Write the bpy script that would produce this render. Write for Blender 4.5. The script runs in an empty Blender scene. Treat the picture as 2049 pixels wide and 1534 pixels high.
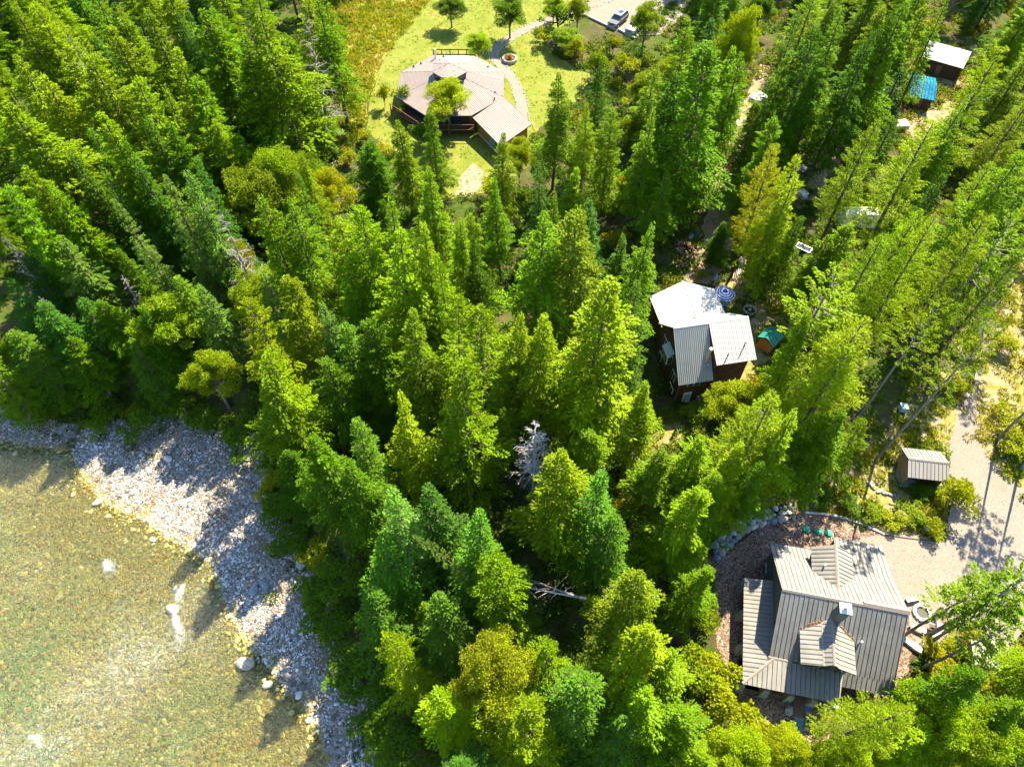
import bpy, bmesh, math, random
import numpy as np
from mathutils import Vector, Matrix
from mathutils.geometry import tessellate_polygon
random.seed(5); rng = np.random.default_rng(5)
S = bpy.context.scene; COL = S.collection; R = math.radians
# ---------------------------------------------------------------- camera, sky, sun, exposure
cam_d = bpy.data.cameras.new('camera'); cam = bpy.data.objects.new('camera', cam_d); COL.objects.link(cam)
cam.location = (0, 0, 70); cam.rotation_euler = (R(90 - 54.5), 0, 0)
cam_d.sensor_width = 36; cam_d.lens = 36 * 1421 / 2049; cam_d.clip_end = 5000; S.camera = cam
SUN_AZ, SUN_EL = R(30), R(48)
W = bpy.data.worlds.new('World'); S.world = W; W.use_nodes = True
nt = W.node_tree; bg = nt.nodes['Background']; sky = nt.nodes.new('ShaderNodeTexSky'); sky.sky_type = 'NISHITA'
sky.sun_disc = False; sky.sun_elevation = SUN_EL; sky.sun_rotation = SUN_AZ; sky.ozone_density = 4.5; sky.air_density = 1.2; sky.dust_density = .3
nt.links.new(sky.outputs[0], bg.inputs[0]); bg.inputs[1].default_value = .10
sl = bpy.data.lights.new('sun', 'SUN'); sl.energy = 5; sl.angle = R(.5); sl.color = (1, .90, .68)
so = bpy.data.objects.new('sun', sl); COL.objects.link(so)
sd = Vector((math.sin(SUN_AZ) * math.cos(SUN_EL), math.cos(SUN_AZ) * math.cos(SUN_EL), math.sin(SUN_EL)))
so.rotation_euler = sd.to_track_quat('Z', 'Y').to_euler(); so.location = (0, 80, 90)
S.view_settings.view_transform = 'Standard'; S.view_settings.look = 'None'; S.view_settings.exposure = 1.9
S.view_settings.gamma = 1; S.view_settings.use_curve_mapping = False
cy = S.cycles; cy.max_bounces = 5; cy.diffuse_bounces = 2; cy.glossy_bounces = 2; cy.transmission_bounces = 4; cy.transparent_max_bounces = 8; cy.adaptive_threshold = .03
# ---------------------------------------------------------------- materials
MATS = {}
def mat(name, col, rough=.8, spec=.3, metal=0, noise=0, nscale=3, bump=0, bscale=20, randv=0, emit=0):
    if name in MATS: return MATS[name]
    m = bpy.data.materials.new(name); m.use_nodes = True; n = m.node_tree.nodes; l = m.node_tree.links
    b = n['Principled BSDF']; b.inputs['Roughness'].default_value = rough; b.inputs['Metallic'].default_value = metal
    b.inputs['Specular IOR Level'].default_value = spec; b.inputs['Base Color'].default_value = (*col, 1)
    src = None
    if noise:
        tc = n.new('ShaderNodeTexCoord'); t = n.new('ShaderNodeTexNoise'); t.inputs['Scale'].default_value = nscale; t.inputs['Detail'].default_value = 6
        l.new(tc.outputs['Object'], t.inputs['Vector'])
        r = n.new('ShaderNodeMapRange'); l.new(t.outputs[0], r.inputs[0]); r.inputs[1].default_value = .3; r.inputs[2].default_value = .7
        r.inputs[3].default_value = 1 - noise; r.inputs[4].default_value = 1 + noise; src = r.outputs[0]
    if randv:
        oi = n.new('ShaderNodeObjectInfo'); r2 = n.new('ShaderNodeMapRange'); l.new(oi.outputs['Random'], r2.inputs[0])
        r2.inputs[3].default_value = 1 - randv; r2.inputs[4].default_value = 1 + randv
        if src:
            mu = n.new('ShaderNodeMath'); mu.operation = 'MULTIPLY'; l.new(src, mu.inputs[0]); l.new(r2.outputs[0], mu.inputs[1]); src = mu.outputs[0]
        else: src = r2.outputs[0]
    if src:
        mx = n.new('ShaderNodeVectorMath'); mx.operation = 'SCALE'; mx.inputs[0].default_value = col; l.new(src, mx.inputs['Scale']); l.new(mx.outputs[0], b.inputs['Base Color'])
    if bump:
        tc = n.new('ShaderNodeTexCoord'); t = n.new('ShaderNodeTexNoise'); t.inputs['Scale'].default_value = bscale; t.inputs['Detail'].default_value = 5
        l.new(tc.outputs['Object'], t.inputs['Vector']); bp = n.new('ShaderNodeBump'); bp.inputs['Strength'].default_value = 1; bp.inputs['Distance'].default_value = bump
        l.new(t.outputs[0], bp.inputs['Height']); l.new(bp.outputs[0], b.inputs['Normal'])
    MATS[name] = m; return m
def ramp_node(n, stops):
    r = n.new('ShaderNodeValToRGB'); e = r.color_ramp.elements
    while len(e) < len(stops): e.new(.5)
    for i, (p, c) in enumerate(stops): e[i].position = p; e[i].color = (*c, 1)
    return r
def ground_mat(name, layers, bump=.08, fine=6.0, cobble=None):
    """layers: [(noise scale, stops)] multiplied/mixed: first gives colour, the next a mask towards its own colour"""
    m = bpy.data.materials.new(name); m.use_nodes = True; n = m.node_tree.nodes; l = m.node_tree.links; b = n['Principled BSDF']
    b.inputs['Roughness'].default_value = .95; b.inputs['Specular IOR Level'].default_value = .1
    geo = n.new('ShaderNodeNewGeometry'); pos = geo.outputs['Position']; cur = None
    for i, (sc, stops, mask) in enumerate(layers):
        t = n.new('ShaderNodeTexNoise'); t.inputs['Scale'].default_value = sc; t.inputs['Detail'].default_value = 8; t.inputs['Roughness'].default_value = .65
        mp = n.new('ShaderNodeMapping'); mp.inputs['Location'].default_value = (i * 37.1, i * 11.3, i * 5); l.new(pos, mp.inputs[0]); l.new(mp.outputs[0], t.inputs['Vector'])
        rp = ramp_node(n, stops); l.new(t.outputs[0], rp.inputs[0])
        if cur is None: cur = rp.outputs[0]
        else:
            t2 = n.new('ShaderNodeTexNoise'); t2.inputs['Scale'].default_value = mask[0]; t2.inputs['Detail'].default_value = 9; t2.inputs['Roughness'].default_value = .7; l.new(mp.outputs[0], t2.inputs['Vector'])
            mr = n.new('ShaderNodeMapRange'); mr.inputs[1].default_value = mask[1]; mr.inputs[2].default_value = mask[2]; l.new(t2.outputs[0], mr.inputs[0])
            mx = n.new('ShaderNodeMix'); mx.data_type = 'RGBA'; l.new(mr.outputs[0], mx.inputs[0]); l.new(cur, mx.inputs[6]); l.new(rp.outputs[0], mx.inputs[7]); cur = mx.outputs[2]
    h = n.new('ShaderNodeTexNoise'); h.inputs['Scale'].default_value = fine; h.inputs['Detail'].default_value = 8; h.inputs['Roughness'].default_value = .8; l.new(pos, h.inputs['Vector'])
    bp = n.new('ShaderNodeBump'); bp.inputs['Distance'].default_value = bump; l.new(h.outputs[0], bp.inputs['Height']); l.new(bp.outputs[0], b.inputs['Normal'])
    l.new(cur, b.inputs['Base Color']); MATS[name] = m; return m
def leaf_mat(name, col, trans=.28, var=.30, yel=.24):
    """foliage: hue varies from tree to tree (object colour and random), from branch to branch (face attribute) and in broad patches"""
    m = bpy.data.materials.new(name); m.use_nodes = True; n = m.node_tree.nodes; l = m.node_tree.links; n.clear()
    out = n.new('ShaderNodeOutputMaterial'); at = n.new('ShaderNodeAttribute'); at.attribute_name = 'tint'
    oi = n.new('ShaderNodeObjectInfo'); tc = n.new('ShaderNodeTexCoord')
    ns = n.new('ShaderNodeTexNoise'); ns.inputs['Scale'].default_value = .5; ns.inputs['Detail'].default_value = 3; l.new(tc.outputs['Object'], ns.inputs['Vector'])
    ad = n.new('ShaderNodeMath'); ad.operation = 'MULTIPLY_ADD'; l.new(at.outputs['Fac'], ad.inputs[0]); ad.inputs[1].default_value = .8; l.new(ns.outputs[0], ad.inputs[2])
    mr = n.new('ShaderNodeMapRange'); l.new(ad.outputs[0], mr.inputs[0]); mr.inputs[1].default_value = .45; mr.inputs[2].default_value = 1.2
    mx = n.new('ShaderNodeMix'); mx.data_type = 'RGBA'; l.new(mr.outputs[0], mx.inputs[0])
    c = np.array(col); mx.inputs[6].default_value = (*(c * np.array([1 - yel * .6, 1 - var, 1.15])), 1); mx.inputs[7].default_value = (*(c * np.array([1 + yel * 1.6, 1 + var, .75])), 1)
    mu = n.new('ShaderNodeMix'); mu.data_type = 'RGBA'; mu.blend_type = 'MULTIPLY'; mu.inputs[0].default_value = 1; l.new(mx.outputs[2], mu.inputs[6]); l.new(oi.outputs['Color'], mu.inputs[7])
    df = n.new('ShaderNodeBsdfDiffuse'); tr = n.new('ShaderNodeBsdfTranslucent'); gl = n.new('ShaderNodeBsdfGlossy'); gl.inputs['Roughness'].default_value = .5
    tcol = n.new('ShaderNodeMix'); tcol.data_type = 'RGBA'; tcol.blend_type = 'MULTIPLY'; tcol.inputs[0].default_value = 1; l.new(mu.outputs[2], tcol.inputs[6]); tcol.inputs[7].default_value = (1.25, 1.15, .35, 1)
    l.new(mu.outputs[2], df.inputs[0]); l.new(tcol.outputs[2], tr.inputs[0]); gl.inputs[0].default_value = (.5, .55, .5, 1)
    a = n.new('ShaderNodeMixShader'); a.inputs[0].default_value = trans; l.new(df.outputs[0], a.inputs[1]); l.new(tr.outputs[0], a.inputs[2])
    g2 = n.new('ShaderNodeMixShader'); g2.inputs[0].default_value = .012; l.new(a.outputs[0], g2.inputs[1]); l.new(gl.outputs[0], g2.inputs[2]); l.new(g2.outputs[0], out.inputs[0])
    MATS[name] = m; return m
# ---------------------------------------------------------------- mesh helpers
class MB:
    def __init__(s): s.v = []; s.f = []
    def add(s, vs, fs):
        o = len(s.v); s.v += [tuple(v) for v in vs]; s.f += [tuple(i + o for i in f) for f in fs]; return s
    def box(s, c, d, rz=0, tilt=None):
        x, y, z = d[0] / 2, d[1] / 2, d[2] / 2; M = Matrix.Rotation(rz, 3, 'Z')
        if tilt: M = M @ Matrix.Rotation(tilt[1], 3, tilt[0])
        vs = [Vector(c) + M @ Vector(p) for p in ((-x, -y, -z), (x, -y, -z), (x, y, -z), (-x, y, -z), (-x, -y, z), (x, -y, z), (x, y, z), (-x, y, z))]
        return s.add(vs, ((0, 3, 2, 1), (4, 5, 6, 7), (0, 1, 5, 4), (1, 2, 6, 5), (2, 3, 7, 6), (3, 0, 4, 7)))
    def tube(s, pts, rad, n=6, cap=True):
        pts = [Vector(p) for p in pts]; rad = rad if hasattr(rad, '__len__') else [rad] * len(pts); rings = []
        for i, p in enumerate(pts):
            d = (pts[min(i + 1, len(pts) - 1)] - pts[max(i - 1, 0)]).normalized()
            a = d.orthogonal().normalized() if i == 0 else (a - d * a.dot(d)).normalized(); b = d.cross(a)
            rings.append([p + (a * math.cos(t) + b * math.sin(t)) * rad[i] for t in [2 * math.pi * k / n for k in range(n)]])
        vs = [v for r in rings for v in r]; fs = []
        for i in range(len(pts) - 1):
            for k in range(n): fs.append((i * n + k, i * n + (k + 1) % n, (i + 1) * n + (k + 1) % n, (i + 1) * n + k))
        if cap: fs += [tuple(range(n - 1, -1, -1)), tuple((len(pts) - 1) * n + k for k in range(n))]
        return s.add(vs, fs)
    def prism(s, poly, down):
        """poly: planar 3-D outline (top face); extruded by vector down"""
        n = len(poly); nv = sum(((Vector(poly[i]).cross(Vector(poly[(i + 1) % n]))) for i in range(n)), Vector())
        if nv.dot(Vector(down)) > 0: poly = list(reversed(poly))
        dv = Vector(down); vs = [Vector(p) for p in poly] + [Vector(p) + dv for p in poly]
        fs = [tuple(range(n)), tuple(range(2 * n - 1, n - 1, -1))] + [(i, n + i, n + (i + 1) % n, (i + 1) % n) for i in range(n)]
        return s.add(vs, fs)
    def blob(s, c, r, seed=0, flat=1, sub=1, rough=.25):
        bm = bmesh.new(); bmesh.ops.create_icosphere(bm, subdivisions=sub, radius=1); g = random.Random(seed)
        rot = Matrix.Rotation(g.random() * 6.3, 3, 'Z'); vs = []
        for v in bm.verts:
            p = v.co * (1 + g.uniform(-rough, rough)); vs.append(Vector(c) + rot @ Vector((p.x * r[0], p.y * r[1], p.z * r[2] * flat)))
        fs = [[v.index for v in f.verts] for f in bm.faces]; bm.free(); return s.add(vs, fs)
    def build(s, name, m, parent=None, **k):
        me = bpy.data.meshes.new(name); me.from_pydata(s.v, [], s.f); me.materials.append(m); me.update()
        return link(name, me, parent, **k)
def link(name, me, parent=None, loc=None, rz=None, smooth=False):
    o = bpy.data.objects.new(name, me); COL.objects.link(o)
    if parent: o.parent = parent
    if loc is not None: o.location = loc
    if rz is not None: o.rotation_euler = (0, 0, rz)
    if smooth:
        for p in me.polygons: p.use_smooth = True
    return o
def empty(name, loc, rz=0):
    o = bpy.data.objects.new(name, None); COL.objects.link(o); o.location = loc; o.rotation_euler = (0, 0, rz); o.empty_display_size = .2; return o
def tag(o, label, cat, group=None):
    o['label'] = label; o['category'] = cat
    if group: o['group'] = group
    return o
def box(name, c, d, m, parent=None, rz=0): return MB().box(c, d, rz).build(name, m, parent)
def inpoly(poly, X, Y):
    X = np.asarray(X, float); Y = np.asarray(Y, float); c = np.zeros(X.shape, bool); j = len(poly) - 1
    for i in range(len(poly)):
        xi, yi = poly[i][:2]; xj, yj = poly[j][:2]
        t = ((yi > Y) != (yj > Y)); xx = (xj - xi) * (Y - yi) / ((yj - yi) or 1e-9) + xi; c ^= t & (X < xx); j = i
    return c
def pldist(pl, X, Y):
    d = np.full(np.shape(X), 1e9)
    for a, b in zip(pl[:-1], pl[1:]):
        ax, ay = a[:2]; bx, by = b[:2]; L = (bx - ax) ** 2 + (by - ay) ** 2
        t = np.clip(((X - ax) * (bx - ax) + (Y - ay) * (by - ay)) / L, 0, 1); d = np.minimum(d, np.hypot(X - ax - t * (bx - ax), Y - ay - t * (by - ay)))
    return d
# ---------------------------------------------------------------- terrain
SHORE = [(-400, 190), (-190, 124)] + [(-61.35, 43.90, -3.20), (-56.75, 42.87, -3.20), (-52.46, 42.52, -3.20), (-49.70, 38.86, -3.20), (-46.32, 35.69, -3.20), (-40.14, 32.95, -3.20), (-36.18, 30.61, -3.20), (-32.09, 28.35, -3.20), (-30.12, 24.57, -3.20), (-26.79, 20.02, -3.20), (-23.81, 17.63, -3.20), (-21.95, 15.55, -3.20), (-20.38, 14.88, -3.20), (-17.98, 11.83, -3.20), (-16.62, 8.93, -3.20)] + [(-9, -8), (6, -60), (30, -400)]
TOE = [(-400, 206), (-190, 138)] + [(-63.16, 49.21, -2.50), (-53.21, 45.58, -2.50), (-48.64, 46.29, -2.50), (-42.29, 47.38, -2.50), (-35.77, 45.58, -2.50), (-29.57, 41.78, -2.50), (-26.06, 35.66, -2.50), (-22.79, 29.75, -2.50), (-19.36, 24.85, -2.50), (-16.60, 19.83, -2.50), (-14.06, 15.18, -2.50), (-12.12, 10.47, -2.50)] + [(0, -8), (16, -60), (40, -400)]
RIV = SHORE + [(-900, -400), (-900, 190)]; LOW = TOE + [(-900, -400), (-900, 206)]
def hnoise(X, Y, s, k=0):
    return (np.sin(X * s + 1.3 + k) * np.cos(Y * s * 1.13 + .7 * k) + .5 * np.sin(X * s * 2.3 - Y * s * 1.9 + k * 2) + .3 * np.cos(X * s * 4.1 + Y * s * 4.7 + k)) / 1.8
def zg(X, Y):
    X = np.asarray(X, float); Y = np.asarray(Y, float); d = pldist(SHORE, X, Y); e = pldist(TOE, X, Y)
    riv = inpoly(RIV, X, Y); low = inpoly(LOW, X, Y)
    zr = -3.2 - np.minimum(d * .07, .9) + .05 * hnoise(X, Y, 2.1)
    zb = -3.2 + .7 * d / (d + e + 1e-6) + .07 * hnoise(X, Y, 1.3) * np.minimum(d, 1)
    t = np.clip(e / 5, 0, 1); zl = -2.5 + 2.5 * t * t * (3 - 2 * t)
    return np.where(riv, zr, np.where(low, zb, zl))
def axis(a, b, st, far):
    c = list(np.arange(a, b + .01, st)); s = st; x = c[-1]; r = []
    while x < far: s *= 1.5; x += s; r.append(x)
    s = st; x = c[0]; q = []
    while x > -far: s *= 1.5; x -= s; q.append(x)
    return np.array(q[::-1] + c + r)
ax_ = axis(-128, 112, .75, 2500); ay_ = axis(-6, 168, .75, 2500)
GX, GY = np.meshgrid(ax_, ay_); GZ = zg(GX, GY); nx, ny = len(ax_), len(ay_)
CX = (GX[:-1, :-1] + GX[1:, 1:]) / 2; CY = (GY[:-1, :-1] + GY[1:, 1:]) / 2; jn = rng.normal(0, .5, CX.shape); lowc = inpoly(LOW, CX + 1.2 * hnoise(CX, CY, .9) + jn, CY + 1.2 * hnoise(CX, CY, .8, 4) + jn)
def sheet(name, mask, m):
    idx = np.arange(nx * ny).reshape(ny, nx); q = np.stack([idx[:-1, :-1], idx[:-1, 1:], idx[1:, 1:], idx[1:, :-1]], -1)[mask]
    u, inv = np.unique(q, return_inverse=True); V = np.stack([GX.ravel(), GY.ravel(), GZ.ravel()], -1)[u]
    me = bpy.data.meshes.new(name); me.from_pydata(V.tolist(), [], inv.reshape(q.shape).tolist()); me.materials.append(m)
    for p in me.polygons: p.use_smooth = True
    o = link(name, me); o['kind'] = 'structure'; return o
BR = (.16, .105, .06)
m_floor = ground_mat('forest_floor', [(.35, [(.3, (.05, .045, .02)), (.55, (.11, .085, .04)), (.75, (.2, .15, .08))], None),
    (1.2, [(.3, (.03, .06, .008)), (.6, (.075, .11, .012)), (.8, (.16, .17, .02))], (.25, .44, .56))], bump=.25, fine=2.5)
# cobbled river bed and bar: one material, colour follows height above the water (algae below, dry stone above)
def cobble_mat():
    m = bpy.data.materials.new('cobbles'); m.use_nodes = True; n = m.node_tree.nodes; l = m.node_tree.links; b = n['Principled BSDF']
    b.inputs['Roughness'].default_value = .85; b.inputs['Specular IOR Level'].default_value = .2
    g = n.new('ShaderNodeNewGeometry'); pos = g.outputs['Position']; nz = n.new('ShaderNodeTexNoise'); nz.inputs['Scale'].default_value = 3; l.new(pos, nz.inputs['Vector'])
    wp = n.new('ShaderNodeVectorMath'); wp.operation = 'MULTIPLY_ADD'; l.new(nz.outputs['Color'], wp.inputs[0]); wp.inputs[1].default_value = (.12, .12, .12); l.new(pos, wp.inputs[2])
    vs = []
    for sc in (2.9, 6.5):
        v = n.new('ShaderNodeTexVoronoi'); v.inputs['Scale'].default_value = sc; l.new(wp.outputs[0], v.inputs['Vector']); vs.append(v)
    hs = n.new('ShaderNodeSeparateColor'); l.new(vs[0].outputs['Color'], hs.inputs[0])
    wet = ramp_node(n, [(0, (.16, .14, .04)), (.25, (.36, .28, .075)), (.45, (.46, .37, .10)), (.6, (.23, .25, .10)), (.75, (.52, .44, .18)), (.88, (.38, .22, .07)), (1, (.6, .54, .3))]); l.new(hs.outputs[0], wet.inputs[0])
    dry = ramp_node(n, [(0, (.10, .08, .06)), (.3, (.20, .17, .14)), (.6, (.27, .25, .22)), (.85, (.22, .155, .10)), (1, (.38, .36, .33))]); l.new(hs.outputs[0], dry.inputs[0])
    # ochre silt and algae in broad drifts
    n2 = n.new('ShaderNodeTexNoise'); n2.inputs['Scale'].default_value = .10; n2.inputs['Detail'].default_value = 6; l.new(pos, n2.inputs['Vector'])
    hue = ramp_node(n, [(.3, (1.0, .93, .4)), (.5, (.88, .98, .6)), (.68, (.5, .95, .88))]); l.new(n2.outputs[0], hue.inputs[0])
    w2 = n.new('ShaderNodeMix'); w2.data_type = 'RGBA'; w2.blend_type = 'MULTIPLY'; w2.inputs[0].default_value = 1; l.new(wet.outputs[0], w2.inputs[6]); l.new(hue.outputs[0], w2.inputs[7])
    n3 = n.new('ShaderNodeTexNoise'); n3.inputs['Scale'].default_value = .35; n3.inputs['Detail'].default_value = 8; l.new(pos, n3.inputs['Vector'])
    dm = n.new('ShaderNodeMapRange'); dm.inputs[1].default_value = .52; dm.inputs[2].default_value = .66; l.new(n3.outputs[0], dm.inputs[0])
    d2 = n.new('ShaderNodeMix'); d2.data_type = 'RGBA'; l.new(dm.outputs[0], d2.inputs[0]); l.new(dry.outputs[0], d2.inputs[6]); d2.inputs[7].default_value = (.22, .15, .08, 1)
    sp = n.new('ShaderNodeSeparateXYZ'); l.new(pos, sp.inputs[0]); z2 = n.new('ShaderNodeMath'); z2.operation = 'MULTIPLY_ADD'; l.new(n3.outputs[0], z2.inputs[0]); z2.inputs[1].default_value = -.25; l.new(sp.outputs[2], z2.inputs[2])
    am = n.new('ShaderNodeMapRange'); am.inputs[1].default_value = -4.0; am.inputs[2].default_value = -3.3; am.inputs[4].default_value = .75; l.new(z2.outputs[0], am.inputs[0])
    w3 = n.new('ShaderNodeMix'); w3.data_type = 'RGBA'; l.new(am.outputs[0], w3.inputs[0]); l.new(w2.outputs[2], w3.inputs[6]); w3.inputs[7].default_value = (.30, .22, .06, 1); w2 = w3
    zr = n.new('ShaderNodeMapRange'); zr.inputs[1].default_value = -3.33; zr.inputs[2].default_value = -3.24; l.new(z2.outputs[0], zr.inputs[0])
    mx = n.new('ShaderNodeMix'); mx.data_type = 'RGBA'; l.new(zr.outputs[0], mx.inputs[0]); l.new(w2.outputs[2], mx.inputs[6]); l.new(d2.outputs[2], mx.inputs[7]); l.new(mx.outputs[2], b.inputs['Base Color'])
    a1 = n.new('ShaderNodeMath'); a1.operation = 'ADD'; l.new(vs[0].outputs[0], a1.inputs[0]); l.new(vs[1].outputs[0], a1.inputs[1])
    bp = n.new('ShaderNodeBump'); bp.invert = True; bp.inputs['Distance'].default_value = .18; bp.inputs['Strength'].default_value = .9; l.new(a1.outputs[0], bp.inputs['Height']); l.new(bp.outputs[0], b.inputs['Normal'])
    return m
m_cob = cobble_mat()
sheet('ground', ~lowc, m_floor); sheet('gravel_shore', lowc, m_cob)
# river surface
def water_mat():
    m = bpy.data.materials.new('river_water'); m.use_nodes = True; n = m.node_tree.nodes; l = m.node_tree.links; n.clear()
    out = n.new('ShaderNodeOutputMaterial'); tr = n.new('ShaderNodeBsdfTransparent'); tr.inputs[0].default_value = (.93, .96, .80, 1)
    gl = n.new('ShaderNodeBsdfGlossy'); gl.inputs['Roughness'].default_value = .12
    g = n.new('ShaderNodeNewGeometry'); mp = n.new('ShaderNodeMapping'); mp.inputs['Rotation'].default_value = (0, 0, R(48)); mp.inputs['Scale'].default_value = (1, 1.9, 1); l.new(g.outputs['Position'], mp.inputs[0])
    h = n.new('ShaderNodeTexNoise'); h.inputs['Scale'].default_value = 1.6; h.inputs['Detail'].default_value = 9; h.inputs['Roughness'].default_value = .72; h.inputs['Distortion'].default_value = 1.2; l.new(mp.outputs[0], h.inputs['Vector'])
    bp = n.new('ShaderNodeBump'); bp.inputs['Distance'].default_value = .5; bp.inputs['Strength'].default_value = 1; l.new(h.outputs[0], bp.inputs['Height']); l.new(bp.outputs[0], gl.inputs['Normal'])
    fr = n.new('ShaderNodeFresnel'); fr.inputs[0].default_value = 1.33; l.new(bp.outputs[0], fr.inputs['Normal'])
    mu = n.new('ShaderNodeMath'); mu.operation = 'MULTIPLY_ADD'; l.new(fr.outputs[0], mu.inputs[0]); mu.inputs[1].default_value = 1.0; mu.inputs[2].default_value = .0
    # sun glints on ripples painted as white streaks: rare crests of a stretched noise
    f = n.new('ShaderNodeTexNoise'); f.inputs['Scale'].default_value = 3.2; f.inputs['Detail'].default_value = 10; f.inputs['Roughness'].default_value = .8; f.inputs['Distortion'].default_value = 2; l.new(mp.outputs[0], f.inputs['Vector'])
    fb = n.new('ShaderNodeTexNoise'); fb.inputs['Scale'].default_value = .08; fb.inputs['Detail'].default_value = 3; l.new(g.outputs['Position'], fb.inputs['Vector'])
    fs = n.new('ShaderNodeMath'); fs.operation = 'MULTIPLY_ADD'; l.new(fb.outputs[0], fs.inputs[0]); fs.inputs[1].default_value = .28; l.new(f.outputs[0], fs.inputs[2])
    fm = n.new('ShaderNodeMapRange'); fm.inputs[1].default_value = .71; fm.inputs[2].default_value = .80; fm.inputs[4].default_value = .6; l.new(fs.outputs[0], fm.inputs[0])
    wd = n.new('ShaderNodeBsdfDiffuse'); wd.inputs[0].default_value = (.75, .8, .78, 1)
    a = n.new('ShaderNodeMixShader'); l.new(mu.outputs[0], a.inputs[0]); l.new(tr.outputs[0], a.inputs[1]); l.new(gl.outputs[0], a.inputs[2])
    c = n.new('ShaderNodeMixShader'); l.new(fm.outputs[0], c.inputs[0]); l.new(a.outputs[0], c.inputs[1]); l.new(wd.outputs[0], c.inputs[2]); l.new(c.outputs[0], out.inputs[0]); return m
def flat(name, poly, z, m, jag=0, kind='structure', step=1.0, seed=0):
    g = random.Random(seed); P2 = []
    for a, b in zip(poly, poly[1:] + poly[:1]):
        L = math.hypot(b[0] - a[0], b[1] - a[1]); k = max(1, int(L / step))
        for i in range(k):
            t = i / k; P2.append((a[0] + (b[0] - a[0]) * t + (g.uniform(-jag, jag) if jag else 0), a[1] + (b[1] - a[1]) * t + (g.uniform(-jag, jag) if jag else 0), z))
    tri = tessellate_polygon([[Vector(p) for p in P2]]); fs = []
    for t in tri:
        a, b, c = [Vector(P2[i]) for i in t]; fs.append(t if (b - a).cross(c - a).z > 0 else t[::-1])
    me = bpy.data.meshes.new(name); me.from_pydata(P2, [], fs); me.materials.append(m); o = link(name, me)
    if kind: o['kind'] = kind
    return o
wp_ = [(p[0], p[1]) for p in SHORE]
wpoly = [(x + 3.0, y + 3.0) for x, y in wp_] + [(-900, -400), (-900, 190)]
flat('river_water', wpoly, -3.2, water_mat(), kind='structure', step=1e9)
# lawns, meadow, paths, gravel: thin sheets on the plateau
m_lawn = ground_mat('lawn_grass', [(.25, [(.3, (.11, .15, .013)), (.5, (.17, .185, .025)), (.7, (.25, .22, .06))], None), (.9, [(.3, (.12, .18, .015)), (.7, (.22, .22, .05))], (.7, .42, .62))], bump=.1, fine=5)
m_mead = ground_mat('dry_meadow', [(.2, [(.3, (.24, .27, .02)), (.5, (.30, .27, .04)), (.7, (.32, .235, .09))], None), (1.5, [(.3, (.14, .18, .02)), (.7, (.30, .28, .06))], (.3, .46, .62))], bump=.3, fine=3)
m_grav = ground_mat('pale_gravel', [(6, [(.3, (.16, .13, .105)), (.5, (.24, .20, .165)), (.7, (.32, .275, .23))], None), (.4, [(.3, (.21, .165, .12)), (.7, (.27, .23, .18))], (.3, .45, .65))], bump=.05, fine=12)
m_chip = ground_mat('wood_chips', [(9, [(.3, (.06, .04, .03)), (.45, (.19, .12, .085)), (.58, (.32, .22, .16)), (.72, (.5, .4, .33))], None), (.5, [(.3, (.13, .09, .06)), (.7, (.2, .15, .1))], (.4, .5, .7))], bump=.12, fine=9)
m_dirt = ground_mat('bare_dirt', [(2, [(.3, (.20, .13, .08)), (.5, (.33, .23, .15)), (.7, (.45, .34, .24))], None), (1.0, [(.3, (.09, .12, .02)), (.7, (.2, .2, .04))], (.5, .52, .62))], bump=.08, fine=6)
m_scrub = ground_mat('scrubby_grass', [(1.2, [(.3, (.13, .14, .02)), (.5, (.24, .22, .05)), (.7, (.37, .29, .14))], None), (.5, [(.3, (.26, .2, .12)), (.7, (.42, .33, .22))], (.4, .47, .58))], bump=.15, fine=4)
flat('meadow', [(-48.06, 155.02, 0.00), (-2.53, 155.02, 0.00), (-15.52, 144.61, 0.00), (-23.53, 119.53, 0.00), (-24.15, 111.04, 0.00), (-24.07, 100.48, 0.00), (-25.15, 91.54, 0.00), (-29.20, 95.27, 0.00), (-29.82, 108.84, 0.00), (-29.98, 121.15, 0.00), (-37.22, 138.76, 0.00)], .012, m_mead, .4, seed=1)
flat('lawn', [(-16.19, 155.02, 0.00), (19.19, 155.02, 0.00), (16.02, 138.76, 0.00), (6.56, 129.61, 0.00), (6.84, 123.62, 0.00), (13.63, 116.36, 0.00), (12.56, 110.30, 0.00), (4.52, 101.15, 0.00), (2.91, 91.54, 0.00), (-1.84, 85.63, 0.00), (-9.23, 83.37, 0.00), (-12.75, 91.54, 0.00), (-19.32, 95.27, 0.00), (-23.71, 100.21, 0.00), (-24.10, 110.60, 0.00), (-23.35, 119.53, 0.00)], .024, m_lawn, .25, seed=2)
flat('dirt_yard', [(-8.39, 84.27, 0.00), (-7.64, 89.73, 0.00), (-6.18, 92.15, 0.00), (-4.34, 89.73, 0.00), (-4.71, 86.20, 0.00), (-6.28, 83.59, 0.00)], .036, m_dirt, .3, seed=3)
flat('parking_yard', [(12.98, 155.02, 0.00), (40.92, 155.02, 0.00), (31.97, 135.01, 0.00), (27.50, 129.61, 0.00), (23.22, 128.74, 0.00), (19.71, 131.03, 0.00), (14.19, 137.25, 0.00), (12.27, 141.06, 0.00)], .036, m_grav, .2, seed=4)
flat('dirt_track', [(44.08, 119.53, 0.00), (47.28, 117.94, 0.00), (38.59, 100.48, 0.00), (35.08, 90.33, 0.00), (32.28, 81.16, 0.00), (31.49, 74.85, 0.00), (28.72, 68.97, 0.00), (27.75, 65.27, 0.00), (23.33, 67.10, 0.00), (25.19, 72.85, 0.00), (27.91, 79.01, 0.00), (31.41, 89.13, 0.00), (36.40, 101.82, 0.00)], .012, m_dirt, .5, seed=5)
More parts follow.
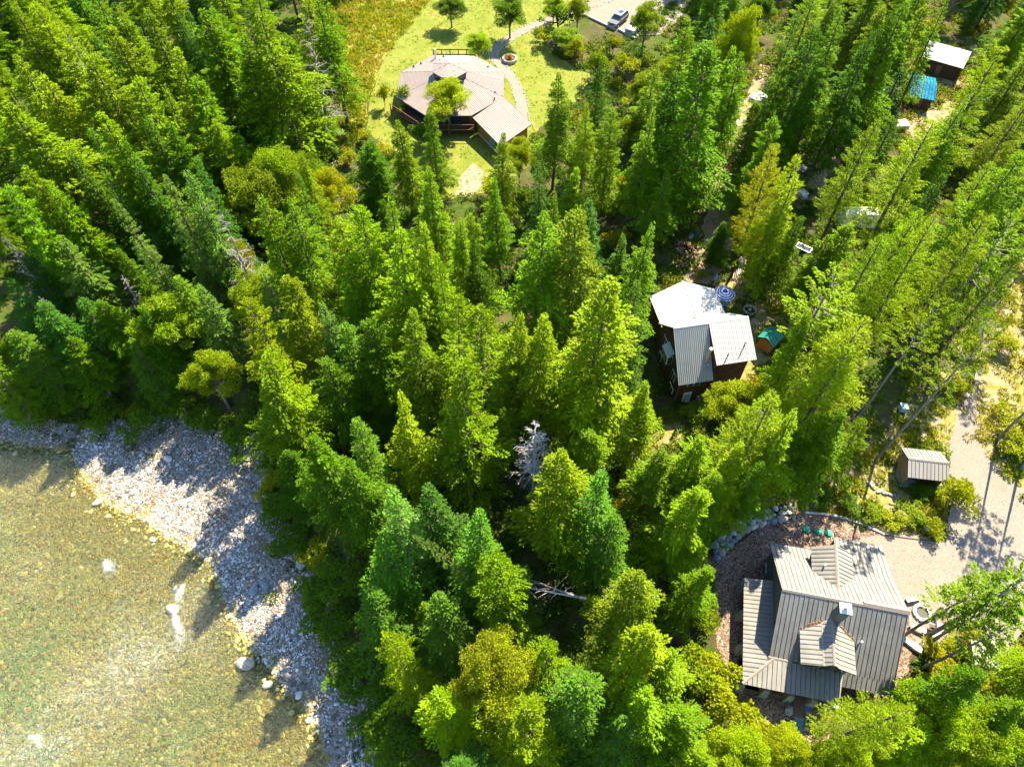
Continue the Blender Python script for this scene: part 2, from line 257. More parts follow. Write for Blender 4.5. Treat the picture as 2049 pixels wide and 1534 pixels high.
flat('car_track', [(55.58, 103.19, 0.00), (58.27, 101.15, 0.00), (50.81, 91.54, 0.00), (46.97, 85.63, 0.00), (42.17, 81.16, 0.00), (40.34, 87.95, 0.00), (44.40, 94.01, 0.00), (49.76, 96.54, 0.00)], .012, m_dirt, .4, seed=6)
flat('house_yard', [(28.06, 67.10, 0.00), (36.16, 67.10, 0.00), (37.84, 60.01, 0.00), (32.85, 51.96, 0.00), (28.44, 48.24, 0.00), (21.60, 42.65, 0.00), (15.63, 40.66, 0.00), (15.28, 42.65, 0.00), (22.46, 48.24, 0.00), (26.21, 60.01, 0.00)], .02, m_scrub, .5, seed=7)
flat('blue_shed_yard', [(68.60, 121.15, 0.00), (85.74, 126.15, 0.00), (74.31, 100.48, 0.00), (63.71, 97.84, 0.00), (62.16, 103.19, 0.00)], .012, m_dirt, .6, seed=8)
flat('open_slope', [(63.17, 67.10, 0.00), (89.79, 81.16, 0.00), (66.39, 34.43, 0.00), (52.85, 34.43, 0.00), (47.43, 34.43, 0.00), (42.12, 29.83, 0.00), (35.63, 30.95, 0.00), (30.90, 33.25, 0.00), (34.27, 38.10, 0.00), (44.47, 44.01, 0.00), (52.55, 50.45, 0.00)], .012, m_scrub, .8, seed=9)
flat('driveway', [(50.66, 42.65, 0.00), (57.01, 55.08, 0.00), (61.11, 60.01, 0.00), (63.05, 60.01, 0.00), (56.81, 50.45, 0.00), (53.28, 41.98, 0.00), (54.00, 38.73, 0.00), (56.35, 35.02, 0.00), (65.17, 30.95, 0.00), (57.25, 21.04, 0.00), (49.69, 20.56, 0.00), (46.02, 17.31, 0.00), (41.79, 18.68, 0.00), (38.45, 18.68, 0.00), (30.10, 21.52, 0.00), (32.57, 29.27, 0.00), (35.60, 30.83, 0.00), (41.25, 30.38, 0.00), (45.22, 29.71, 0.00), (47.70, 34.43, 0.00), (48.19, 38.10, 0.00)], .036, m_grav, .15, seed=10)
flat('wood_chip_bed', [(27.43, 32.09, 0.00), (30.84, 33.01, 0.00), (35.04, 32.66, 0.00), (38.70, 30.61, 0.00), (34.73, 29.55, 0.00), (34.28, 26.05, 0.00), (38.81, 22.01, 0.00), (38.76, 19.61, 0.00), (35.61, 14.23, 0.00), (33.47, 11.72, 0.00), (29.44, 10.10, 0.00), (23.69, 10.10, 0.00), (20.60, 12.54, 0.00), (20.00, 16.86, 0.00), (19.16, 23.49, 0.00), (18.71, 27.11, 0.00), (21.45, 28.18, 0.00), (24.34, 29.83, 0.00)], .05, m_chip, .2, seed=11)
def ribbon(name, cl, w, z, m, seed=0, jag=.1):
    g = random.Random(seed); L = []; Rr = []
    pts = []
    for a, b in zip(cl[:-1], cl[1:]):
        k = max(1, int(math.dist(a, b) / .8))
        for i in range(k): pts.append(Vector(a[:2]).lerp(Vector(b[:2]), i / k))
    pts.append(Vector(cl[-1][:2]))
    for i, p in enumerate(pts):
        d = (pts[min(i + 1, len(pts) - 1)] - pts[max(i - 1, 0)]).normalized(); q = Vector((-d.y, d.x))
        L.append(p + q * (w / 2 + g.uniform(-jag, jag))); Rr.append(p - q * (w / 2 + g.uniform(-jag, jag)))
    vs = [(p.x, p.y, z) for p in L] + [(p.x, p.y, z) for p in Rr]; k = len(L)
    me = bpy.data.meshes.new(name); me.from_pydata(vs, [], [(k + i, k + i + 1, i + 1, i) for i in range(k - 1)]); me.materials.append(m)
    o = link(name, me); o['kind'] = 'structure'; return o, L, Rr
def smooth_line(p, it=2):
    p = [Vector(q[:2]) for q in p]
    for _ in range(it):
        r = [p[0]]
        for a, b in zip(p[:-1], p[1:]): r += [a.lerp(b, .25), a.lerp(b, .75)]
        p = r + [p[-1]]
    return [tuple(q) for q in p]
PATH = smooth_line([(22.41, 145.01, 0.00), (12.13, 138.38, 0.00), (5.27, 134.10, 0.00), (0.51, 129.61, 0.00), (-3.14, 124.79, 0.00), (-3.55, 121.97, 0.00), (-1.28, 118.25, 0.00), (0.48, 114.05, 0.00), (1.56, 108.84, 0.00), (1.85, 103.19, 0.00)])
_, pL, pR = ribbon('garden_path', PATH, 1.9, .048, m_grav, 3)
# ---------------------------------------------------------------- scattered stuff
def scatter(name, pts, scl, rot, protos, pick, label, cat):
    """one object of geometry-node instances for what nobody could count"""
    me = bpy.data.meshes.new(name); me.vertices.add(len(pts)); me.vertices.foreach_set('co', np.asarray(pts, np.float32).ravel())
    for an, ty, dat in (('scl', 'FLOAT', scl), ('rotz', 'FLOAT', rot), ('pick', 'INT', pick)):
        a = me.attributes.new(an, ty, 'POINT'); a.data.foreach_set('value', np.asarray(dat, np.float32 if ty == 'FLOAT' else np.int32))
    o = link(name, me); c = bpy.data.collections.new(name + '_pieces')
    for p in protos: c.objects.link(p)
    g = bpy.data.node_groups.new(name + '_nodes', 'GeometryNodeTree'); g.interface.new_socket('Geometry', in_out='INPUT', socket_type='NodeSocketGeometry'); g.interface.new_socket('Geometry', in_out='OUTPUT', socket_type='NodeSocketGeometry')
    n = g.nodes; l = g.links; gi = n.new('NodeGroupInput'); go = n.new('NodeGroupOutput'); ip = n.new('GeometryNodeInstanceOnPoints'); ci = n.new('GeometryNodeCollectionInfo')
    ci.inputs['Collection'].default_value = c; ci.inputs['Separate Children'].default_value = True; ci.inputs['Reset Children'].default_value = True; ip.inputs['Pick Instance'].default_value = True
    def na(nm, ty):
        q = n.new('GeometryNodeInputNamedAttribute'); q.data_type = ty; q.inputs['Name'].default_value = nm; return q.outputs[0]
    cx = n.new('ShaderNodeCombineXYZ'); l.new(na('rotz', 'FLOAT'), cx.inputs[2]); l.new(gi.outputs[0], ip.inputs['Points']); l.new(ci.outputs[0], ip.inputs['Instance'])
    l.new(na('pick', 'INT'), ip.inputs['Instance Index']); l.new(cx.outputs[0], ip.inputs['Rotation']); l.new(na('scl', 'FLOAT'), ip.inputs['Scale']); l.new(ip.outputs[0], go.inputs[0])
    md = o.modifiers.new('scatter', 'NODES'); md.node_group = g
    o['kind'] = 'stuff'; o['label'] = label; o['category'] = cat; return o
def proto(o): COL.objects.unlink(o); return o
# ---------------------------------------------------------------- foliage meshes
def quads_mesh(name, P, m, tint):
    """P: (N,4,3) leaf quads"""
    N = len(P); me = bpy.data.meshes.new(name); me.vertices.add(N * 4); me.vertices.foreach_set('co', P.astype(np.float32).ravel())
    me.loops.add(N * 4); me.loops.foreach_set('vertex_index', np.arange(N * 4, dtype=np.int32)); me.polygons.add(N); me.polygons.foreach_set('loop_start', np.arange(0, N * 4, 4, dtype=np.int32))
    a = me.attributes.new('tint', 'FLOAT', 'FACE'); a.data.foreach_set('value', np.asarray(tint, np.float32)); me.materials.append(m); me.update(); me.validate(); return me
def norm(a): return a / (np.linalg.norm(a, axis=-1, keepdims=True) + 1e-9)
def leaf_quads(p, d, ln, wd, g, roll=.9):
    """diamonds starting at p along d; the plane is near horizontal, rolled at random"""
    up = np.zeros_like(d); up[:, 2] = 1; s = norm(np.cross(d, up)); nn = np.cross(s, d); r = g.uniform(-roll, roll, len(p))[:, None]
    s = s * np.cos(r) + nn * np.sin(r); ln = ln[:, None]; wd = wd[:, None]
    return np.stack([p, p + d * ln * .45 + s * wd * .5, p + d * ln, p + d * ln * .5 - s * wd * .5], 1)
def conifer(seed, H, Rm, cb, nb, M, ll, lw, droop=.25, e0=-.15, e1=.8, a=.8, rag=.25, bare=.15, fill=1.0, top=.0):
    """trunk, limbs and crown of a conifer; returns (trunk MB, leaf quads, tint)"""
    g = np.random.default_rng(seed); tb = MB(); bend = g.uniform(-.25, .25, 2)
    def ax(z): t = z / H; return np.array([bend[0] * math.sin(t * 3), bend[1] * math.sin(t * 2.4 + .6), z])
    tb.tube([ax(z) for z in np.linspace(0, H * .985, 9)], [H * .0095 * (1 - t) ** .8 + .03 for t in np.linspace(0, 1, 9)], 7)
    rel = np.sort(g.uniform(0, 1, nb) ** .92); az = np.arange(nb) * 2.399 + g.uniform(-.4, .4, nb)
    prof = np.minimum(1, (1 - rel) ** a * 1.05) * np.clip(rel / .12 + .55, 0, 1) + top * (1 - rel) ** .2
    lob = 1 + rag * np.sin(az * 2 + rel * 9 + seed) * g.uniform(.4, 1, nb)
    L = Rm * prof * g.uniform(.45, 1.25, nb) * lob + .12; z0 = (cb + (1 - cb) * rel) * H
    el = e0 + (e1 - e0) * rel ** 1.5 + g.uniform(-.12, .12, nb); tint = g.uniform(0, 1, nb)
    s = g.uniform(bare, 1, (nb, M)) ** .8; mcount = np.clip((L / Rm) * M * 1.25 * fill, 6, M).astype(int)
    keep = np.arange(M)[None, :] < mcount[:, None]
    ca, sa = np.cos(az)[:, None], np.sin(az)[:, None]; Ls = L[:, None] * s
    bx = np.interp(z0, np.linspace(0, H, 30), [ax(z)[0] for z in np.linspace(0, H, 30)])[:, None]; by = np.interp(z0, np.linspace(0, H, 30), [ax(z)[1] for z in np.linspace(0, H, 30)])[:, None]
    x = bx + ca * Ls; y = by + sa * Ls; z = z0[:, None] + Ls * np.tan(el)[:, None] - droop * L[:, None] * s ** 2
    side = np.where(g.random((nb, M)) < .5, -1, 1); off = side * g.uniform(.35, 1.25, (nb, M)); spread = (1.08 - s) * .36 * L[:, None] * g.uniform(0, 1, (nb, M)) + .05
    dirx = np.cos(az[:, None] + off); diry = np.sin(az[:, None] + off)
    x = x + dirx * spread; y = y + diry * spread; z = z - .25 * spread + g.normal(0, .05, (nb, M))
    d = norm(np.stack([dirx, diry, np.tan(el)[:, None] * .4 + g.uniform(-.45, .25, (nb, M)) + 0 * dirx], -1))
    ln = ll * g.uniform(.6, 1.3, (nb, M)) * (.65 + .35 * L / Rm)[:, None]; wd = lw * g.uniform(.7, 1.3, (nb, M))
    k = keep.ravel(); P = np.stack([x, y, z], -1).reshape(-1, 3)[k]
    Q = leaf_quads(P, d.reshape(-1, 3)[k], ln.ravel()[k], wd.ravel()[k], g)
    T = (tint[:, None] * .6 + g.uniform(0, .4, (nb, M))).ravel()[k]
    for i in range(0, nb, 3):                     # every third limb shows as wood
        if L[i] > .5: tb.tube([(bx[i, 0], by[i, 0], z0[i])] + [(bx[i, 0] + math.cos(az[i]) * L[i] * q, by[i, 0] + math.sin(az[i]) * L[i] * q, z0[i] + L[i] * q * math.tan(el[i]) - droop * L[i] * q * q - .02) for q in (.45, .85)], [.035 + .01 * L[i], .03, .012], 3, cap=False)
    return tb, Q, T
def broadleaf(seed, H, Rm, nbl, nleaf, ls, trunk=.45, ell=.9):
    g = np.random.default_rng(seed); tb = MB(); hz = H * .62
    top = np.array([g.uniform(-.3, .3), g.uniform(-.3, .3), H * .8])
    tb.tube([(0, 0, 0), (0.1, 0, H * .3), top * .7, top], [H * .016, H * .013, H * .009, .03], 7)
    c = g.normal(0, 1, (nbl, 3)); c = norm(c); c[:, 2] = np.abs(c[:, 2]) * 1.15 - .35; rad = g.uniform(.4, 1.22, nbl)[:, None]
    cen = c * rad * np.array([Rm * .78, Rm * .78, H * .36 * ell]) + np.array([0, 0, hz]); br = g.uniform(.13, .40, nbl) * Rm; Qs = []; Ts = []
    for i in range(nbl):
        n = int(nleaf * (br[i] / (Rm * .32)) ** 2); q = norm(g.normal(0, 1, (n, 3))); q[:, 2] = np.where(q[:, 2] < -.3, -q[:, 2], q[:, 2]); rr = g.uniform(.35, 1.08, n)[:, None] ** .6
        lump = 1 + .22 * np.sin(q[:, :1] * 5 + i) * np.cos(q[:, 1:2] * 6 + 2 * i)
        p = cen[i] + q * rr * br[i] * lump * np.array([1, 1, .8]); d = norm(q * np.array([1, 1, .3]) + g.normal(0, .6, (n, 3)) + np.array([0, 0, -.15]))
        Qs.append(leaf_quads(p, d, ls * g.uniform(.6, 1.3, n), ls * .75 * g.uniform(.6, 1.3, n), g, 1.0)); Ts.append(np.full(n, g.uniform(0, .6)) + g.uniform(0, .4, n))
        st = np.array([0, 0, H * g.uniform(.25, .6)]); tb.tube([st, (st + cen[i]) / 2 + np.array([0, 0, -.1 * H * .3]), cen[i], cen[i] + c[i] * br[i] * .7], [.03 + .006 * H, .045, .03, .012], 4, cap=False)
    return tb, np.concatenate(Qs), np.concatenate(Ts)
def deadtree(seed, H, Rm, nb, fine):
    g = np.random.default_rng(seed); tb = MB(); tw = MB(); tb.tube([(0, 0, 0), (.1, .1, H * .4), (.0, .15, H * .8), (0, .1, H)], [H * .011, H * .009, .07, .02], 7)
    for i in range(nb):
        r = g.uniform(0, 1); az = i * 2.4; z = H * (.25 + .73 * r); L = Rm * ((1 - r) ** .75 * 1.05 + .1) * g.uniform(.6, 1.1); e = g.uniform(-.2, .5)
        D = np.array([math.cos(az), math.sin(az), math.tan(e)]); p0 = np.array([0, .1, z]); P = [p0, p0 + D * L * .5 + [0, 0, .05], p0 + D * L + [0, 0, g.uniform(-.4, .3)]]
        tw.tube(P, [.05, .035, .015], 4, cap=False)
        for j in range(fine):
            s = g.uniform(.25, 1); q = p0 + D * L * s; a2 = az + g.choice([-1, 1]) * g.uniform(.4, 1.1); l2 = L * .35 * g.uniform(.4, 1.1)
            tw.tube([q, q + np.array([math.cos(a2), math.sin(a2), g.uniform(-.3, .5)]) * l2], [.017, .008], 3, cap=False)
    return tb, tw
m_bark = mat('bark_brown', (.10, .075, .055), .95, noise=.35, nscale=4, bump=.05, bscale=14)
m_barkg = mat('bark_grey', (.20, .18, .16), .95, noise=.3, nscale=4, bump=.05, bscale=14)
m_dead = mat('weathered_wood', (.44, .41, .38), .9, noise=.2, nscale=5)
LM = {'fir': leaf_mat('fir_needles', (.135, .245, .002)), 'spruce': leaf_mat('spruce_needles', (.11, .225, .010), yel=.15), 'larch': leaf_mat('larch_needles', (.20, .33, .002), .45),
      'pine': leaf_mat('pine_needles', (.145, .25, .004)), 'cedar': leaf_mat('cedar_sprays', (.145, .26, .002)), 'broad': leaf_mat('broad_leaves', (.175, .27, .003), .45), 'scrub': leaf_mat('undergrowth_leaves', (.06, .13, .010), .4)}
PROTO = {}
def make(kind, v, H, Rm, tb, Q, T, bark=None):
    tm = tb.build('trunk', bark or m_bark).data; o = bpy.data.objects[-1]
    PROTO.setdefault(kind, []).append((H, Rm, tm, quads_mesh('crown', Q, LM[kind], T)))
for i in range(8):
    cbv = (.16, .25, .12, .3, .2, .38, .1, .22)[i]
    make('fir', i, 22, 3.1, *conifer(10 + i, 22, 3.1, cbv, (310, 310, 330, 290, 310, 190, 330, 240)[i], 116, .27, .115, droop=.26, a=(.9, 1.05, .75, 1.0, .85, .95, .6, 1.15)[i], rag=.45, bare=.14))
for i in range(3): make('spruce', i, 20, 2.6, *conifer(30 + i, 20, 2.6, .12, 230, 104, .27, .10, droop=.34, e0=-.35, e1=.75, a=(.85, .7, .95)[i], rag=.22, bare=.1))
for i in range(3): make('larch', i, 22, 3.0, *conifer(40 + i, 22, 3.0, .24, 230, 84, .33, .07, droop=.05, e0=.02, e1=.75, a=(.7, .85, .6)[i], rag=.3, bare=.25, fill=1.1))
for i in range(3): make('pine', i, 22, 2.5, *conifer(50 + i, 22, 2.5, .58, 85, 84, .26, .12, droop=-.05, e0=-.15, e1=.9, a=.5, rag=.4, bare=.45, fill=1.2), m_barkg)
for i in range(2): make('cedar', i, 21, 3.4, *conifer(60 + i, 21, 3.4, .08, 290, 108, .23, .145, droop=.42, e0=.0, e1=1.0, a=.65, rag=.4, bare=.3, top=.0))
for i in range(3): make('broad', i, 12, 3.4, *broadleaf(70 + i, 12, 3.4, 46, 820, .165, ell=(1, 1.15, .85)[i]), m_barkg)
for o in [o for o in S.objects if o.name.startswith('trunk')]: bpy.data.objects.remove(o)
tb, tw = deadtree(81, 16, 2.6, 80, 13); DEADW = (16, 2.8, tb.build('trunk', m_dead), tw.build('branches', m_dead))
tb, tw = deadtree(82, 20, 2.4, 60, 7); m_gd = mat('grey_dead_wood', (.24, .21, .19), .95); DEADG = (20, 2.4, tb.build('trunk', m_gd), tw.build('branches', m_gd))
for t in (DEADW, DEADG):
    for o in t[2:]: COL.objects.unlink(o)
TINT = {'y': (1.15, 1.10, .8), 'g': (.88, .98, 1.0), 'd': (.45, .62, 1.1), 'b': (.74, .84, 1.1), 'p': (1.15, 1.05, 3.0), 'o': (1.25, 1.0, .7)}
CATN = {'fir': 'fir_tree', 'spruce': 'spruce_tree', 'larch': 'larch_tree', 'pine': 'pine_tree', 'cedar': 'cedar_tree', 'broad': 'leafy_tree', 'dead': 'dead_tree', 'deadw': 'dead_tree', 'leanspruce': 'spruce_tree'}
GRP = {'fir': 'firs of the forest', 'spruce': 'spruces of the forest', 'larch': 'larches between the houses', 'pine': 'open pines along the clearings', 'cedar': 'cedars of the forest', 'broad': 'leafy trees among the conifers', 'dead': 'dead trees in the forest', 'deadw': 'dead trees in the forest', 'leanspruce': 'spruces of the forest'}
TREES = [
("pine", 40.8, 39.2, 23.5, 1.9, "p", "tall open-crowned pale pine nearest to the small open shed"),
("pine", 61.6, 61.0, 21.0, 1.8, "g", "tall open-crowned green pine third nearest to the grassy driveway bend"),
("pine", 55.5, 42.0, 21.0, 1.8, "g", "tall open-crowned green pine second nearest to the grassy driveway bend"),
("pine", 56.5, 38.1, 21.0, 1.8, "g", "tall open-crowned green pine nearest to the small open shed"),
("fir", 43.5, 93.5, 23.4, 2.9, "d", "tall dark green fir nearest to the dark sedan in the woods"),
("larch", 59.2, 82.3, 23.7, 3.2, "y", "tall open-crowned yellow-green larch nearest to the white trailer"),
("fir", 51.0, 95.3, 21.4, 2.8, "d", "tall dark green fir second nearest to the dark sedan in the woods"),
("larch", 43.1, 73.6, 20.4, 3.2, "y", "tall open-crowned yellow-green larch second nearest to the white trailer"),
("larch", 30.1, 68.5, 20.4, 2.6, "o", "tall open-crowned golden-green larch nearest to the striped sunshade"),
("larch", 32.1, 67.1, 19.8, 2.8, "o", "middling open-crowned golden-green larch nearest to the striped sunshade"),
("pine", 37.8, 20.0, 13.0, 1.8, "g", "middling open-crowned green pine second nearest to the campfire circle"),
("pine", 38.5, 17.0, 13.8, 1.7, "p", "middling open-crowned pale pine second nearest to the campfire circle"),
("pine", 40.4, 19.5, 13.6, 1.7, "p", "middling open-crowned pale pine nearest to the campfire circle"),
("fir", -27.6, 107.1, 20.0, 2.6, "g", "tall green fir nearest to the eight-sided house"),
("larch", 26.5, 10.2, 18.7, 2.4, "y", "middling open-crowned yellow-green larch nearest to the large brown-roofed house"),
("fir", 62.4, 102.5, 20.1, 2.6, "g", "tall green fir nearest to the blue-roofed shed"),
("fir", 72.0, 95.3, 15.5, 3.4, "y", "middling broad yellow-green fir nearest to the blue-roofed shed"),
("fir", 13.0, 39.4, 15.6, 2.6, "y", "middling yellow-green fir nearest to the whitened dead tree"),
("fir", 16.4, 21.8, 12.9, 2.2, "y", "low slim yellow-green fir nearest to the boulder wall"),
("broad", -9.9, 100.2, 8.5, 4.2, "y", "low yellow-green leafy tree nearest to the eight-sided house"),
("broad", -11.3, 132.3, 6.0, 3.0, "d", "low dark green leafy tree nearest to the dry meadow"),
("fir", -63.5, 91.8, 24.0, 4.3, "y", "tall broad yellow-green fir eleventh nearest to the hanging dead spruce"),
("fir", -61.1, 93.1, 24.0, 4.1, "y", "tall broad yellow-green fir tenth nearest to the hanging dead spruce"),
("pine", -53.4, 84.7, 25.0, 3.4, "y", "tall open-crowned yellow-green pine nearest to the hanging dead spruce"),
("fir", -50.2, 87.3, 24.0, 4.9, "y", "tall broad yellow-green fir seventh nearest to the hanging dead spruce"),
("fir", -46.4, 92.2, 24.0, 4.3, "g", "tall broad green fir ninth nearest to the hanging dead spruce"),
("fir", -51.0, 93.9, 22.0, 4.1, "y", "tall broad yellow-green fir ninth nearest to the hanging dead spruce"),
("fir", -39.4, 89.4, 25.0, 5.1, "g", "tall broad green fir seventh nearest to the hanging dead spruce"),
("fir", -34.3, 87.5, 23.0, 4.3, "g", "tall broad green fir sixth nearest to the hanging dead spruce"),
("fir", -30.0, 87.0, 26.0, 6.2, "y", "tall broad yellow-green fir second nearest to the sandy patch below the eight-sided house"),
("dead", -27.7, 93.6, 22.0, 3.0, "p", "tall grey bare dead tree nearest to the sandy patch below the eight-sided house"),
("fir", -27.0, 101.9, 20.0, 4.1, "g", "tall broad green fir nearest to the eight-sided house"),
("fir", -42.4, 86.5, 22.0, 4.1, "y", "tall broad yellow-green fir sixth nearest to the hanging dead spruce"),
("fir", -38.1, 92.4, 24.0, 4.1, "g", "tall broad green fir eighth nearest to the hanging dead spruce"),
("fir", -29.9, 92.6, 20.0, 4.1, "y", "tall broad yellow-green fir third nearest to the sandy patch below the eight-sided house"),
("fir", -53.9, 68.0, 26.0, 6.8, "y", "tall broad yellow-green fir second nearest to the bank of white driftwood"),
("fir", -53.5, 76.5, 24.0, 4.9, "y", "tall broad yellow-green fir fourth nearest to the hanging dead spruce"),
("fir", -59.6, 80.7, 24.0, 4.1, "y", "tall broad yellow-green fir eighth nearest to the hanging dead spruce"),
("fir", -50.1, 80.7, 24.0, 4.6, "y", "tall broad yellow-green fir fifth nearest to the hanging dead spruce"),
("fir", -47.9, 66.0, 22.0, 3.8, "d", "tall broad dark green fir fourth nearest to the hanging dead spruce"),
("fir", -42.7, 66.5, 22.0, 3.9, "d", "tall broad dark green fir nearest to the hanging dead spruce"),
("fir", -36.6, 76.7, 18.0, 3.2, "y", "middling broad yellow-green fir nearest to the hanging dead spruce"),
("spruce", -36.8, 61.0, 22.0, 2.6, "p", "tall pale spruce second nearest to the hanging dead spruce"),
("spruce", -34.5, 61.9, 22.0, 2.6, "p", "tall pale spruce nearest to the hanging dead spruce"),
("spruce", -34.1, 64.9, 21.0, 2.4, "d", "tall dark green spruce nearest to the hanging dead spruce"),
("spruce", -40.0, 57.9, 22.0, 2.2, "p", "tall pale spruce third nearest to the hanging dead spruce"),
("fir", -48.9, 61.5, 15.4, 2.6, "y", "middling yellow-green fir nearest to the bank of white driftwood"),
("spruce", -54.3, 61.0, 15.4, 3.1, "p", "middling pale spruce second nearest to the bank of white driftwood"),
("spruce", -49.2, 57.8, 16.1, 4.0, "p", "middling pale spruce nearest to the bank of white driftwood"),
("fir", -43.2, 57.8, 14.7, 2.6, "d", "middling dark green fir nearest to the bank of white driftwood"),
("dead", -30.6, 57.8, 20.0, 2.6, "p", "tall grey bare dead tree nearest to the hanging dead spruce"),
("spruce", -24.7, 66.4, 18.0, 1.9, "y", "middling yellow-green spruce second nearest to the hanging dead spruce"),
("fir", -24.5, 56.6, 23.0, 3.3, "y", "tall broad yellow-green fir nearest to the hanging dead spruce"),
("fir", -23.3, 57.6, 22.0, 3.3, "g", "tall broad green fir nearest to the hanging dead spruce"),
("fir", -43.4, 75.5, 24.0, 4.3, "g", "tall broad green fir third nearest to the hanging dead spruce"),
("fir", -40.3, 76.1, 23.0, 4.1, "g", "tall broad green fir second nearest to the hanging dead spruce"),
("fir", -46.3, 71.6, 23.0, 4.1, "y", "tall broad yellow-green fir second nearest to the hanging dead spruce"),
("fir", -40.9, 70.8, 22.0, 4.1, "d", "tall broad dark green fir second nearest to the hanging dead spruce"),
("fir", -38.4, 79.8, 22.0, 4.1, "g", "tall broad green fir fourth nearest to the hanging dead spruce"),
("fir", -39.4, 72.7, 20.0, 3.8, "d", "tall broad dark green fir third nearest to the hanging dead spruce"),
("fir", -51.3, 62.8, 22.0, 3.5, "y", "tall broad yellow-green fir nearest to the bank of white driftwood"),
("fir", -49.4, 62.0, 20.0, 3.3, "g", "tall broad green fir nearest to the bank of white driftwood"),
("fir", -52.3, 59.5, 22.0, 3.1, "g", "tall green fir nearest to the bank of white driftwood"),
("fir", -44.7, 64.1, 21.0, 3.1, "d", "tall dark green fir nearest to the hanging dead spruce"),
("spruce", -41.2, 65.4, 20.0, 2.4, "d", "tall dark green spruce second nearest to the hanging dead spruce"),
("broad", -24.6, 75.3, 12.0, 3.4, "o", "low golden-green leafy tree second nearest to the hanging dead spruce"),
("broad", -33.2, 71.9, 15.0, 4.6, "g", "middling green leafy tree nearest to the hanging dead spruce"),
("broad", -30.3, 76.2, 14.0, 4.0, "g", "middling green leafy tree second nearest to the hanging dead spruce"),
("broad", -35.0, 62.9, 12.0, 3.0, "o", "low golden-green leafy tree nearest to the hanging dead spruce"),
("broad", -27.8, 78.9, 12.0, 3.2, "g", "low green leafy tree nearest to the hanging dead spruce"),
("spruce", -36.1, 54.3, 14.0, 2.4, "y", "middling yellow-green spruce nearest to the hanging dead spruce"),
("spruce", -33.9, 52.8, 14.0, 2.9, "p", "middling pale spruce nearest to the hanging dead spruce"),
("broad", -29.7, 56.5, 13.0, 3.2, "y", "middling yellow-green leafy tree nearest to the hanging dead spruce"),
("spruce", -25.8, 52.3, 16.8, 2.2, "p", "middling pale spruce second nearest to the hanging dead spruce"),
("fir", -22.8, 49.4, 19.3, 3.5, "y", "middling broad yellow-green fir nearest to the log in the river shallows"),
("cedar", -24.3, 44.8, 20.2, 3.4, "o", "tall broad golden-green cedar nearest to the log in the river shallows"),
("broad", -39.1, 52.6, 12.0, 4.0, "y", "low yellow-green leafy tree nearest to the bank of white driftwood"),
("broad", -33.9, 47.1, 11.0, 3.0, "y", "low yellow-green leafy tree nearest to the log in the river shallows"),
("cedar", -22.0, 39.8, 19.3, 3.6, "y", "middling broad yellow-green cedar nearest to the driftwood on the gravel bar"),
("fir", -22.5, 38.0, 18.5, 4.2, "g", "middling broad green fir nearest to the driftwood on the gravel bar"),
("spruce", -19.0, 47.5, 17.6, 2.4, "p", "middling pale spruce nearest to the log in the river shallows"),
("spruce", -54.8, 53.7, 14.0, 3.1, "d", "middling dark green spruce second nearest to the bank of white driftwood"),
("spruce", -50.7, 50.7, 13.3, 2.9, "d", "middling dark green spruce nearest to the bank of white driftwood"),
("fir", -48.0, 48.2, 12.6, 2.9, "d", "low dark green fir second nearest to the bank of white driftwood"),
("fir", -44.7, 52.1, 12.6, 3.1, "d", "low dark green fir nearest to the bank of white driftwood"),
("spruce", -54.0, 56.7, 14.0, 2.6, "d", "middling dark green spruce third nearest to the bank of white driftwood"),
("dead", -43.6, 55.9, 12.6, 1.8, "p", "low grey bare dead tree nearest to the bank of white driftwood"),
("dead", -51.8, 53.4, 11.9, 1.6, "p", "low grey bare dead tree second nearest to the bank of white driftwood"),
("spruce", -46.8, 52.1, 12.6, 2.6, "d", "low dark green spruce nearest to the bank of white driftwood"),
("fir", -39.6, 51.3, 12.6, 2.9, "d", "low dark green fir third nearest to the bank of white driftwood"),
("spruce", -41.9, 49.0, 11.2, 2.6, "b", "low blue-green spruce nearest to the bank of white driftwood"),
("spruce", -53.6, 49.1, 11.9, 2.9, "b", "low blue-green spruce second nearest to the bank of white driftwood"),
("dead", -59.7, 62.2, 12.6, 1.4, "p", "low grey bare dead tree third nearest to the bank of white driftwood"),
("fir", -18.4, 57.7, 19.3, 3.5, "y", "middling broad yellow-green fir second nearest to the hanging dead spruce"),
("fir", -14.8, 54.5, 23.0, 3.5, "y", "tall broad yellow-green fir third nearest to the hanging dead spruce"),
("fir", -12.7, 57.3, 22.0, 3.3, "g", "tall broad green fir fifth nearest to the hanging dead spruce"),
("fir", -10.8, 49.6, 25.0, 4.2, "y", "tall broad yellow-green fir fourth nearest to the whitened dead tree"),
("fir", -8.6, 50.9, 24.0, 3.5, "y", "tall broad yellow-green fir third nearest to the whitened dead tree"),
("cedar", -6.7, 49.1, 22.0, 1.9, "g", "tall slim green cedar nearest to the whitened dead tree"),
("fir", -3.6, 55.4, 19.0, 2.4, "d", "middling slim dark green fir nearest to the whitened dead tree"),
("fir", -5.4, 56.1, 20.0, 2.9, "y", "tall yellow-green fir third nearest to the whitened dead tree"),
("fir", 2.4, 51.8, 25.0, 4.2, "g", "tall broad green fir second nearest to the whitened dead tree"),
("fir", 6.5, 52.5, 25.0, 4.4, "p", "tall broad pale fir nearest to the whitened dead tree"),
("fir", 14.2, 56.3, 20.0, 3.1, "g", "tall green fir nearest to the white-roofed house"),
("fir", 8.0, 41.3, 27.0, 5.5, "y", "tall broad yellow-green fir second nearest to the whitened dead tree"),
("spruce", 12.6, 47.3, 20.0, 2.8, "b", "tall blue-green spruce nearest to the white-roofed house"),
("cedar", -2.7, 40.7, 25.0, 4.2, "y", "tall broad yellow-green cedar nearest to the whitened dead tree"),
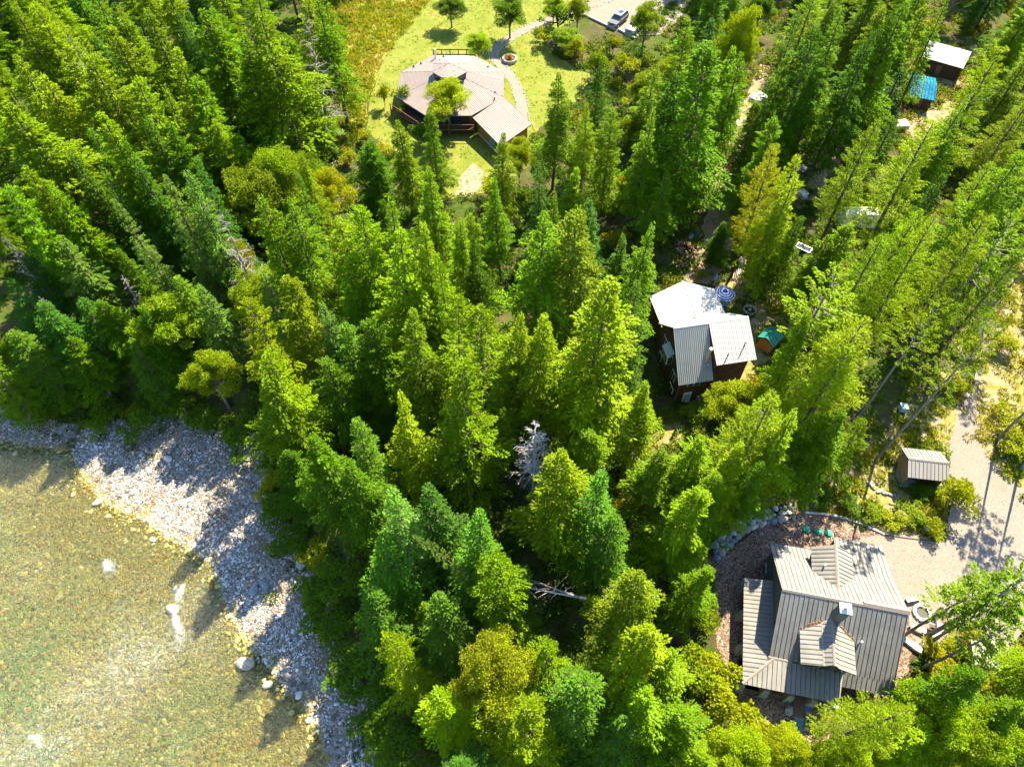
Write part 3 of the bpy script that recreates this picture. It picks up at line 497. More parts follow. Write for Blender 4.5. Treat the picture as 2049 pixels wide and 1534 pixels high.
("fir", 1.1, 43.3, 21.0, 2.9, "y", "tall yellow-green fir nearest to the whitened dead tree"),
("fir", 2.9, 42.3, 22.0, 3.3, "y", "tall broad yellow-green fir nearest to the whitened dead tree"),
("spruce", -16.0, 45.3, 16.8, 2.9, "b", "middling blue-green spruce second nearest to the driftwood on the gravel bar"),
("cedar", -4.0, 35.0, 23.0, 3.8, "y", "tall broad yellow-green cedar second nearest to the whitened dead tree"),
("fir", -10.0, 34.3, 20.0, 3.1, "y", "tall yellow-green fir second nearest to the whitened dead tree"),
("spruce", -13.3, 32.2, 19.0, 2.4, "b", "middling blue-green spruce nearest to the driftwood on the gravel bar"),
("deadw", 2.3, 34.6, 16.0, 2.8, "p", "bleached white dead conifer with fine bare twigs among green firs"),
("fir", 7.5, 33.9, 15.0, 3.3, "y", "middling broad yellow-green fir nearest to the whitened dead tree"),
("fir", 3.8, 27.1, 22.0, 4.0, "y", "tall broad yellow-green fir nearest to the fallen logs"),
("cedar", -5.4, 43.5, 22.0, 3.0, "y", "tall yellow-green cedar nearest to the whitened dead tree"),
("fir", -17.5, 53.1, 16.8, 3.1, "g", "middling green fir nearest to the log in the river shallows"),
("fir", -13.4, 43.7, 19.0, 3.1, "d", "middling dark green fir nearest to the driftwood on the gravel bar"),
("cedar", -17.7, 42.0, 15.1, 3.0, "d", "middling dark green cedar nearest to the driftwood on the gravel bar"),
("fir", -8.7, 42.3, 22.0, 3.5, "g", "tall broad green fir nearest to the whitened dead tree"),
("spruce", -8.9, 25.0, 22.0, 2.6, "p", "tall pale spruce nearest to the fallen logs"),
("spruce", -3.0, 23.7, 21.0, 3.1, "b", "tall blue-green spruce second nearest to the fallen logs"),
("spruce", 6.8, 26.8, 21.0, 3.3, "b", "tall blue-green spruce nearest to the fallen logs"),
("spruce", 8.6, 24.6, 17.0, 2.6, "b", "middling blue-green spruce nearest to the fallen logs"),
("cedar", -0.8, 20.2, 19.0, 3.2, "y", "middling broad yellow-green cedar nearest to the fallen logs"),
("leanspruce", 3.3, 20.4, 20.0, 1.8, "p", "tall pale leaning spruce nearest to the fallen logs"),
("fir", -7.9, 20.1, 9.0, 2.0, "b", "low slim blue-green fir nearest to the fallen logs"),
("spruce", -5.2, 17.9, 17.0, 3.1, "b", "middling blue-green spruce second nearest to the fallen logs"),
("broad", -1.2, 13.8, 18.0, 3.3, "p", "middling pale leafy tree nearest to the fallen logs"),
("cedar", 2.9, 14.6, 15.0, 2.4, "y", "middling slim yellow-green cedar nearest to the fallen logs"),
("fir", 9.1, 18.7, 21.0, 3.4, "p", "tall broad pale fir nearest to the fallen logs"),
("fir", 9.1, 14.3, 20.0, 3.6, "y", "tall broad yellow-green fir second nearest to the fallen logs"),
("spruce", 5.5, 11.9, 19.0, 3.5, "b", "middling blue-green spruce third nearest to the fallen logs"),
("cedar", 1.2, 9.9, 17.0, 3.1, "y", "middling yellow-green cedar nearest to the fallen logs"),
("fir", 11.4, 14.4, 16.0, 3.3, "y", "middling broad yellow-green fir nearest to the fallen logs"),
("fir", 9.6, 11.1, 17.0, 3.7, "y", "middling broad yellow-green fir second nearest to the fallen logs"),
("spruce", -6.2, 26.4, 19.0, 3.5, "d", "middling dark green spruce nearest to the fallen logs"),
("spruce", -10.5, 22.6, 17.0, 3.3, "b", "middling blue-green spruce fifth nearest to the fallen logs"),
("fir", -13.6, 28.2, 19.0, 3.5, "d", "middling broad dark green fir second nearest to the driftwood on the gravel bar"),
("fir", -17.2, 31.2, 18.0, 3.3, "d", "middling broad dark green fir nearest to the driftwood on the gravel bar"),
("spruce", -11.2, 19.3, 15.0, 2.9, "b", "middling blue-green spruce sixth nearest to the fallen logs"),
("fir", 12.7, 10.2, 13.0, 3.1, "g", "middling green fir nearest to the fallen logs"),
("spruce", 7.7, 9.9, 15.0, 3.3, "b", "middling blue-green spruce fourth nearest to the fallen logs"),
("fir", 22.9, 91.9, 23.0, 3.9, "g", "tall broad green fir third nearest to the firewood heap"),
("broad", 33.9, 103.1, 18.0, 3.8, "y", "middling yellow-green leafy tree nearest to the dark sedan in the woods"),
("fir", 22.9, 78.3, 27.0, 5.4, "g", "tall broad green fir nearest to the firewood heap"),
("fir", 28.4, 84.7, 22.0, 3.4, "g", "tall broad green fir second nearest to the firewood heap"),
("spruce", 37.7, 95.1, 22.0, 2.2, "p", "tall pale spruce nearest to the dark sedan in the woods"),
("fir", 35.8, 88.9, 20.0, 3.2, "g", "tall green fir nearest to the dark sedan in the woods"),
("fir", 37.9, 86.3, 24.0, 3.7, "d", "tall broad dark green fir second nearest to the dark sedan in the woods"),
("fir", 42.0, 89.2, 25.0, 3.7, "g", "tall broad green fir nearest to the dark sedan in the woods"),
("fir", 44.0, 86.3, 24.0, 3.4, "d", "tall broad dark green fir nearest to the dark sedan in the woods"),
("fir", 51.4, 93.7, 24.0, 3.9, "g", "tall broad green fir second nearest to the dark sedan in the woods"),
("fir", 32.9, 85.5, 15.0, 2.9, "g", "middling green fir nearest to the dark sedan in the woods"),
("fir", 6.0, 85.7, 19.0, 3.1, "g", "middling green fir second nearest to the sandy patch below the eight-sided house"),
("fir", 12.2, 92.2, 17.0, 2.2, "d", "middling slim dark green fir nearest to the sandy patch below the eight-sided house"),
("fir", 9.7, 80.3, 18.0, 2.4, "y", "middling slim yellow-green fir nearest to the firewood heap"),
("fir", 13.0, 80.2, 17.0, 2.4, "g", "middling slim green fir second nearest to the firewood heap"),
("fir", 17.3, 76.5, 20.0, 3.1, "g", "tall green fir nearest to the firewood heap"),
("fir", -1.1, 75.9, 17.0, 2.6, "y", "middling yellow-green fir nearest to the sandy patch below the eight-sided house"),
("fir", -1.5, 67.0, 17.0, 2.4, "g", "middling slim green fir second nearest to the sandy patch below the eight-sided house"),
("fir", -10.9, 83.5, 15.0, 2.5, "g", "middling green fir nearest to the sandy patch below the eight-sided house"),
("fir", -13.7, 76.3, 18.0, 3.1, "y", "middling yellow-green fir second nearest to the sandy patch below the eight-sided house"),
("fir", -4.8, 62.9, 15.0, 2.6, "y", "middling yellow-green fir third nearest to the sandy patch below the eight-sided house"),
("fir", 9.6, 83.7, 14.0, 2.2, "g", "middling slim green fir nearest to the sandy patch below the eight-sided house"),
("fir", 20.6, 81.5, 21.0, 3.7, "d", "tall broad dark green fir nearest to the firewood heap"),
("fir", 12.8, 60.7, 14.0, 2.9, "d", "middling dark green fir nearest to the white-roofed house"),
("broad", 1.1, 86.4, 9.0, 2.4, "y", "low yellow-green leafy tree nearest to the sandy patch below the eight-sided house"),
("fir", -9.9, 65.4, 20.0, 3.3, "y", "tall broad yellow-green fir nearest to the sandy patch below the eight-sided house"),
("broad", -5.8, 120.1, 6.0, 2.5, "y", "low yellow-green leafy tree second nearest to the eight-sided house"),
("broad", -0.4, 128.4, 8.0, 3.5, "d", "low dark green leafy tree nearest to the curved lawn path"),
("broad", 12.1, 130.1, 7.0, 2.4, "y", "low yellow-green leafy tree nearest to the dark parked wagon"),
("broad", 23.2, 122.3, 10.0, 3.2, "g", "low green leafy tree nearest to the dark parked wagon"),
("broad", 9.3, 123.8, 4.5, 3.0, "g", "low green leafy tree third nearest to the dark parked wagon"),
("broad", 7.8, 133.4, 5.0, 2.6, "g", "low green leafy tree second nearest to the dark parked wagon"),
("broad", 25.0, 104.9, 11.0, 3.0, "y", "low yellow-green leafy tree second nearest to the curved lawn path"),
("broad", 21.5, 104.5, 8.0, 3.0, "y", "low yellow-green leafy tree nearest to the curved lawn path"),
("pine", 29.4, 46.0, 23.0, 3.2, "y", "tall open-crowned yellow-green pine nearest to the white-roofed house"),
("larch", 30.6, 40.3, 23.0, 4.0, "y", "tall open-crowned yellow-green larch third nearest to the boulder wall"),
("fir", 27.8, 43.4, 20.0, 2.3, "y", "tall slim yellow-green fir nearest to the white-roofed house"),
("larch", 40.9, 52.1, 24.0, 2.9, "y", "tall open-crowned yellow-green larch third nearest to the green shed"),
("larch", 47.3, 53.8, 23.0, 3.1, "y", "tall open-crowned yellow-green larch nearest to the grassy driveway bend"),
("pine", 40.2, 44.6, 20.0, 1.8, "y", "tall open-crowned yellow-green pine nearest to the small open shed"),
("larch", 36.4, 52.0, 22.0, 3.1, "y", "tall open-crowned yellow-green larch nearest to the green shed"),
("larch", 40.5, 55.7, 22.0, 2.9, "y", "tall open-crowned yellow-green larch second nearest to the green shed"),
("fir", 37.5, 60.1, 16.0, 3.1, "g", "middling green fir nearest to the green shed"),
("fir", 35.5, 59.6, 15.0, 3.3, "g", "middling broad green fir nearest to the green shed"),
("broad", 24.0, 43.3, 9.0, 3.0, "o", "low golden-green leafy tree nearest to the white-roofed house"),
("larch", 22.9, 34.5, 20.0, 3.7, "y", "tall open-crowned yellow-green larch nearest to the boulder wall"),
("larch", 29.2, 38.3, 22.0, 3.7, "y", "tall open-crowned yellow-green larch second nearest to the boulder wall"),
("fir", 24.7, 33.6, 19.0, 3.3, "y", "middling broad yellow-green fir nearest to the boulder wall"),
("fir", 16.6, 33.1, 16.0, 3.1, "y", "middling yellow-green fir second nearest to the boulder wall"),
("fir", 19.6, 31.1, 17.0, 2.9, "y", "middling yellow-green fir nearest to the boulder wall"),
("fir", 15.2, 26.9, 17.0, 3.2, "y", "middling yellow-green fir third nearest to the boulder wall"),
("fir", 13.6, 32.0, 15.0, 3.1, "g", "middling green fir second nearest to the boulder wall"),
("fir", 18.1, 29.4, 15.0, 2.6, "g", "middling green fir nearest to the boulder wall"),
("fir", 22.3, 30.9, 15.0, 2.4, "g", "middling slim green fir nearest to the boulder wall"),
("fir", 33.5, 64.1, 14.0, 2.2, "d", "middling slim dark green fir nearest to the striped sunshade"),
("fir", 31.5, 63.7, 20.0, 3.3, "y", "tall broad yellow-green fir nearest to the striped sunshade"),
("fir", 27.2, 69.5, 8.0, 2.0, "d", "low slim dark green fir nearest to the firewood heap"),
("fir", 33.5, 68.5, 10.0, 2.3, "g", "low slim green fir nearest to the striped sunshade"),
("fir", 32.6, 77.7, 18.0, 2.9, "g", "middling green fir nearest to the firewood heap"),
("fir", 29.6, 34.4, 17.0, 3.3, "g", "middling broad green fir nearest to the boulder wall"),
("larch", 52.7, 54.1, 18.0, 2.4, "g", "middling open-crowned green larch nearest to the grassy driveway bend"),
("pine", 51.3, 56.1, 21.0, 3.0, "g", "tall open-crowned green pine nearest to the grassy driveway bend"),
("fir", 53.9, 64.0, 23.0, 3.5, "g", "tall broad green fir nearest to the grassy driveway bend"),
("fir", 54.7, 77.7, 20.0, 3.7, "g", "tall broad green fir nearest to the white trailer"),
("fir", 47.6, 63.7, 20.0, 2.9, "d", "tall dark green fir nearest to the green shed"),
("larch", 47.4, 69.8, 22.0, 3.7, "y", "tall open-crowned yellow-green larch third nearest to the white trailer"),
("fir", 34.7, 12.7, 16.0, 2.6, "b", "middling blue-green fir nearest to the large brown-roofed house"),
("fir", 38.2, 11.6, 13.0, 2.8, "g", "middling green fir nearest to the campfire circle"),
("broad", 33.7, 10.7, 12.0, 3.2, "y", "low yellow-green leafy tree nearest to the large brown-roofed house"),
("broad", 36.4, 10.0, 12.0, 3.2, "y", "low yellow-green leafy tree third nearest to the large brown-roofed house"),
("fir", 31.6, 9.7, 10.0, 2.8, "y", "low yellow-green fir nearest to the large brown-roofed house"),
("larch", 35.3, 8.3, 10.0, 2.6, "y", "low open-crowned yellow-green larch nearest to the large brown-roofed house"),
("pine", 40.0, 20.1, 16.0, 2.6, "g", "middling open-crowned green pine nearest to the campfire circle"),
("broad", 22.2, 9.3, 8.0, 2.4, "y", "low yellow-green leafy tree fifth nearest to the large brown-roofed house"),
("broad", 18.0, 8.7, 10.0, 2.8, "y", "low yellow-green leafy tree sixth nearest to the large brown-roofed house"),
("fir", 14.4, 8.0, 12.0, 2.8, "g", "low green fir nearest to the fallen logs"),
("broad", 27.7, 9.1, 7.0, 2.2, "y", "low yellow-green leafy tree second nearest to the large brown-roofed house"),
("broad", 24.3, 8.2, 7.0, 2.0, "y", "low yellow-green leafy tree fourth nearest to the large brown-roofed house"),
("fir", -72.5, 85.4, 16.0, 3.5, "b", "middling broad blue-green fir nearest to the bank of white driftwood"),
("spruce", -82.4, 89.8, 18.1, 3.3, "b", "middling blue-green spruce nearest to the bank of white driftwood"),
("broad", 62.0, 70.3, 9.1, 3.0, "y", "low yellow-green leafy tree nearest to the white trailer"),
("cedar", -52.9, 160.3, 22.4, 2.9, "y", "tall yellow-green cedar nearest to the dry meadow"),
("fir", -71.9, 164.3, 20.8, 3.2, "y", "tall broad yellow-green fir second nearest to the dry meadow"),
("fir", -79.5, 150.1, 22.5, 2.8, "y", "tall yellow-green fir third nearest to the dry meadow"),
("fir", -24.9, 70.6, 18.2, 2.5, "y", "middling slim yellow-green fir nearest to the hanging dead spruce"),
("fir", -66.1, 151.1, 22.0, 2.6, "y", "tall yellow-green fir nearest to the dry meadow"),
("spruce", -31.7, 147.2, 23.8, 3.3, "d", "tall dark green spruce nearest to the dry meadow"),
("fir", 100.3, 122.2, 12.0, 3.7, "y", "low broad yellow-green fir second nearest to the blue-roofed shed"),
("spruce", 42.6, 148.8, 23.0, 3.0, "g", "tall green spruce nearest to the dark parked wagon"),
("fir", 32.1, 163.9, 23.0, 3.4, "d", "tall broad dark green fir nearest to the dark parked wagon"),
("spruce", -109.9, 158.1, 16.9, 3.5, "g", "middling green spruce second nearest to the dry meadow"),
("cedar", -45.8, 112.5, 12.6, 2.7, "g", "low green cedar nearest to the dry meadow"),
("fir", -57.4, 105.4, 17.4, 3.4, "y", "middling broad yellow-green fir third nearest to the dry meadow"),
("fir", -76.1, 75.5, 13.2, 2.2, "g", "middling slim green fir nearest to the bank of white driftwood"),
("fir", -109.3, 137.2, 12.9, 2.7, "y", "low yellow-green fir second nearest to the dry meadow"),
("fir", 35.7, 133.6, 18.7, 3.4, "g", "middling broad green fir nearest to the dark parked wagon"),
("fir", -56.1, 118.4, 17.0, 3.2, "y", "middling yellow-green fir nearest to the dry meadow"),
("fir", 58.9, 66.1, 17.3, 2.9, "g", "middling green fir nearest to the grassy driveway bend"),
("spruce", 87.2, 131.9, 18.6, 3.1, "d", "middling dark green spruce nearest to the blue-roofed shed"),
("fir", -92.2, 143.2, 22.4, 3.7, "y", "tall broad yellow-green fir third nearest to the dry meadow"),
("cedar", 92.0, 161.8, 23.8, 3.2, "g", "tall green cedar nearest to the blue-roofed shed"),
("fir", -64.8, 143.4, 19.4, 2.5, "y", "middling yellow-green fir fourth nearest to the dry meadow"),
("fir", 87.4, 96.4, 16.5, 3.4, "d", "middling broad dark green fir second nearest to the blue-roofed shed"),
("cedar", -48.3, 120.8, 16.1, 3.2, "y", "middling yellow-green cedar second nearest to the dry meadow"),
("fir", 80.7, 159.9, 20.2, 3.2, "d", "tall broad dark green fir nearest to the blue-roofed shed"),
("fir", 96.8, 132.5, 14.2, 2.8, "g", "middling green fir third nearest to the blue-roofed shed"),
("spruce", -62.7, 114.0, 13.6, 2.9, "d", "middling dark green spruce fourth nearest to the dry meadow"),
("larch", 80.9, 103.6, 16.7, 3.4, "y", "middling open-crowned yellow-green larch nearest to the blue-roofed shed"),
("spruce", 30.2, 106.1, 15.2, 3.6, "d", "middling dark green spruce second nearest to the dark sedan in the woods"),
("fir", -61.5, 122.7, 17.5, 3.6, "y", "middling broad yellow-green fir second nearest to the dry meadow"),
("fir", -68.9, 104.4, 17.4, 2.6, "y", "middling yellow-green fir fifth nearest to the dry meadow"),
("fir", -68.1, 139.0, 18.9, 3.7, "y", "middling broad yellow-green fir fourth nearest to the dry meadow"),
("fir", -84.1, 113.0, 11.6, 2.6, "g", "low green fir second nearest to the dry meadow"),
("spruce", 3.5, 72.1, 15.8, 2.0, "d", "middling dark green spruce nearest to the sandy patch below the eight-sided house"),
("fir", -21.8, 33.8, 12.3, 2.5, "d", "low dark green fir nearest to the driftwood on the gravel bar"),
("cedar", 1.0, 162.2, 22.4, 2.8, "y", "tall yellow-green cedar nearest to the dark parked wagon"),
("spruce", 72.4, 68.1, 18.2, 2.9, "g", "middling green spruce nearest to the grassy driveway bend"),
("fir", -65.3, 68.2, 12.5, 2.1, "b", "low slim blue-green fir nearest to the bank of white driftwood"),
("fir", 32.7, 116.3, 17.1, 3.7, "d", "middling broad dark green fir nearest to the dark parked wagon"),
("fir", 108.1, 141.5, 15.3, 3.2, "g", "middling broad green fir fifth nearest to the blue-roofed shed"),
("spruce", -49.3, 108.8, 15.5, 2.9, "d", "middling dark green spruce third nearest to the dry meadow"),
("spruce", 42.4, 10.6, 13.5, 2.4, "g", "middling green spruce nearest to the campfire circle"),
("broad", -98.1, 149.6, 12.6, 3.0, "y", "low yellow-green leafy tree second nearest to the dry meadow"),
("fir", 71.3, 150.2, 17.2, 3.7, "y", "middling broad yellow-green fir second nearest to the blue-roofed shed"),
("fir", -87.9, 142.4, 13.9, 2.7, "y", "middling yellow-green fir ninth nearest to the dry meadow"),
("fir", 7.1, 164.6, 23.6, 3.4, "y", "tall broad yellow-green fir second nearest to the dark parked wagon"),
("fir", -59.9, 157.2, 20.0, 3.3, "y", "tall broad yellow-green fir nearest to the dry meadow"),
("fir", -61.0, 162.0, 19.9, 2.9, "g", "middling green fir second nearest to the dry meadow"),
("cedar", 56.3, 138.7, 11.6, 2.6, "d", "low dark green cedar nearest to the blue-roofed shed"),
("spruce", -79.7, 138.3, 15.8, 2.9, "d", "middling dark green spruce fifth nearest to the dry meadow"),
("fir", -16.6, 62.2, 11.8, 2.9, "y", "low yellow-green fir nearest to the hanging dead spruce"),
("fir", 72.5, 77.6, 17.6, 2.0, "d", "middling slim dark green fir nearest to the white trailer"),
("fir", 51.7, 115.1, 13.3, 2.7, "g", "middling green fir second nearest to the blue-roofed shed"),
("fir", 101.2, 150.9, 19.5, 3.5, "g", "middling broad green fir sixth nearest to the blue-roofed shed"),
("fir", -79.4, 98.4, 12.4, 2.6, "y", "low yellow-green fir nearest to the bank of white driftwood"),
("spruce", -96.2, 122.1, 18.2, 2.6, "d", "middling dark green spruce sixth nearest to the dry meadow"),
("fir", -92.6, 135.0, 14.4, 3.4, "y", "middling broad yellow-green fir eighth nearest to the dry meadow"),
("broad", 81.3, 133.4, 11.5, 3.0, "y", "low yellow-green leafy tree second nearest to the blue-roofed shed"),
("fir", -81.4, 122.8, 18.9, 3.0, "y", "middling yellow-green fir sixth nearest to the dry meadow"),
("fir", 96.5, 150.7, 22.0, 2.5, "y", "tall yellow-green fir second nearest to the blue-roofed shed"),
("fir", -32.4, 97.9, 15.8, 3.1, "g", "middling green fir nearest to the eight-sided house"),
("spruce", -75.3, 125.5, 13.5, 3.2, "g", "middling green spruce nearest to the dry meadow"),
("spruce", 81.3, 81.0, 14.2, 3.7, "d", "middling dark green spruce second nearest to the white trailer"),
("fir", 102.9, 132.6, 14.1, 3.2, "g", "middling green fir fourth nearest to the blue-roofed shed"),
("spruce", -58.3, 70.7, 18.0, 2.4, "d", "middling dark green spruce fourth nearest to the bank of white driftwood"),
("broad", -55.3, 143.7, 13.1, 3.0, "y", "middling yellow-green leafy tree nearest to the dry meadow"),
("fir", 44.5, 15.5, 17.0, 2.5, "y", "middling yellow-green fir nearest to the campfire circle"),
("larch", 66.5, 70.0, 18.3, 2.1, "y", "middling open-crowned yellow-green larch third nearest to the white trailer"),
("larch", 56.7, 129.9, 12.0, 3.1, "y", "low open-crowned yellow-green larch nearest to the blue-roofed shed"),
("spruce", -112.6, 163.6, 22.4, 2.8, "d", "tall dark green spruce third nearest to the dry meadow"),
("fir", -91.6, 103.3, 12.1, 3.3, "y", "low broad yellow-green fir nearest to the bank of white driftwood"),
("fir", 61.4, 135.8, 14.1, 2.9, "y", "middling yellow-green fir third nearest to the blue-roofed shed"),
("fir", 52.2, 101.9, 13.5, 3.5, "d", "middling broad dark green fir nearest to the dark sedan in the woods"),
("fir", 61.3, 149.2, 20.4, 2.9, "y", "tall yellow-green fir nearest to the blue-roofed shed"),
("larch", 56.5, 148.2, 18.7, 2.7, "y", "middling open-crowned yellow-green larch seventh nearest to the blue-roofed shed"),
("cedar", -48.6, 148.2, 17.9, 3.2, "y", "middling broad yellow-green cedar nearest to the dry meadow"),
("larch", 98.9, 164.8, 17.1, 3.4, "y", "middling open-crowned yellow-green larch ninth nearest to the blue-roofed shed"),
("fir", -78.5, 69.2, 11.3, 2.5, "b", "low blue-green fir nearest to the bank of white driftwood"),
("fir", -81.7, 158.4, 20.8, 3.1, "g", "tall green fir fourth nearest to the dry meadow"),
("spruce", 77.8, 141.4, 14.3, 3.0, "d", "middling dark green spruce third nearest to the blue-roofed shed"),
("fir", -109.4, 149.9, 18.4, 3.3, "g", "middling broad green fir third nearest to the dry meadow"),
("fir", -44.9, 98.7, 11.6, 2.7, "g", "low green fir nearest to the dry meadow"),
("larch", -90.8, 150.3, 20.4, 3.3, "y", "tall open-crowned yellow-green larch nearest to the dry meadow"),
("fir", -85.1, 145.8, 20.6, 3.1, "y", "tall yellow-green fir fourth nearest to the dry meadow"),
("larch", 63.6, 128.6, 18.0, 2.8, "y", "middling open-crowned yellow-green larch fourth nearest to the blue-roofed shed"),
("cedar", -90.6, 120.3, 13.5, 3.6, "y", "middling broad yellow-green cedar second nearest to the dry meadow"),
("fir", -38.0, 158.0, 22.2, 3.0, "g", "tall green fir second nearest to the dry meadow"),
("cedar", 50.6, 83.7, 13.4, 2.8, "d", "middling dark green cedar nearest to the white trailer"),
("spruce", -45.8, 153.1, 21.3, 2.8, "d", "tall dark green spruce second nearest to the dry meadow"),
("cedar", -8.6, 14.4, 18.3, 2.1, "y", "middling slim yellow-green cedar second nearest to the fallen logs"),
("spruce", -57.3, 132.9, 11.7, 2.9, "d", "low dark green spruce second nearest to the dry meadow"),
("fir", 91.5, 103.4, 18.3, 3.2, "g", "middling broad green fir fourth nearest to the blue-roofed shed"),
("spruce", -3.8, 7.2, 13.3, 2.8, "d", "middling dark green spruce second nearest to the fallen logs"),
("larch", 49.7, 119.6, 13.1, 3.2, "y", "middling open-crowned yellow-green larch fifth nearest to the blue-roofed shed"),
("spruce", -42.7, 103.3, 15.2, 2.8, "d", "middling dark green spruce second nearest to the dry meadow"),
("spruce", 46.9, 158.0, 17.0, 3.4, "d", "middling dark green spruce second nearest to the dark parked wagon"),
("fir", -81.7, 76.2, 17.0, 2.0, "g", "middling slim green fir second nearest to the bank of white driftwood"),
("fir", -107.1, 164.4, 22.1, 3.4, "y", "tall broad yellow-green fir fourth nearest to the dry meadow"),
("cedar", 19.6, 164.1, 21.9, 3.2, "d", "tall broad dark green cedar nearest to the dark parked wagon"),
("fir", 82.8, 154.5, 17.7, 3.0, "g", "middling green fir fifth nearest to the blue-roofed shed"),
("broad", -65.7, 78.2, 8.8, 3.0, "d", "low dark green leafy tree nearest to the bank of white driftwood"),
("fir", 44.0, 61.1, 13.2, 2.0, "g", "middling slim green fir nearest to the green shed"),
("cedar", 34.4, 37.5, 11.8, 2.1, "g", "low slim green cedar nearest to the small open shed"),
("cedar", 11.1, 53.2, 14.6, 2.4, "g", "middling slim green cedar nearest to the white-roofed house"),
("fir", 8.0, 75.2, 12.1, 2.5, "y", "low yellow-green fir nearest to the firewood heap"),
("fir", 30.0, 94.2, 17.5, 3.7, "y", "middling broad yellow-green fir nearest to the dark sedan in the woods"),
("cedar", -51.5, 137.2, 18.0, 3.0, "y", "middling yellow-green cedar third nearest to the dry meadow"),
("fir", 74.4, 146.1, 21.5, 3.5, "y", "tall broad yellow-green fir nearest to the blue-roofed shed"),
("fir", 106.7, 136.4, 12.3, 3.3, "d", "low broad dark green fir nearest to the blue-roofed shed"),
("fir", 86.8, 163.2, 22.5, 3.6, "g", "tall broad green fir nearest to the blue-roofed shed"),
("spruce", 35.0, 160.7, 19.8, 3.4, "d", "middling dark green spruce nearest to the dark parked wagon"),
("fir", -78.8, 164.6, 23.0, 2.7, "y", "tall yellow-green fir fifth nearest to the dry meadow"),
("fir", -68.7, 91.9, 15.5, 2.7, "b", "middling blue-green fir nearest to the hanging dead spruce"),
("larch", 69.6, 127.2, 18.5, 3.1, "y", "middling open-crowned yellow-green larch second nearest to the blue-roofed shed"),
("fir", -57.4, 150.3, 16.2, 3.2, "g", "middling broad green fir nearest to the dry meadow"),
("fir", 37.4, 150.5, 16.4, 3.3, "g", "middling broad green fir second nearest to the dark parked wagon"),
("cedar", -43.0, 122.1, 18.9, 3.0, "y", "middling yellow-green cedar nearest to the dry meadow"),
("fir", -72.0, 152.6, 22.3, 2.7, "y", "tall yellow-green fir second nearest to the dry meadow"),
("fir", 85.1, 118.0, 13.0, 3.5, "d", "middling broad dark green fir nearest to the blue-roofed shed"),
("fir", -2.5, 158.8, 17.9, 2.6, "g", "middling green fir nearest to the dark parked wagon"),
("fir", -38.2, 153.4, 23.6, 2.8, "g", "tall green fir nearest to the dry meadow"),
("cedar", -73.2, 65.3, 17.8, 2.6, "d", "middling dark green cedar nearest to the bank of white driftwood"),
("broad", -94.7, 107.8, 9.9, 3.0, "y", "low yellow-green leafy tree nearest to the dry meadow"),
("spruce", 13.8, 164.1, 19.0, 3.5, "g", "middling green spruce nearest to the dark parked wagon"),
("fir", 81.5, 112.3, 14.6, 3.7, "g", "middling broad green fir nearest to the blue-roofed shed"),
("spruce", -50.3, 73.9, 18.6, 2.3, "g", "middling green spruce nearest to the hanging dead spruce"),
("larch", 80.6, 98.3, 15.4, 2.6, "y", "middling open-crowned yellow-green larch third nearest to the blue-roofed shed"),
("spruce", 45.4, 163.4, 22.5, 3.6, "d", "tall dark green spruce nearest to the dark parked wagon"),
("larch", 108.2, 161.2, 23.9, 3.0, "y", "tall open-crowned yellow-green larch nearest to the blue-roofed shed"),
("fir", -89.4, 130.6, 13.4, 3.1, "y", "middling yellow-green fir eighth nearest to the dry meadow"),
("fir", -45.8, 159.5, 21.1, 3.6, "g", "tall broad green fir nearest to the dry meadow"),
("fir", -40.8, 135.4, 16.4, 3.4, "y", "middling broad yellow-green fir nearest to the dry meadow"),
("fir", 21.5, 158.6, 18.9, 3.2, "g", "middling broad green fir third nearest to the dark parked wagon"),
("fir", -66.7, 126.3, 11.4, 2.7, "y", "low yellow-green fir nearest to the dry meadow"),
("cedar", -57.0, 46.0, 17.4, 2.4, "b", "middling slim blue-green cedar nearest to the bank of white driftwood"),
("spruce", -95.8, 113.7, 12.1, 3.4, "d", "low dark green spruce fifth nearest to the dry meadow"),
("larch", 68.7, 85.4, 14.9, 3.2, "y", "middling open-crowned yellow-green larch second nearest to the white trailer"),
("fir", -81.0, 116.7, 14.2, 2.6, "y", "middling yellow-green fir seventh nearest to the dry meadow"),
("cedar", 103.7, 126.7, 17.4, 2.6, "y", "middling yellow-green cedar nearest to the blue-roofed shed"),
("broad", 66.1, 133.5, 10.3, 3.0, "y", "low yellow-green leafy tree nearest to the blue-roofed shed"),
("fir", 57.6, 116.5, 15.7, 3.3, "g", "middling broad green fir second nearest to the blue-roofed shed"),
("fir", -114.4, 154.2, 23.7, 2.7, "y", "tall yellow-green fir sixth nearest to the dry meadow"),
("fir", -19.0, 81.2, 11.6, 3.1, "d", "low dark green fir nearest to the sandy patch below the eight-sided house"),
("fir", -72.5, 112.5, 15.9, 3.2, "y", "middling broad yellow-green fir sixth nearest to the dry meadow"),
("cedar", 40.0, 130.8, 15.3, 2.6, "y", "middling yellow-green cedar nearest to the dark parked wagon"),
("fir", 77.1, 165.0, 19.4, 3.3, "y", "middling broad yellow-green fir third nearest to the blue-roofed shed"),
("fir", 52.1, 156.7, 19.6, 3.0, "g", "middling green fir second nearest to the dark parked wagon"),
("fir", -72.2, 159.3, 21.1, 2.6, "g", "tall green fir third nearest to the dry meadow"),
("fir", -34.4, 164.6, 19.9, 2.5, "g", "middling green fir nearest to the dry meadow"),
("fir", 18.6, 70.0, 15.3, 2.5, "g", "middling slim green fir nearest to the firewood heap"),
("fir", -75.7, 119.9, 12.9, 3.2, "y", "low broad yellow-green fir second nearest to the dry meadow"),
("spruce", -98.3, 142.1, 12.2, 2.9, "d", "low dark green spruce sixth nearest to the dry meadow"),
("fir", 98.1, 107.4, 16.5, 3.1, "y", "middling yellow-green fir fourth nearest to the blue-roofed shed"),
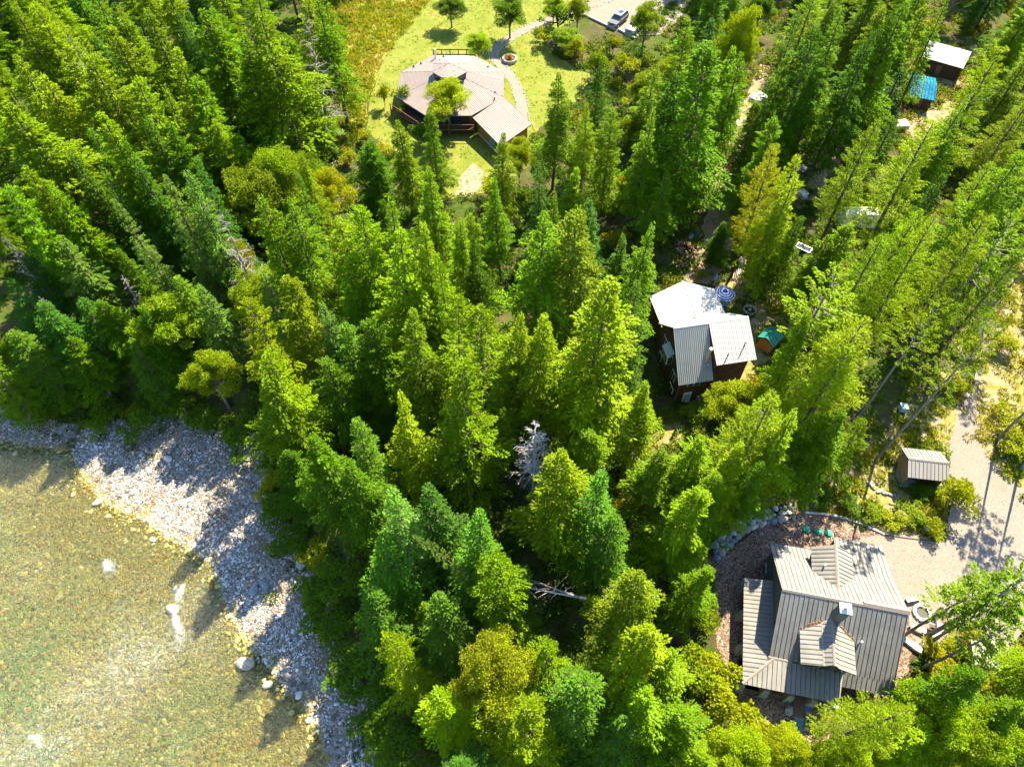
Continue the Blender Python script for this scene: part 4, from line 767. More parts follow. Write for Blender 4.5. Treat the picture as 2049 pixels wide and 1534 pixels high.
("fir", 71.2, 132.6, 12.4, 3.5, "y", "low broad yellow-green fir nearest to the blue-roofed shed"),
("fir", -104.8, 133.8, 18.6, 3.3, "g", "middling broad green fir second nearest to the dry meadow"),
("cedar", -100.2, 110.8, 11.9, 3.7, "y", "low broad yellow-green cedar second nearest to the dry meadow"),
("fir", 57.3, 111.1, 14.5, 3.0, "y", "middling yellow-green fir second nearest to the blue-roofed shed"),
("spruce", -78.0, 131.7, 12.8, 3.3, "d", "low dark green spruce fourth nearest to the dry meadow"),
("fir", -71.9, 107.6, 16.5, 3.7, "y", "middling broad yellow-green fir seventh nearest to the dry meadow"),
("spruce", -106.9, 142.6, 15.3, 3.1, "d", "middling dark green spruce seventh nearest to the dry meadow"),
("fir", -15.2, 66.9, 13.7, 3.0, "d", "middling dark green fir nearest to the hanging dead spruce"),
("broad", -19.7, 68.3, 8.4, 3.0, "y", "low yellow-green leafy tree nearest to the hanging dead spruce"),
("fir", 61.4, 107.6, 16.6, 3.1, "y", "middling yellow-green fir nearest to the blue-roofed shed"),
("fir", -59.8, 142.7, 19.3, 2.6, "y", "middling yellow-green fir second nearest to the dry meadow"),
("larch", 84.1, 84.9, 14.3, 3.0, "y", "middling open-crowned yellow-green larch sixth nearest to the blue-roofed shed"),
("spruce", 85.7, 103.4, 11.7, 3.4, "d", "low dark green spruce nearest to the blue-roofed shed"),
("cedar", 109.6, 130.1, 14.2, 3.3, "g", "middling broad green cedar nearest to the blue-roofed shed"),
("fir", -62.4, 100.5, 15.8, 3.7, "y", "middling broad yellow-green fir fifth nearest to the dry meadow"),
("spruce", -65.5, 108.3, 11.5, 3.7, "d", "low dark green spruce third nearest to the dry meadow"),
("spruce", 56.7, 96.4, 13.0, 3.4, "d", "middling dark green spruce nearest to the dark sedan in the woods"),
("spruce", 75.5, 64.0, 13.2, 2.4, "d", "middling dark green spruce nearest to the grassy driveway bend"),
("spruce", 9.1, 66.8, 14.2, 2.8, "d", "middling dark green spruce nearest to the firewood heap"),
("cedar", -66.4, 116.7, 16.6, 2.9, "y", "middling yellow-green cedar fourth nearest to the dry meadow"),
("cedar", -33.3, 117.1, 12.7, 3.6, "y", "low broad yellow-green cedar nearest to the dry meadow"),
("cedar", -4.8, 11.6, 14.9, 2.7, "y", "middling yellow-green cedar second nearest to the fallen logs"),
("fir", 61.3, 112.9, 18.5, 2.5, "d", "middling dark green fir nearest to the blue-roofed shed"),
("fir", 58.4, 103.5, 16.3, 3.4, "g", "middling broad green fir third nearest to the blue-roofed shed"),
("fir", 5.0, 61.9, 18.4, 2.6, "g", "middling green fir nearest to the white-roofed house"),
("cedar", 21.1, 96.9, 12.4, 3.1, "g", "low green cedar nearest to the curved lawn path"),
("broad", -60.4, 49.3, 11.5, 3.0, "b", "low blue-green leafy tree nearest to the bank of white driftwood"),
("spruce", 66.4, 140.8, 13.3, 2.9, "d", "middling dark green spruce second nearest to the blue-roofed shed"),
("fir", 65.4, 116.0, 18.4, 2.7, "g", "middling green fir nearest to the blue-roofed shed"),
("fir", -71.0, 74.9, 17.9, 3.0, "b", "middling blue-green fir nearest to the bank of white driftwood"),
("spruce", 64.7, 89.8, 15.9, 3.6, "d", "middling dark green spruce nearest to the white trailer"),
("cedar", -86.1, 99.6, 16.5, 3.0, "y", "middling yellow-green cedar nearest to the bank of white driftwood"),
("fir", -54.4, 100.0, 15.1, 3.1, "y", "middling yellow-green fir third nearest to the dry meadow"),
("fir", 42.7, 153.5, 21.5, 3.6, "y", "tall broad yellow-green fir nearest to the dark parked wagon"),
("larch", 60.6, 74.5, 13.4, 2.4, "y", "middling open-crowned yellow-green larch nearest to the white trailer"),
("fir", 63.1, 158.1, 19.4, 2.7, "y", "middling yellow-green fir seventh nearest to the blue-roofed shed"),
("fir", 103.5, 143.0, 18.0, 3.2, "y", "middling yellow-green fir sixth nearest to the blue-roofed shed"),
("fir", 40.1, 143.6, 23.5, 2.8, "d", "tall dark green fir nearest to the dark parked wagon"),
("fir", 75.1, 82.9, 16.2, 3.0, "y", "middling yellow-green fir nearest to the white trailer"),
("spruce", -53.3, 114.2, 12.2, 2.9, "d", "low dark green spruce nearest to the dry meadow"),
("fir", -82.3, 106.0, 18.1, 2.6, "g", "middling green fir third nearest to the dry meadow"),
("fir", -36.4, 104.6, 12.4, 3.3, "y", "low broad yellow-green fir nearest to the dry meadow"),
("spruce", -50.7, 128.9, 13.7, 3.6, "d", "middling dark green spruce nearest to the dry meadow"),
("spruce", 38.5, 125.6, 12.5, 2.9, "g", "low green spruce nearest to the dark parked wagon"),
("larch", 75.0, 161.2, 17.4, 3.4, "y", "middling open-crowned yellow-green larch eighth nearest to the blue-roofed shed"),
("fir", 92.0, 150.3, 19.8, 2.7, "y", "middling yellow-green fir fifth nearest to the blue-roofed shed"),
("fir", 90.8, 111.0, 12.8, 2.9, "y", "low yellow-green fir nearest to the blue-roofed shed"),
("fir", 107.8, 154.2, 16.5, 2.9, "d", "middling dark green fir second nearest to the blue-roofed shed"),
("fir", 91.5, 143.1, 20.1, 2.6, "g", "tall green fir second nearest to the blue-roofed shed"),
("broad", 45.4, 130.4, 7.9, 3.0, "d", "low dark green leafy tree nearest to the dark parked wagon")]
for i, (k, x, y, H, Rr, t, lab) in enumerate(TREES):
    z = float(zg(x, y)) - .1; g = random.Random(i * 7 + 1)
    root = empty(CATN[k], (x, y, z), g.random() * 6.28); tag(root, lab, 'tree', GRP[k])
    if k.startswith('dead'): d = DEADW if k == 'deadw' else DEADG; H0, R0, tm, cm = d[0], d[1], d[2].data, d[3].data; nm = 'branches'
    else: H0, R0, tm, cm = PROTO['spruce' if k == 'leanspruce' else k][i % len(PROTO['spruce' if k == 'leanspruce' else k])]; nm = 'crown'
    root.scale = (Rr / R0, Rr / R0, H / H0)
    if k == 'leanspruce': root.rotation_euler = (R(-8), R(-34), 0)
    else: root.rotation_euler[0] = g.uniform(-.03, .03); root.rotation_euler[1] = g.uniform(-.03, .03)
    a = link('trunk', tm, root); b = link(nm, cm, root); c = TINT[t]; q = g.uniform(.78, 1.2); w = g.uniform(.88, 1.14)
    if k == 'larch' and t == 'y': c = (1, 1, 1)
    if nm == 'branches': b['kind'] = 'stuff'
    b.color = (c[0] * q * w, c[1] * q, c[2] * q, 1)
# ---------------------------------------------------------------- shrubs
SH = []
for i in range(4):
    tb, Q, T = broadleaf(90 + i, 2.2, 1.5, 12, 170, .15, ell=1.3); t_ = tb.build('stems', m_bark).data; SH.append((t_, quads_mesh('leaves', Q, LM['broad'], T)))
for o in [o for o in S.objects if o.name.startswith('stems')]: bpy.data.objects.remove(o)
def shrub(x, y, s, c, lab, h=1.0, group=None, i=0):
    root = empty('shrub', (x, y, float(zg(x, y)) - .05), i * 1.7); root.scale = (s, s, s * h); tag(root, lab, 'shrub', group)
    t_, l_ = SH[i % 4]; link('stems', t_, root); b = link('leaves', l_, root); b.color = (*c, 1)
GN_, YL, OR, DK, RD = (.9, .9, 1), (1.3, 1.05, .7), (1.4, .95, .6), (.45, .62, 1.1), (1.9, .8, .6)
for i, (p, s, c, h, lab) in enumerate([
    ((8.39, 128.74, 0.00), 2.2, DK, 1.2, 'dark leafy shrub on the lawn edge inside the path curve'), ((6.00, 126.15, 0.00), 1.4, YL, .9, 'yellowish shrub at the lawn tip beside the dark shrub'),
    ((11.25, 121.15, 0.00), 1.6, YL, 1, 'bright shrub between the lawn edge and the timber kerb'), ((14.40, 114.82, 0.00), 2.0, GN_, 1.1, 'green shrub below the parked pickup'),
    ((18.10, 122.79, 0.00), 1.5, YL, 1, 'yellow-green shrub just below the timber kerb'), ((19.62, 114.82, 0.00), 1.9, YL, 1, 'large pale shrub in the weedy gap east of the lawn'),
    ((21.31, 105.97, 0.00), 2.0, YL, 1, 'yellow shrub halfway down the weedy gap'), ((18.34, 96.54, 0.00), 2.2, GN_, 1, 'wide green shrub at the foot of the weedy gap'), ((21.35, 91.54, 0.00), 1.8, YL, 1, 'yellow-green shrub beside the dirt track'),
    ((13.60, 91.54, 0.00), 1.6, YL, 1, 'bright shrub under the firs right of the eight-sided house'), ((15.98, 83.37, 0.00), 1.8, OR, .9, 'orange-tinged shrub in the gap among central firs'), ((14.36, 72.85, 0.00), 1.6, OR, .9, 'rusty shrub left of the slim fir by the white roofs'),
    ((-3.46, 116.36, 0.00), 1.1, GN_, .6, 'low green hedge shrub against the eight-sided house'), ((-2.12, 113.29, 0.00), .9, GN_, .6, 'small hedge shrub at the east corner of the eight-sided house'),
    ((-17.41, 105.27, 0.00), 1.6, GN_, 1.2, 'leafy shrub touching the western deck'), ((-21.30, 106.68, 0.00), 1.2, YL, 1.4, 'thin sapling shrub on the lawn west of the deck'),
    ((-23.03, 96.54, 0.00), 1.3, YL, .8, 'dry yellow shrub on the sandy track west of the deck'), ((-20.63, 92.76, 0.00), 1.5, OR, .7, 'reddish shrub below the sandy track'), ((-0.40, 120.47, 0.30), .62, (2.2, .8, .5), 1.0, 'orange flowers filling the round stone planter'),
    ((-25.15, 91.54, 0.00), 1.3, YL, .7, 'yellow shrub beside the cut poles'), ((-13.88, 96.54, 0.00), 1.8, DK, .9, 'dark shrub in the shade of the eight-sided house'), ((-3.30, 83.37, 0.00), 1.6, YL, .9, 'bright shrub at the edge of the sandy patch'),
    ((46.58, 96.54, 0.00), 2.0, YL, .8, 'yellow shrub behind the dark sedan'), ((50.43, 99.15, 0.00), 1.8, YL, .8, 'yellow shrub beside the forest car track'), ((43.31, 90.93, 0.00), 1.1, YL, .7, 'small yellow shrub by the sedan nose'),
    ((31.04, 72.35, 0.00), 1.6, YL, 1, 'yellowish shrub under the golden larches'), ((25.43, 67.56, 0.00), .8, YL, .6, 'low yellow plant behind the white gable'), ((28.78, 61.04, 0.00), .7, GN_, .6, 'small green garden bush beside the white roof'),
    ((32.11, 67.10, 0.00), 1.4, GN_, .8, 'green bush behind the striped sunshade'), ((23.55, 44.01, 0.00), 2.0, DK, .7, 'dark bush at the foot of the brown wall'), ((21.33, 44.70, 0.00), 1.5, GN_, .6, 'green bush beside the white basement door'),
    ((26.75, 44.01, 0.00), 2.4, OR, 1.3, 'orange-leaved maple bush right of the white-roofed house'), ((13.12, 35.33, 0.00), 1.8, OR, 1, 'orange shrub in the gap between central firs'), ((12.11, 33.25, 0.00), 1.4, RD, .9, 'rust-red shrub in the gap between central firs'),
    ((46.68, 33.83, 0.00), 1.6, YL, 1.2, 'bright young bush between shed and driveway'), ((48.24, 34.43, 0.00), 1.2, YL, 1.1, 'light green bush on the driveway verge'), ((44.07, 30.95, 0.00), 1.2, YL, .7, 'yellow-green bush on the bed below the shed'),
    ((40.56, 31.51, 0.00), 1.1, YL, .5, 'low bush on the bed above the edging stones'), ((42.87, 32.09, 0.00), 1.2, GN_, .5, 'low green bush by the white boulder'), ((38.24, 32.66, 0.00), 1.2, GN_, .5, 'green bush behind the curved stone edging'), ((35.89, 33.83, 0.00), 1.3, DK, .5, 'dark low bush behind the curved stone edging'), ((33.27, 34.13, 0.00), 1.2, DK, .5, 'dark low bush near the slanted pale boulder'),
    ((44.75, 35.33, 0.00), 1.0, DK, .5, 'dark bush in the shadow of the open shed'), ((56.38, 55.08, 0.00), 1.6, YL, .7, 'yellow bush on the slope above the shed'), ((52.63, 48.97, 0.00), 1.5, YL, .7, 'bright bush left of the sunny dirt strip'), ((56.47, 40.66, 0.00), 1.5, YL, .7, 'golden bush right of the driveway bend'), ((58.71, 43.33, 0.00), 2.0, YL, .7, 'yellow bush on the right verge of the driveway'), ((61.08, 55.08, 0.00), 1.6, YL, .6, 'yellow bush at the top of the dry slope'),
    ((40.67, 15.53, 0.00), 1.4, OR, .6, 'golden bush between the leaning pine trunks'), ((40.04, 17.76, 0.00), 1.2, OR, .6, 'yellow bush right of the brown-roofed house'), ((41.40, 18.91, 0.00), 1.0, YL, .6, 'yellow bush below the seat slabs'), ((43.57, 19.61, 0.00), 1.2, OR, .6, 'golden bush near the small plank roof'), ((38.20, 15.09, 0.00), 1.5, YL, .6, 'yellow bush on the slope below the pine trunks'),
    ((18.51, 16.41, 0.00), 1.8, YL, .9, 'yellow-green bush left of the corner pier'), ((18.48, 13.38, 0.00), 1.8, YL, .9, 'bright bush below the porch corner'), ((21.13, 12.96, 0.00), 1.0, GN_, .5, 'broad-leaved plant on the chips below the porch'), ((18.21, 20.56, 0.00), 1.6, GN_, .9, 'green bush on the left edge of the chip bed'), ((18.24, 24.00, 0.00), 1.4, DK, .9, 'dark bush at the left end of the chip bed'), ((21.92, 10.10, 0.00), 2.0, YL, .9, 'yellow-green bush at the lower edge below the porch'),
    ((34.68, 11.31, 0.00), 2.0, GN_, .9, 'green bush right of the feathery larch foot'), ((42.31, 12.54, 0.00), 2.2, YL, 1, 'pale bush under the blue-green fir'), ((15.24, 16.41, 0.00), 2.0, GN_, 1, 'green bush among the lower firs'),
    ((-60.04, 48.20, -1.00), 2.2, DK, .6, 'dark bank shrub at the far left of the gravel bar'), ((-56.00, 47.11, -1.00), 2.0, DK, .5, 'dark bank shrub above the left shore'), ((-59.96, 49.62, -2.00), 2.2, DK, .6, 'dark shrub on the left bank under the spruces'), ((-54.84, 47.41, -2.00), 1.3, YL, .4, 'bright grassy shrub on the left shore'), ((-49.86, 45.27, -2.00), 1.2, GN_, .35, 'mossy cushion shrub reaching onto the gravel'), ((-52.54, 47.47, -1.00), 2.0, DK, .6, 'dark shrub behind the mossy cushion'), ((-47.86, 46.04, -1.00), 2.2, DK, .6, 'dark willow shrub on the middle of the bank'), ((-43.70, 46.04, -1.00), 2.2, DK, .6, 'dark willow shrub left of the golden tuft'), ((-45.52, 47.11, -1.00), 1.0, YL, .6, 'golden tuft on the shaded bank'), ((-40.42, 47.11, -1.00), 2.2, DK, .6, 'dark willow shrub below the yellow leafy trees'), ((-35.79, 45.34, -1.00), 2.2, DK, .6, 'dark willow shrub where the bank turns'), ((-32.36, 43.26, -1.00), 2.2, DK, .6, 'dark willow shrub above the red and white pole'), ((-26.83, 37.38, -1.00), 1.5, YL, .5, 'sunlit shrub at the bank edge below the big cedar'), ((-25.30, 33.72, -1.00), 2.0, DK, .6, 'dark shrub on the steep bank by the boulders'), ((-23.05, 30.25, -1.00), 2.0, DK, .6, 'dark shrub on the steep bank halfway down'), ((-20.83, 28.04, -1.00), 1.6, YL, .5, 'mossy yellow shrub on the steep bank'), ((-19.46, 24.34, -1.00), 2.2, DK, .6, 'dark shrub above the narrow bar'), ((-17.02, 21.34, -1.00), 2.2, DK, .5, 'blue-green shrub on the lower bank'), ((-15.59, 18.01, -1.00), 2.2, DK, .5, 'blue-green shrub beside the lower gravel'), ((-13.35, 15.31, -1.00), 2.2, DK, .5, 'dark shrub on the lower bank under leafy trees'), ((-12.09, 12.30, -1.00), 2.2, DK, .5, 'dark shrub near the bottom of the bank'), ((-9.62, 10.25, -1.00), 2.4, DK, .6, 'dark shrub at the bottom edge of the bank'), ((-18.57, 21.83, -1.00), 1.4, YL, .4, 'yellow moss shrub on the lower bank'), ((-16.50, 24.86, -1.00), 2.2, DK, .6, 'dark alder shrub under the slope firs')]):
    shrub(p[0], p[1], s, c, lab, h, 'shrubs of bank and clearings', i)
# ---------------------------------------------------------------- undergrowth, bank and bar scatter
def tuft(i, col, n=80, spread=.55, h=.45, ls=.24, up=.4):
    g = np.random.default_rng(200 + i); a = g.uniform(0, 6.28, n); r = spread * np.sqrt(g.uniform(0, 1, n)); p = np.stack([r * np.cos(a), r * np.sin(a), g.uniform(.05, h, n) * (1 - .5 * r / spread)], 1)
    d = norm(np.stack([np.cos(a), np.sin(a), np.full(n, up)], 1) + g.normal(0, .5, (n, 3))); me = quads_mesh('tuft', leaf_quads(p, d, ls * g.uniform(.6, 1.3, n), ls * .6 * g.uniform(.6, 1.3, n), g, 1.0), LM['scrub'], g.uniform(0, 1, n))
    o = bpy.data.objects.new('undergrowth_tuft_%d' % i, me); o.color = (*col, 1); return o
TUFTC = [(1, 1, 1), (.55, .75, 1.1), (1.6, 1.15, .6), (1.9, 1.2, .5)]
# instances take the piece's own material colour: one copy of the leaf material per tuft hue
tp = []
for i, c in enumerate(TUFTC):
    m_ = leaf_mat('undergrowth_leaves_%d' % i, tuple(np.array((.10, .17, .004)) * np.array(c)), .4); o = tuft(i, (1, 1, 1)); o.data.materials[0] = m_; tp.append(o)
def region_pts(n, x0, x1, y0, y1, seed):
    g = np.random.default_rng(seed); return g.uniform(x0, x1, n), g.uniform(y0, y1, n), g
CLEAR = [[(58.44, 67.10, 0.00), (89.79, 81.16, 0.00), (69.51, 40.66, 0.00), (48.53, 40.66, 0.00)], [(-33.57, 155.02, 0.00), (28.50, 155.02, 0.00), (27.72, 131.39, 0.00), (19.71, 131.03, 0.00), (7.30, 123.62, 0.00), (13.63, 116.36, 0.00), (12.56, 110.30, 0.00), (3.29, 100.48, 0.00), (2.91, 91.54, 0.00), (-1.84, 85.63, 0.00), (-9.23, 83.37, 0.00), (-12.75, 91.54, 0.00), (-22.49, 95.27, 0.00), (-29.32, 116.36, 0.00)],
    [(49.22, 42.65, 0.00), (57.01, 55.08, 0.00), (61.43, 60.01, 0.00), (53.28, 41.98, 0.00), (55.50, 34.43, 0.00), (65.17, 30.95, 0.00), (57.25, 21.04, 0.00), (38.45, 18.68, 0.00), (35.34, 13.38, 0.00), (29.44, 10.10, 0.00), (23.69, 10.10, 0.00), (20.60, 12.54, 0.00), (20.00, 16.86, 0.00), (18.71, 27.11, 0.00), (21.45, 28.18, 0.00), (27.43, 32.09, 0.00), (30.84, 33.01, 0.00), (35.04, 32.66, 0.00), (38.70, 30.61, 0.00), (45.22, 29.71, 0.00), (47.70, 34.43, 0.00)],
    [(18.00, 61.73, 0.00), (23.20, 66.18, 0.00), (27.90, 66.18, 0.00), (31.19, 55.88, 0.00), (30.09, 50.45, 0.00), (20.36, 46.09, 0.00)], [(43.43, 116.36, 0.00), (46.06, 116.36, 0.00), (35.08, 90.33, 0.00), (31.49, 74.85, 0.00), (27.90, 66.18, 0.00), (24.01, 67.10, 0.00), (27.91, 79.01, 0.00), (35.59, 101.82, 0.00)], [(54.83, 100.48, 0.00), (58.07, 100.48, 0.00), (46.22, 85.63, 0.00), (41.98, 86.78, 0.00), (44.90, 92.76, 0.00)]]
x, y, g = region_pts(20000, -125, 110, -2, 165, 3); keep = ~inpoly(LOW, x, y)
for c in CLEAR: keep &= ~inpoly(c, x, y)
keep &= (hnoise(x, y, .35) + hnoise(x, y, .9, 3) * .6 + g.normal(0, .35, len(x)) > -.45)
x, y = x[keep], y[keep]; z = zg(x, y); nz_ = hnoise(x, y, .23, 2) + .5 * hnoise(x, y, .7, 5) + g.normal(0, .3, len(x)) + .012 * (x - 10)
pk = np.where(nz_ > .75, 2, np.where(nz_ > .0, 0, 1)); pk = np.where((nz_ > 1.35), 3, pk)
scatter('undergrowth', np.stack([x, y, z - .03], 1), g.uniform(.7, 1.9, len(x)), g.uniform(0, 6.28, len(x)), tp, pk, 'low leafy undergrowth covering the forest floor and bank', 'undergrowth')
# weeds creeping onto the bar edge
x, y, g = region_pts(9000, -95, 0, -5, 75, 4); d = pldist(TOE, x, y); keep = inpoly(LOW, x, y) & ~inpoly(RIV, x, y) & (g.random(len(x)) < np.exp(-d / 1.3) * .5)
x, y = x[keep], y[keep]
scatter('bank_weeds', np.stack([x, y, zg(x, y)], 1), g.uniform(.5, 1.2, len(x)), g.uniform(0, 6.28, len(x)), [tuft(7, (1, 1, 1)), tuft(8, (1, 1, 1))], g.integers(0, 2, len(x)), 'green weeds creeping from the bank onto the gravel', 'weeds')
def stone_proto(i, m, flat=.6):
    b = MB(); b.blob((0, 0, 0), (1, .75, .55), i, 1, 1, .18); me = bpy.data.meshes.new('stone'); me.from_pydata(b.v, [], b.f); me.materials.append(m); return bpy.data.objects.new('stone_piece_%d_%s' % (i, m.name), me)
m_s1 = mat('grey_cobble', (.40, .385, .36), .9, noise=.2, nscale=3, randv=.45); m_s2 = mat('tan_cobble', (.36, .28, .20), .9, noise=.2, nscale=3, randv=.4); m_s3 = mat('pale_cobble', (.58, .56, .53), .9, noise=.2, randv=.25)
m_a1 = mat('algae_cobble', (.34, .275, .075), .8, noise=.3, randv=.6); m_a2 = mat('green_cobble', (.22, .235, .08), .8, noise=.3, randv=.6); m_a3 = mat('red_cobble', (.34, .20, .07), .8, noise=.3, randv=.5); m_a4 = mat('pale_river_cobble', (.44, .38, .17), .8, noise=.3, randv=.4)
x, y, g = region_pts(230000, -95, 0, -4, 75, 6); keep = inpoly(LOW, x, y) & ~inpoly(RIV, x, y) & (hnoise(x, y, .6, 7) + g.normal(0, .3, len(x)) > -.55); x, y = x[keep], y[keep]
scatter('bar_gravel', np.stack([x, y, zg(x, y)], 1), .04 + .17 * g.random(len(x)) ** 7 + .055 * g.random(len(x)), g.uniform(0, 6.28, len(x)), [stone_proto(i, m) for i, m in enumerate((m_s1, m_s2, m_s3, m_s1, m_s2))], np.where(hnoise(x, y, .35, 2) * .8 + g.normal(0, .5, len(x)) + .9 - pldist(TOE, x, y) * .13 > .25, g.choice([1, 4, 0], len(x)), g.choice([0, 2, 3, 2], len(x))), 'loose pale cobbles of the gravel bar', 'gravel')
x, y, g = region_pts(110000, -75, 0, 0, 62, 8); keep = inpoly(RIV, x, y); x, y = x[keep], y[keep]
scatter('river_cobbles', np.stack([x, y, zg(x, y)], 1), .06 + .11 * g.random(len(x)) ** 2 + .28 * g.random(len(x)) ** 26, g.uniform(0, 6.28, len(x)), [stone_proto(10 + i, m) for i, m in enumerate((m_a1, m_a2, m_a1, m_a3, m_a4, m_a2))], g.integers(0, 6, len(x)), 'cobbles lying under the clear river water', 'cobbles')

# grass, meadow tufts, chips and litter lying on the clearings
def in_pts(n, poly, seed, holes=()):
    xs = [p[0] for p in poly]; ys = [p[1] for p in poly]; x, y, g = region_pts(n, max(min(xs), -130), min(max(xs), 110), min(ys), min(max(ys), 160), seed); k = inpoly(poly, x, y)
    for h_ in holes: k &= ~inpoly(h_, x, y)
    return x[k], y[k], g
def blade_tuft(i, m):
    g = np.random.default_rng(500 + i); n = 26; a = g.uniform(0, 6.28, n); r = .5 * np.sqrt(g.uniform(0, 1, n)); p = np.stack([r * np.cos(a), r * np.sin(a), np.zeros(n)], 1); d = norm(np.stack([np.cos(a) * .5, np.sin(a) * .5, np.full(n, 1.0)], 1) + g.normal(0, .35, (n, 3)))
    return bpy.data.objects.new('grass_tuft_%s_%d' % (m.name, i), quads_mesh('tuft', leaf_quads(p, d, np.full(n, .75) * g.uniform(.5, 1.2, n), np.full(n, .14), g, 1.5), m, g.uniform(0, 1, n)))
LAWN = [(-16.19, 155.02, 0.00), (19.19, 155.02, 0.00), (16.02, 138.76, 0.00), (6.56, 129.61, 0.00), (6.84, 123.62, 0.00), (13.63, 116.36, 0.00), (12.56, 110.30, 0.00), (4.52, 101.15, 0.00), (2.91, 91.54, 0.00), (-1.84, 85.63, 0.00), (-9.23, 83.37, 0.00), (-12.75, 91.54, 0.00), (-19.32, 95.27, 0.00), (-23.71, 100.21, 0.00), (-24.10, 110.60, 0.00), (-23.35, 119.53, 0.00)]
MEAD = [(-48.06, 155.02, 0.00), (-2.53, 155.02, 0.00), (-15.52, 144.61, 0.00), (-23.53, 119.53, 0.00), (-24.15, 111.04, 0.00), (-24.07, 100.48, 0.00), (-25.15, 91.54, 0.00), (-29.20, 95.27, 0.00), (-29.82, 108.84, 0.00), (-29.98, 121.15, 0.00), (-37.22, 138.76, 0.00)]
g1, g2, g3 = leaf_mat('lawn_blades', (.18, .25, .02), .5), leaf_mat('meadow_blades', (.28, .28, .03), .5), leaf_mat('dry_blades', (.30, .29, .06), .5, yel=.1)
x, y, g = in_pts(7000, LAWN, 31, [[(OX + 9.8 * math.cos(a), OY + 9.8 * math.sin(a)) for a in np.linspace(0, 6.2, 12)] for OX, OY in ((-10.05, 108.5),)]); k = (pldist(PATH, x, y) > 1.2) & (hnoise(x, y, .5, 3) + g.normal(0, .4, len(x)) > -.1); x, y = x[k], y[k]
scatter('lawn_grass_tufts', np.stack([x, y, np.full(len(x), .02)], 1), g.uniform(.12, .26, len(x)), g.uniform(0, 6.28, len(x)), [blade_tuft(0, g1), blade_tuft(1, g2)], (hnoise(x, y, .3, 1) + g.normal(0, .4, len(x)) > .4).astype(int), 'short lawn grass round the eight-sided house', 'grass')
x, y, g = in_pts(8000, MEAD, 32); scatter('meadow_grass', np.stack([x, y, np.full(len(x), .01)], 1), g.uniform(.4, 1.1, len(x)), g.uniform(0, 6.28, len(x)), [blade_tuft(2, g1), blade_tuft(3, g2), blade_tuft(4, g3)], np.clip(((hnoise(x, y, .22, 2) + g.normal(0, .3, len(x))) * 1.3 + 1.1), 0, 2).astype(int), 'tall dry grass of the meadow', 'grass')
SLOPE = [(63.17, 67.10, 0.00), (89.79, 81.16, 0.00), (66.39, 34.43, 0.00), (56.10, 34.43, 0.00), (54.00, 38.73, 0.00), (53.28, 41.98, 0.00), (50.66, 42.65, 0.00), (48.19, 38.10, 0.00), (45.36, 30.10, 0.00), (42.27, 30.27, 0.00), (35.70, 31.17, 0.00), (30.90, 33.25, 0.00), (34.27, 38.10, 0.00), (44.47, 44.01, 0.00), (52.55, 50.45, 0.00)]
x, y, g = in_pts(9000, SLOPE, 33); k = hnoise(x, y, .5, 9) + g.normal(0, .3, len(x)) > .05; x, y = x[k], y[k]; scatter('slope_weeds', np.stack([x, y, np.full(len(x), .01)], 1), g.uniform(.35, .9, len(x)), g.uniform(0, 6.28, len(x)), [tp[2].copy(), blade_tuft(6, g1), blade_tuft(5, g2)], g.integers(0, 3, len(x)), 'yellow-green weeds on the open dry slope', 'weeds')
def chip(i, m):
    b = MB(); b.box((0, 0, .02), (1, .35, .1), 0); me = bpy.data.meshes.new('chip'); me.from_pydata(b.v, [], b.f); me.materials.append(m); return bpy.data.objects.new('chip_piece_%d' % i, me)
CHIPB = [(27.43, 32.09, 0.00), (30.84, 33.01, 0.00), (35.04, 32.66, 0.00), (38.70, 30.61, 0.00), (34.73, 29.55, 0.00), (34.28, 26.05, 0.00), (38.81, 22.01, 0.00), (38.76, 19.61, 0.00), (35.61, 14.23, 0.00), (33.47, 11.72, 0.00), (29.44, 10.10, 0.00), (23.69, 10.10, 0.00), (20.60, 12.54, 0.00), (20.00, 16.86, 0.00), (19.16, 23.49, 0.00), (18.71, 27.11, 0.00), (21.45, 28.18, 0.00), (24.34, 29.83, 0.00)]
x, y, g = in_pts(30000, CHIPB, 34); scatter('wood_chips', np.stack([x, y, np.full(len(x), .055)], 1), g.uniform(.08, .24, len(x)), g.uniform(0, 6.28, len(x)), [chip(0, mat('chip_pale', (.42, .32, .24), .9)), chip(1, mat('chip_brown', (.18, .11, .07), .9)), chip(2, mat('chip_dark', (.06, .04, .03), .9)), chip(3, mat('chip_rust', (.28, .15, .09), .9))], g.integers(0, 4, len(x)), 'loose wood chips of the bed round the brown-roofed house', 'wood chips')
YARD = [(50.66, 42.65, 0.00), (57.01, 55.08, 0.00), (56.81, 50.45, 0.00), (53.28, 41.98, 0.00), (54.00, 38.73, 0.00), (56.35, 35.02, 0.00), (65.17, 30.95, 0.00), (49.69, 20.56, 0.00), (41.79, 18.68, 0.00), (38.45, 18.68, 0.00), (38.89, 22.25, 0.00), (35.60, 30.83, 0.00), (45.22, 29.71, 0.00), (47.70, 34.43, 0.00)]
x, y, g = in_pts(7000, YARD, 35); k = hnoise(x, y, .4, 5) + g.normal(0, .6, len(x)) > .5; x, y = x[k], y[k]; scatter('yard_litter', np.stack([x, y, np.full(len(x), .045)], 1), g.uniform(.05, .2, len(x)), g.uniform(0, 6.28, len(x)), [chip(4, MATS['chip_brown']), chip(5, MATS['chip_pale']), chip(6, mat('litter_green', (.10, .15, .03), .9))], g.integers(0, 3, len(x)), 'twigs and needles strewn over the gravel yard', 'litter')
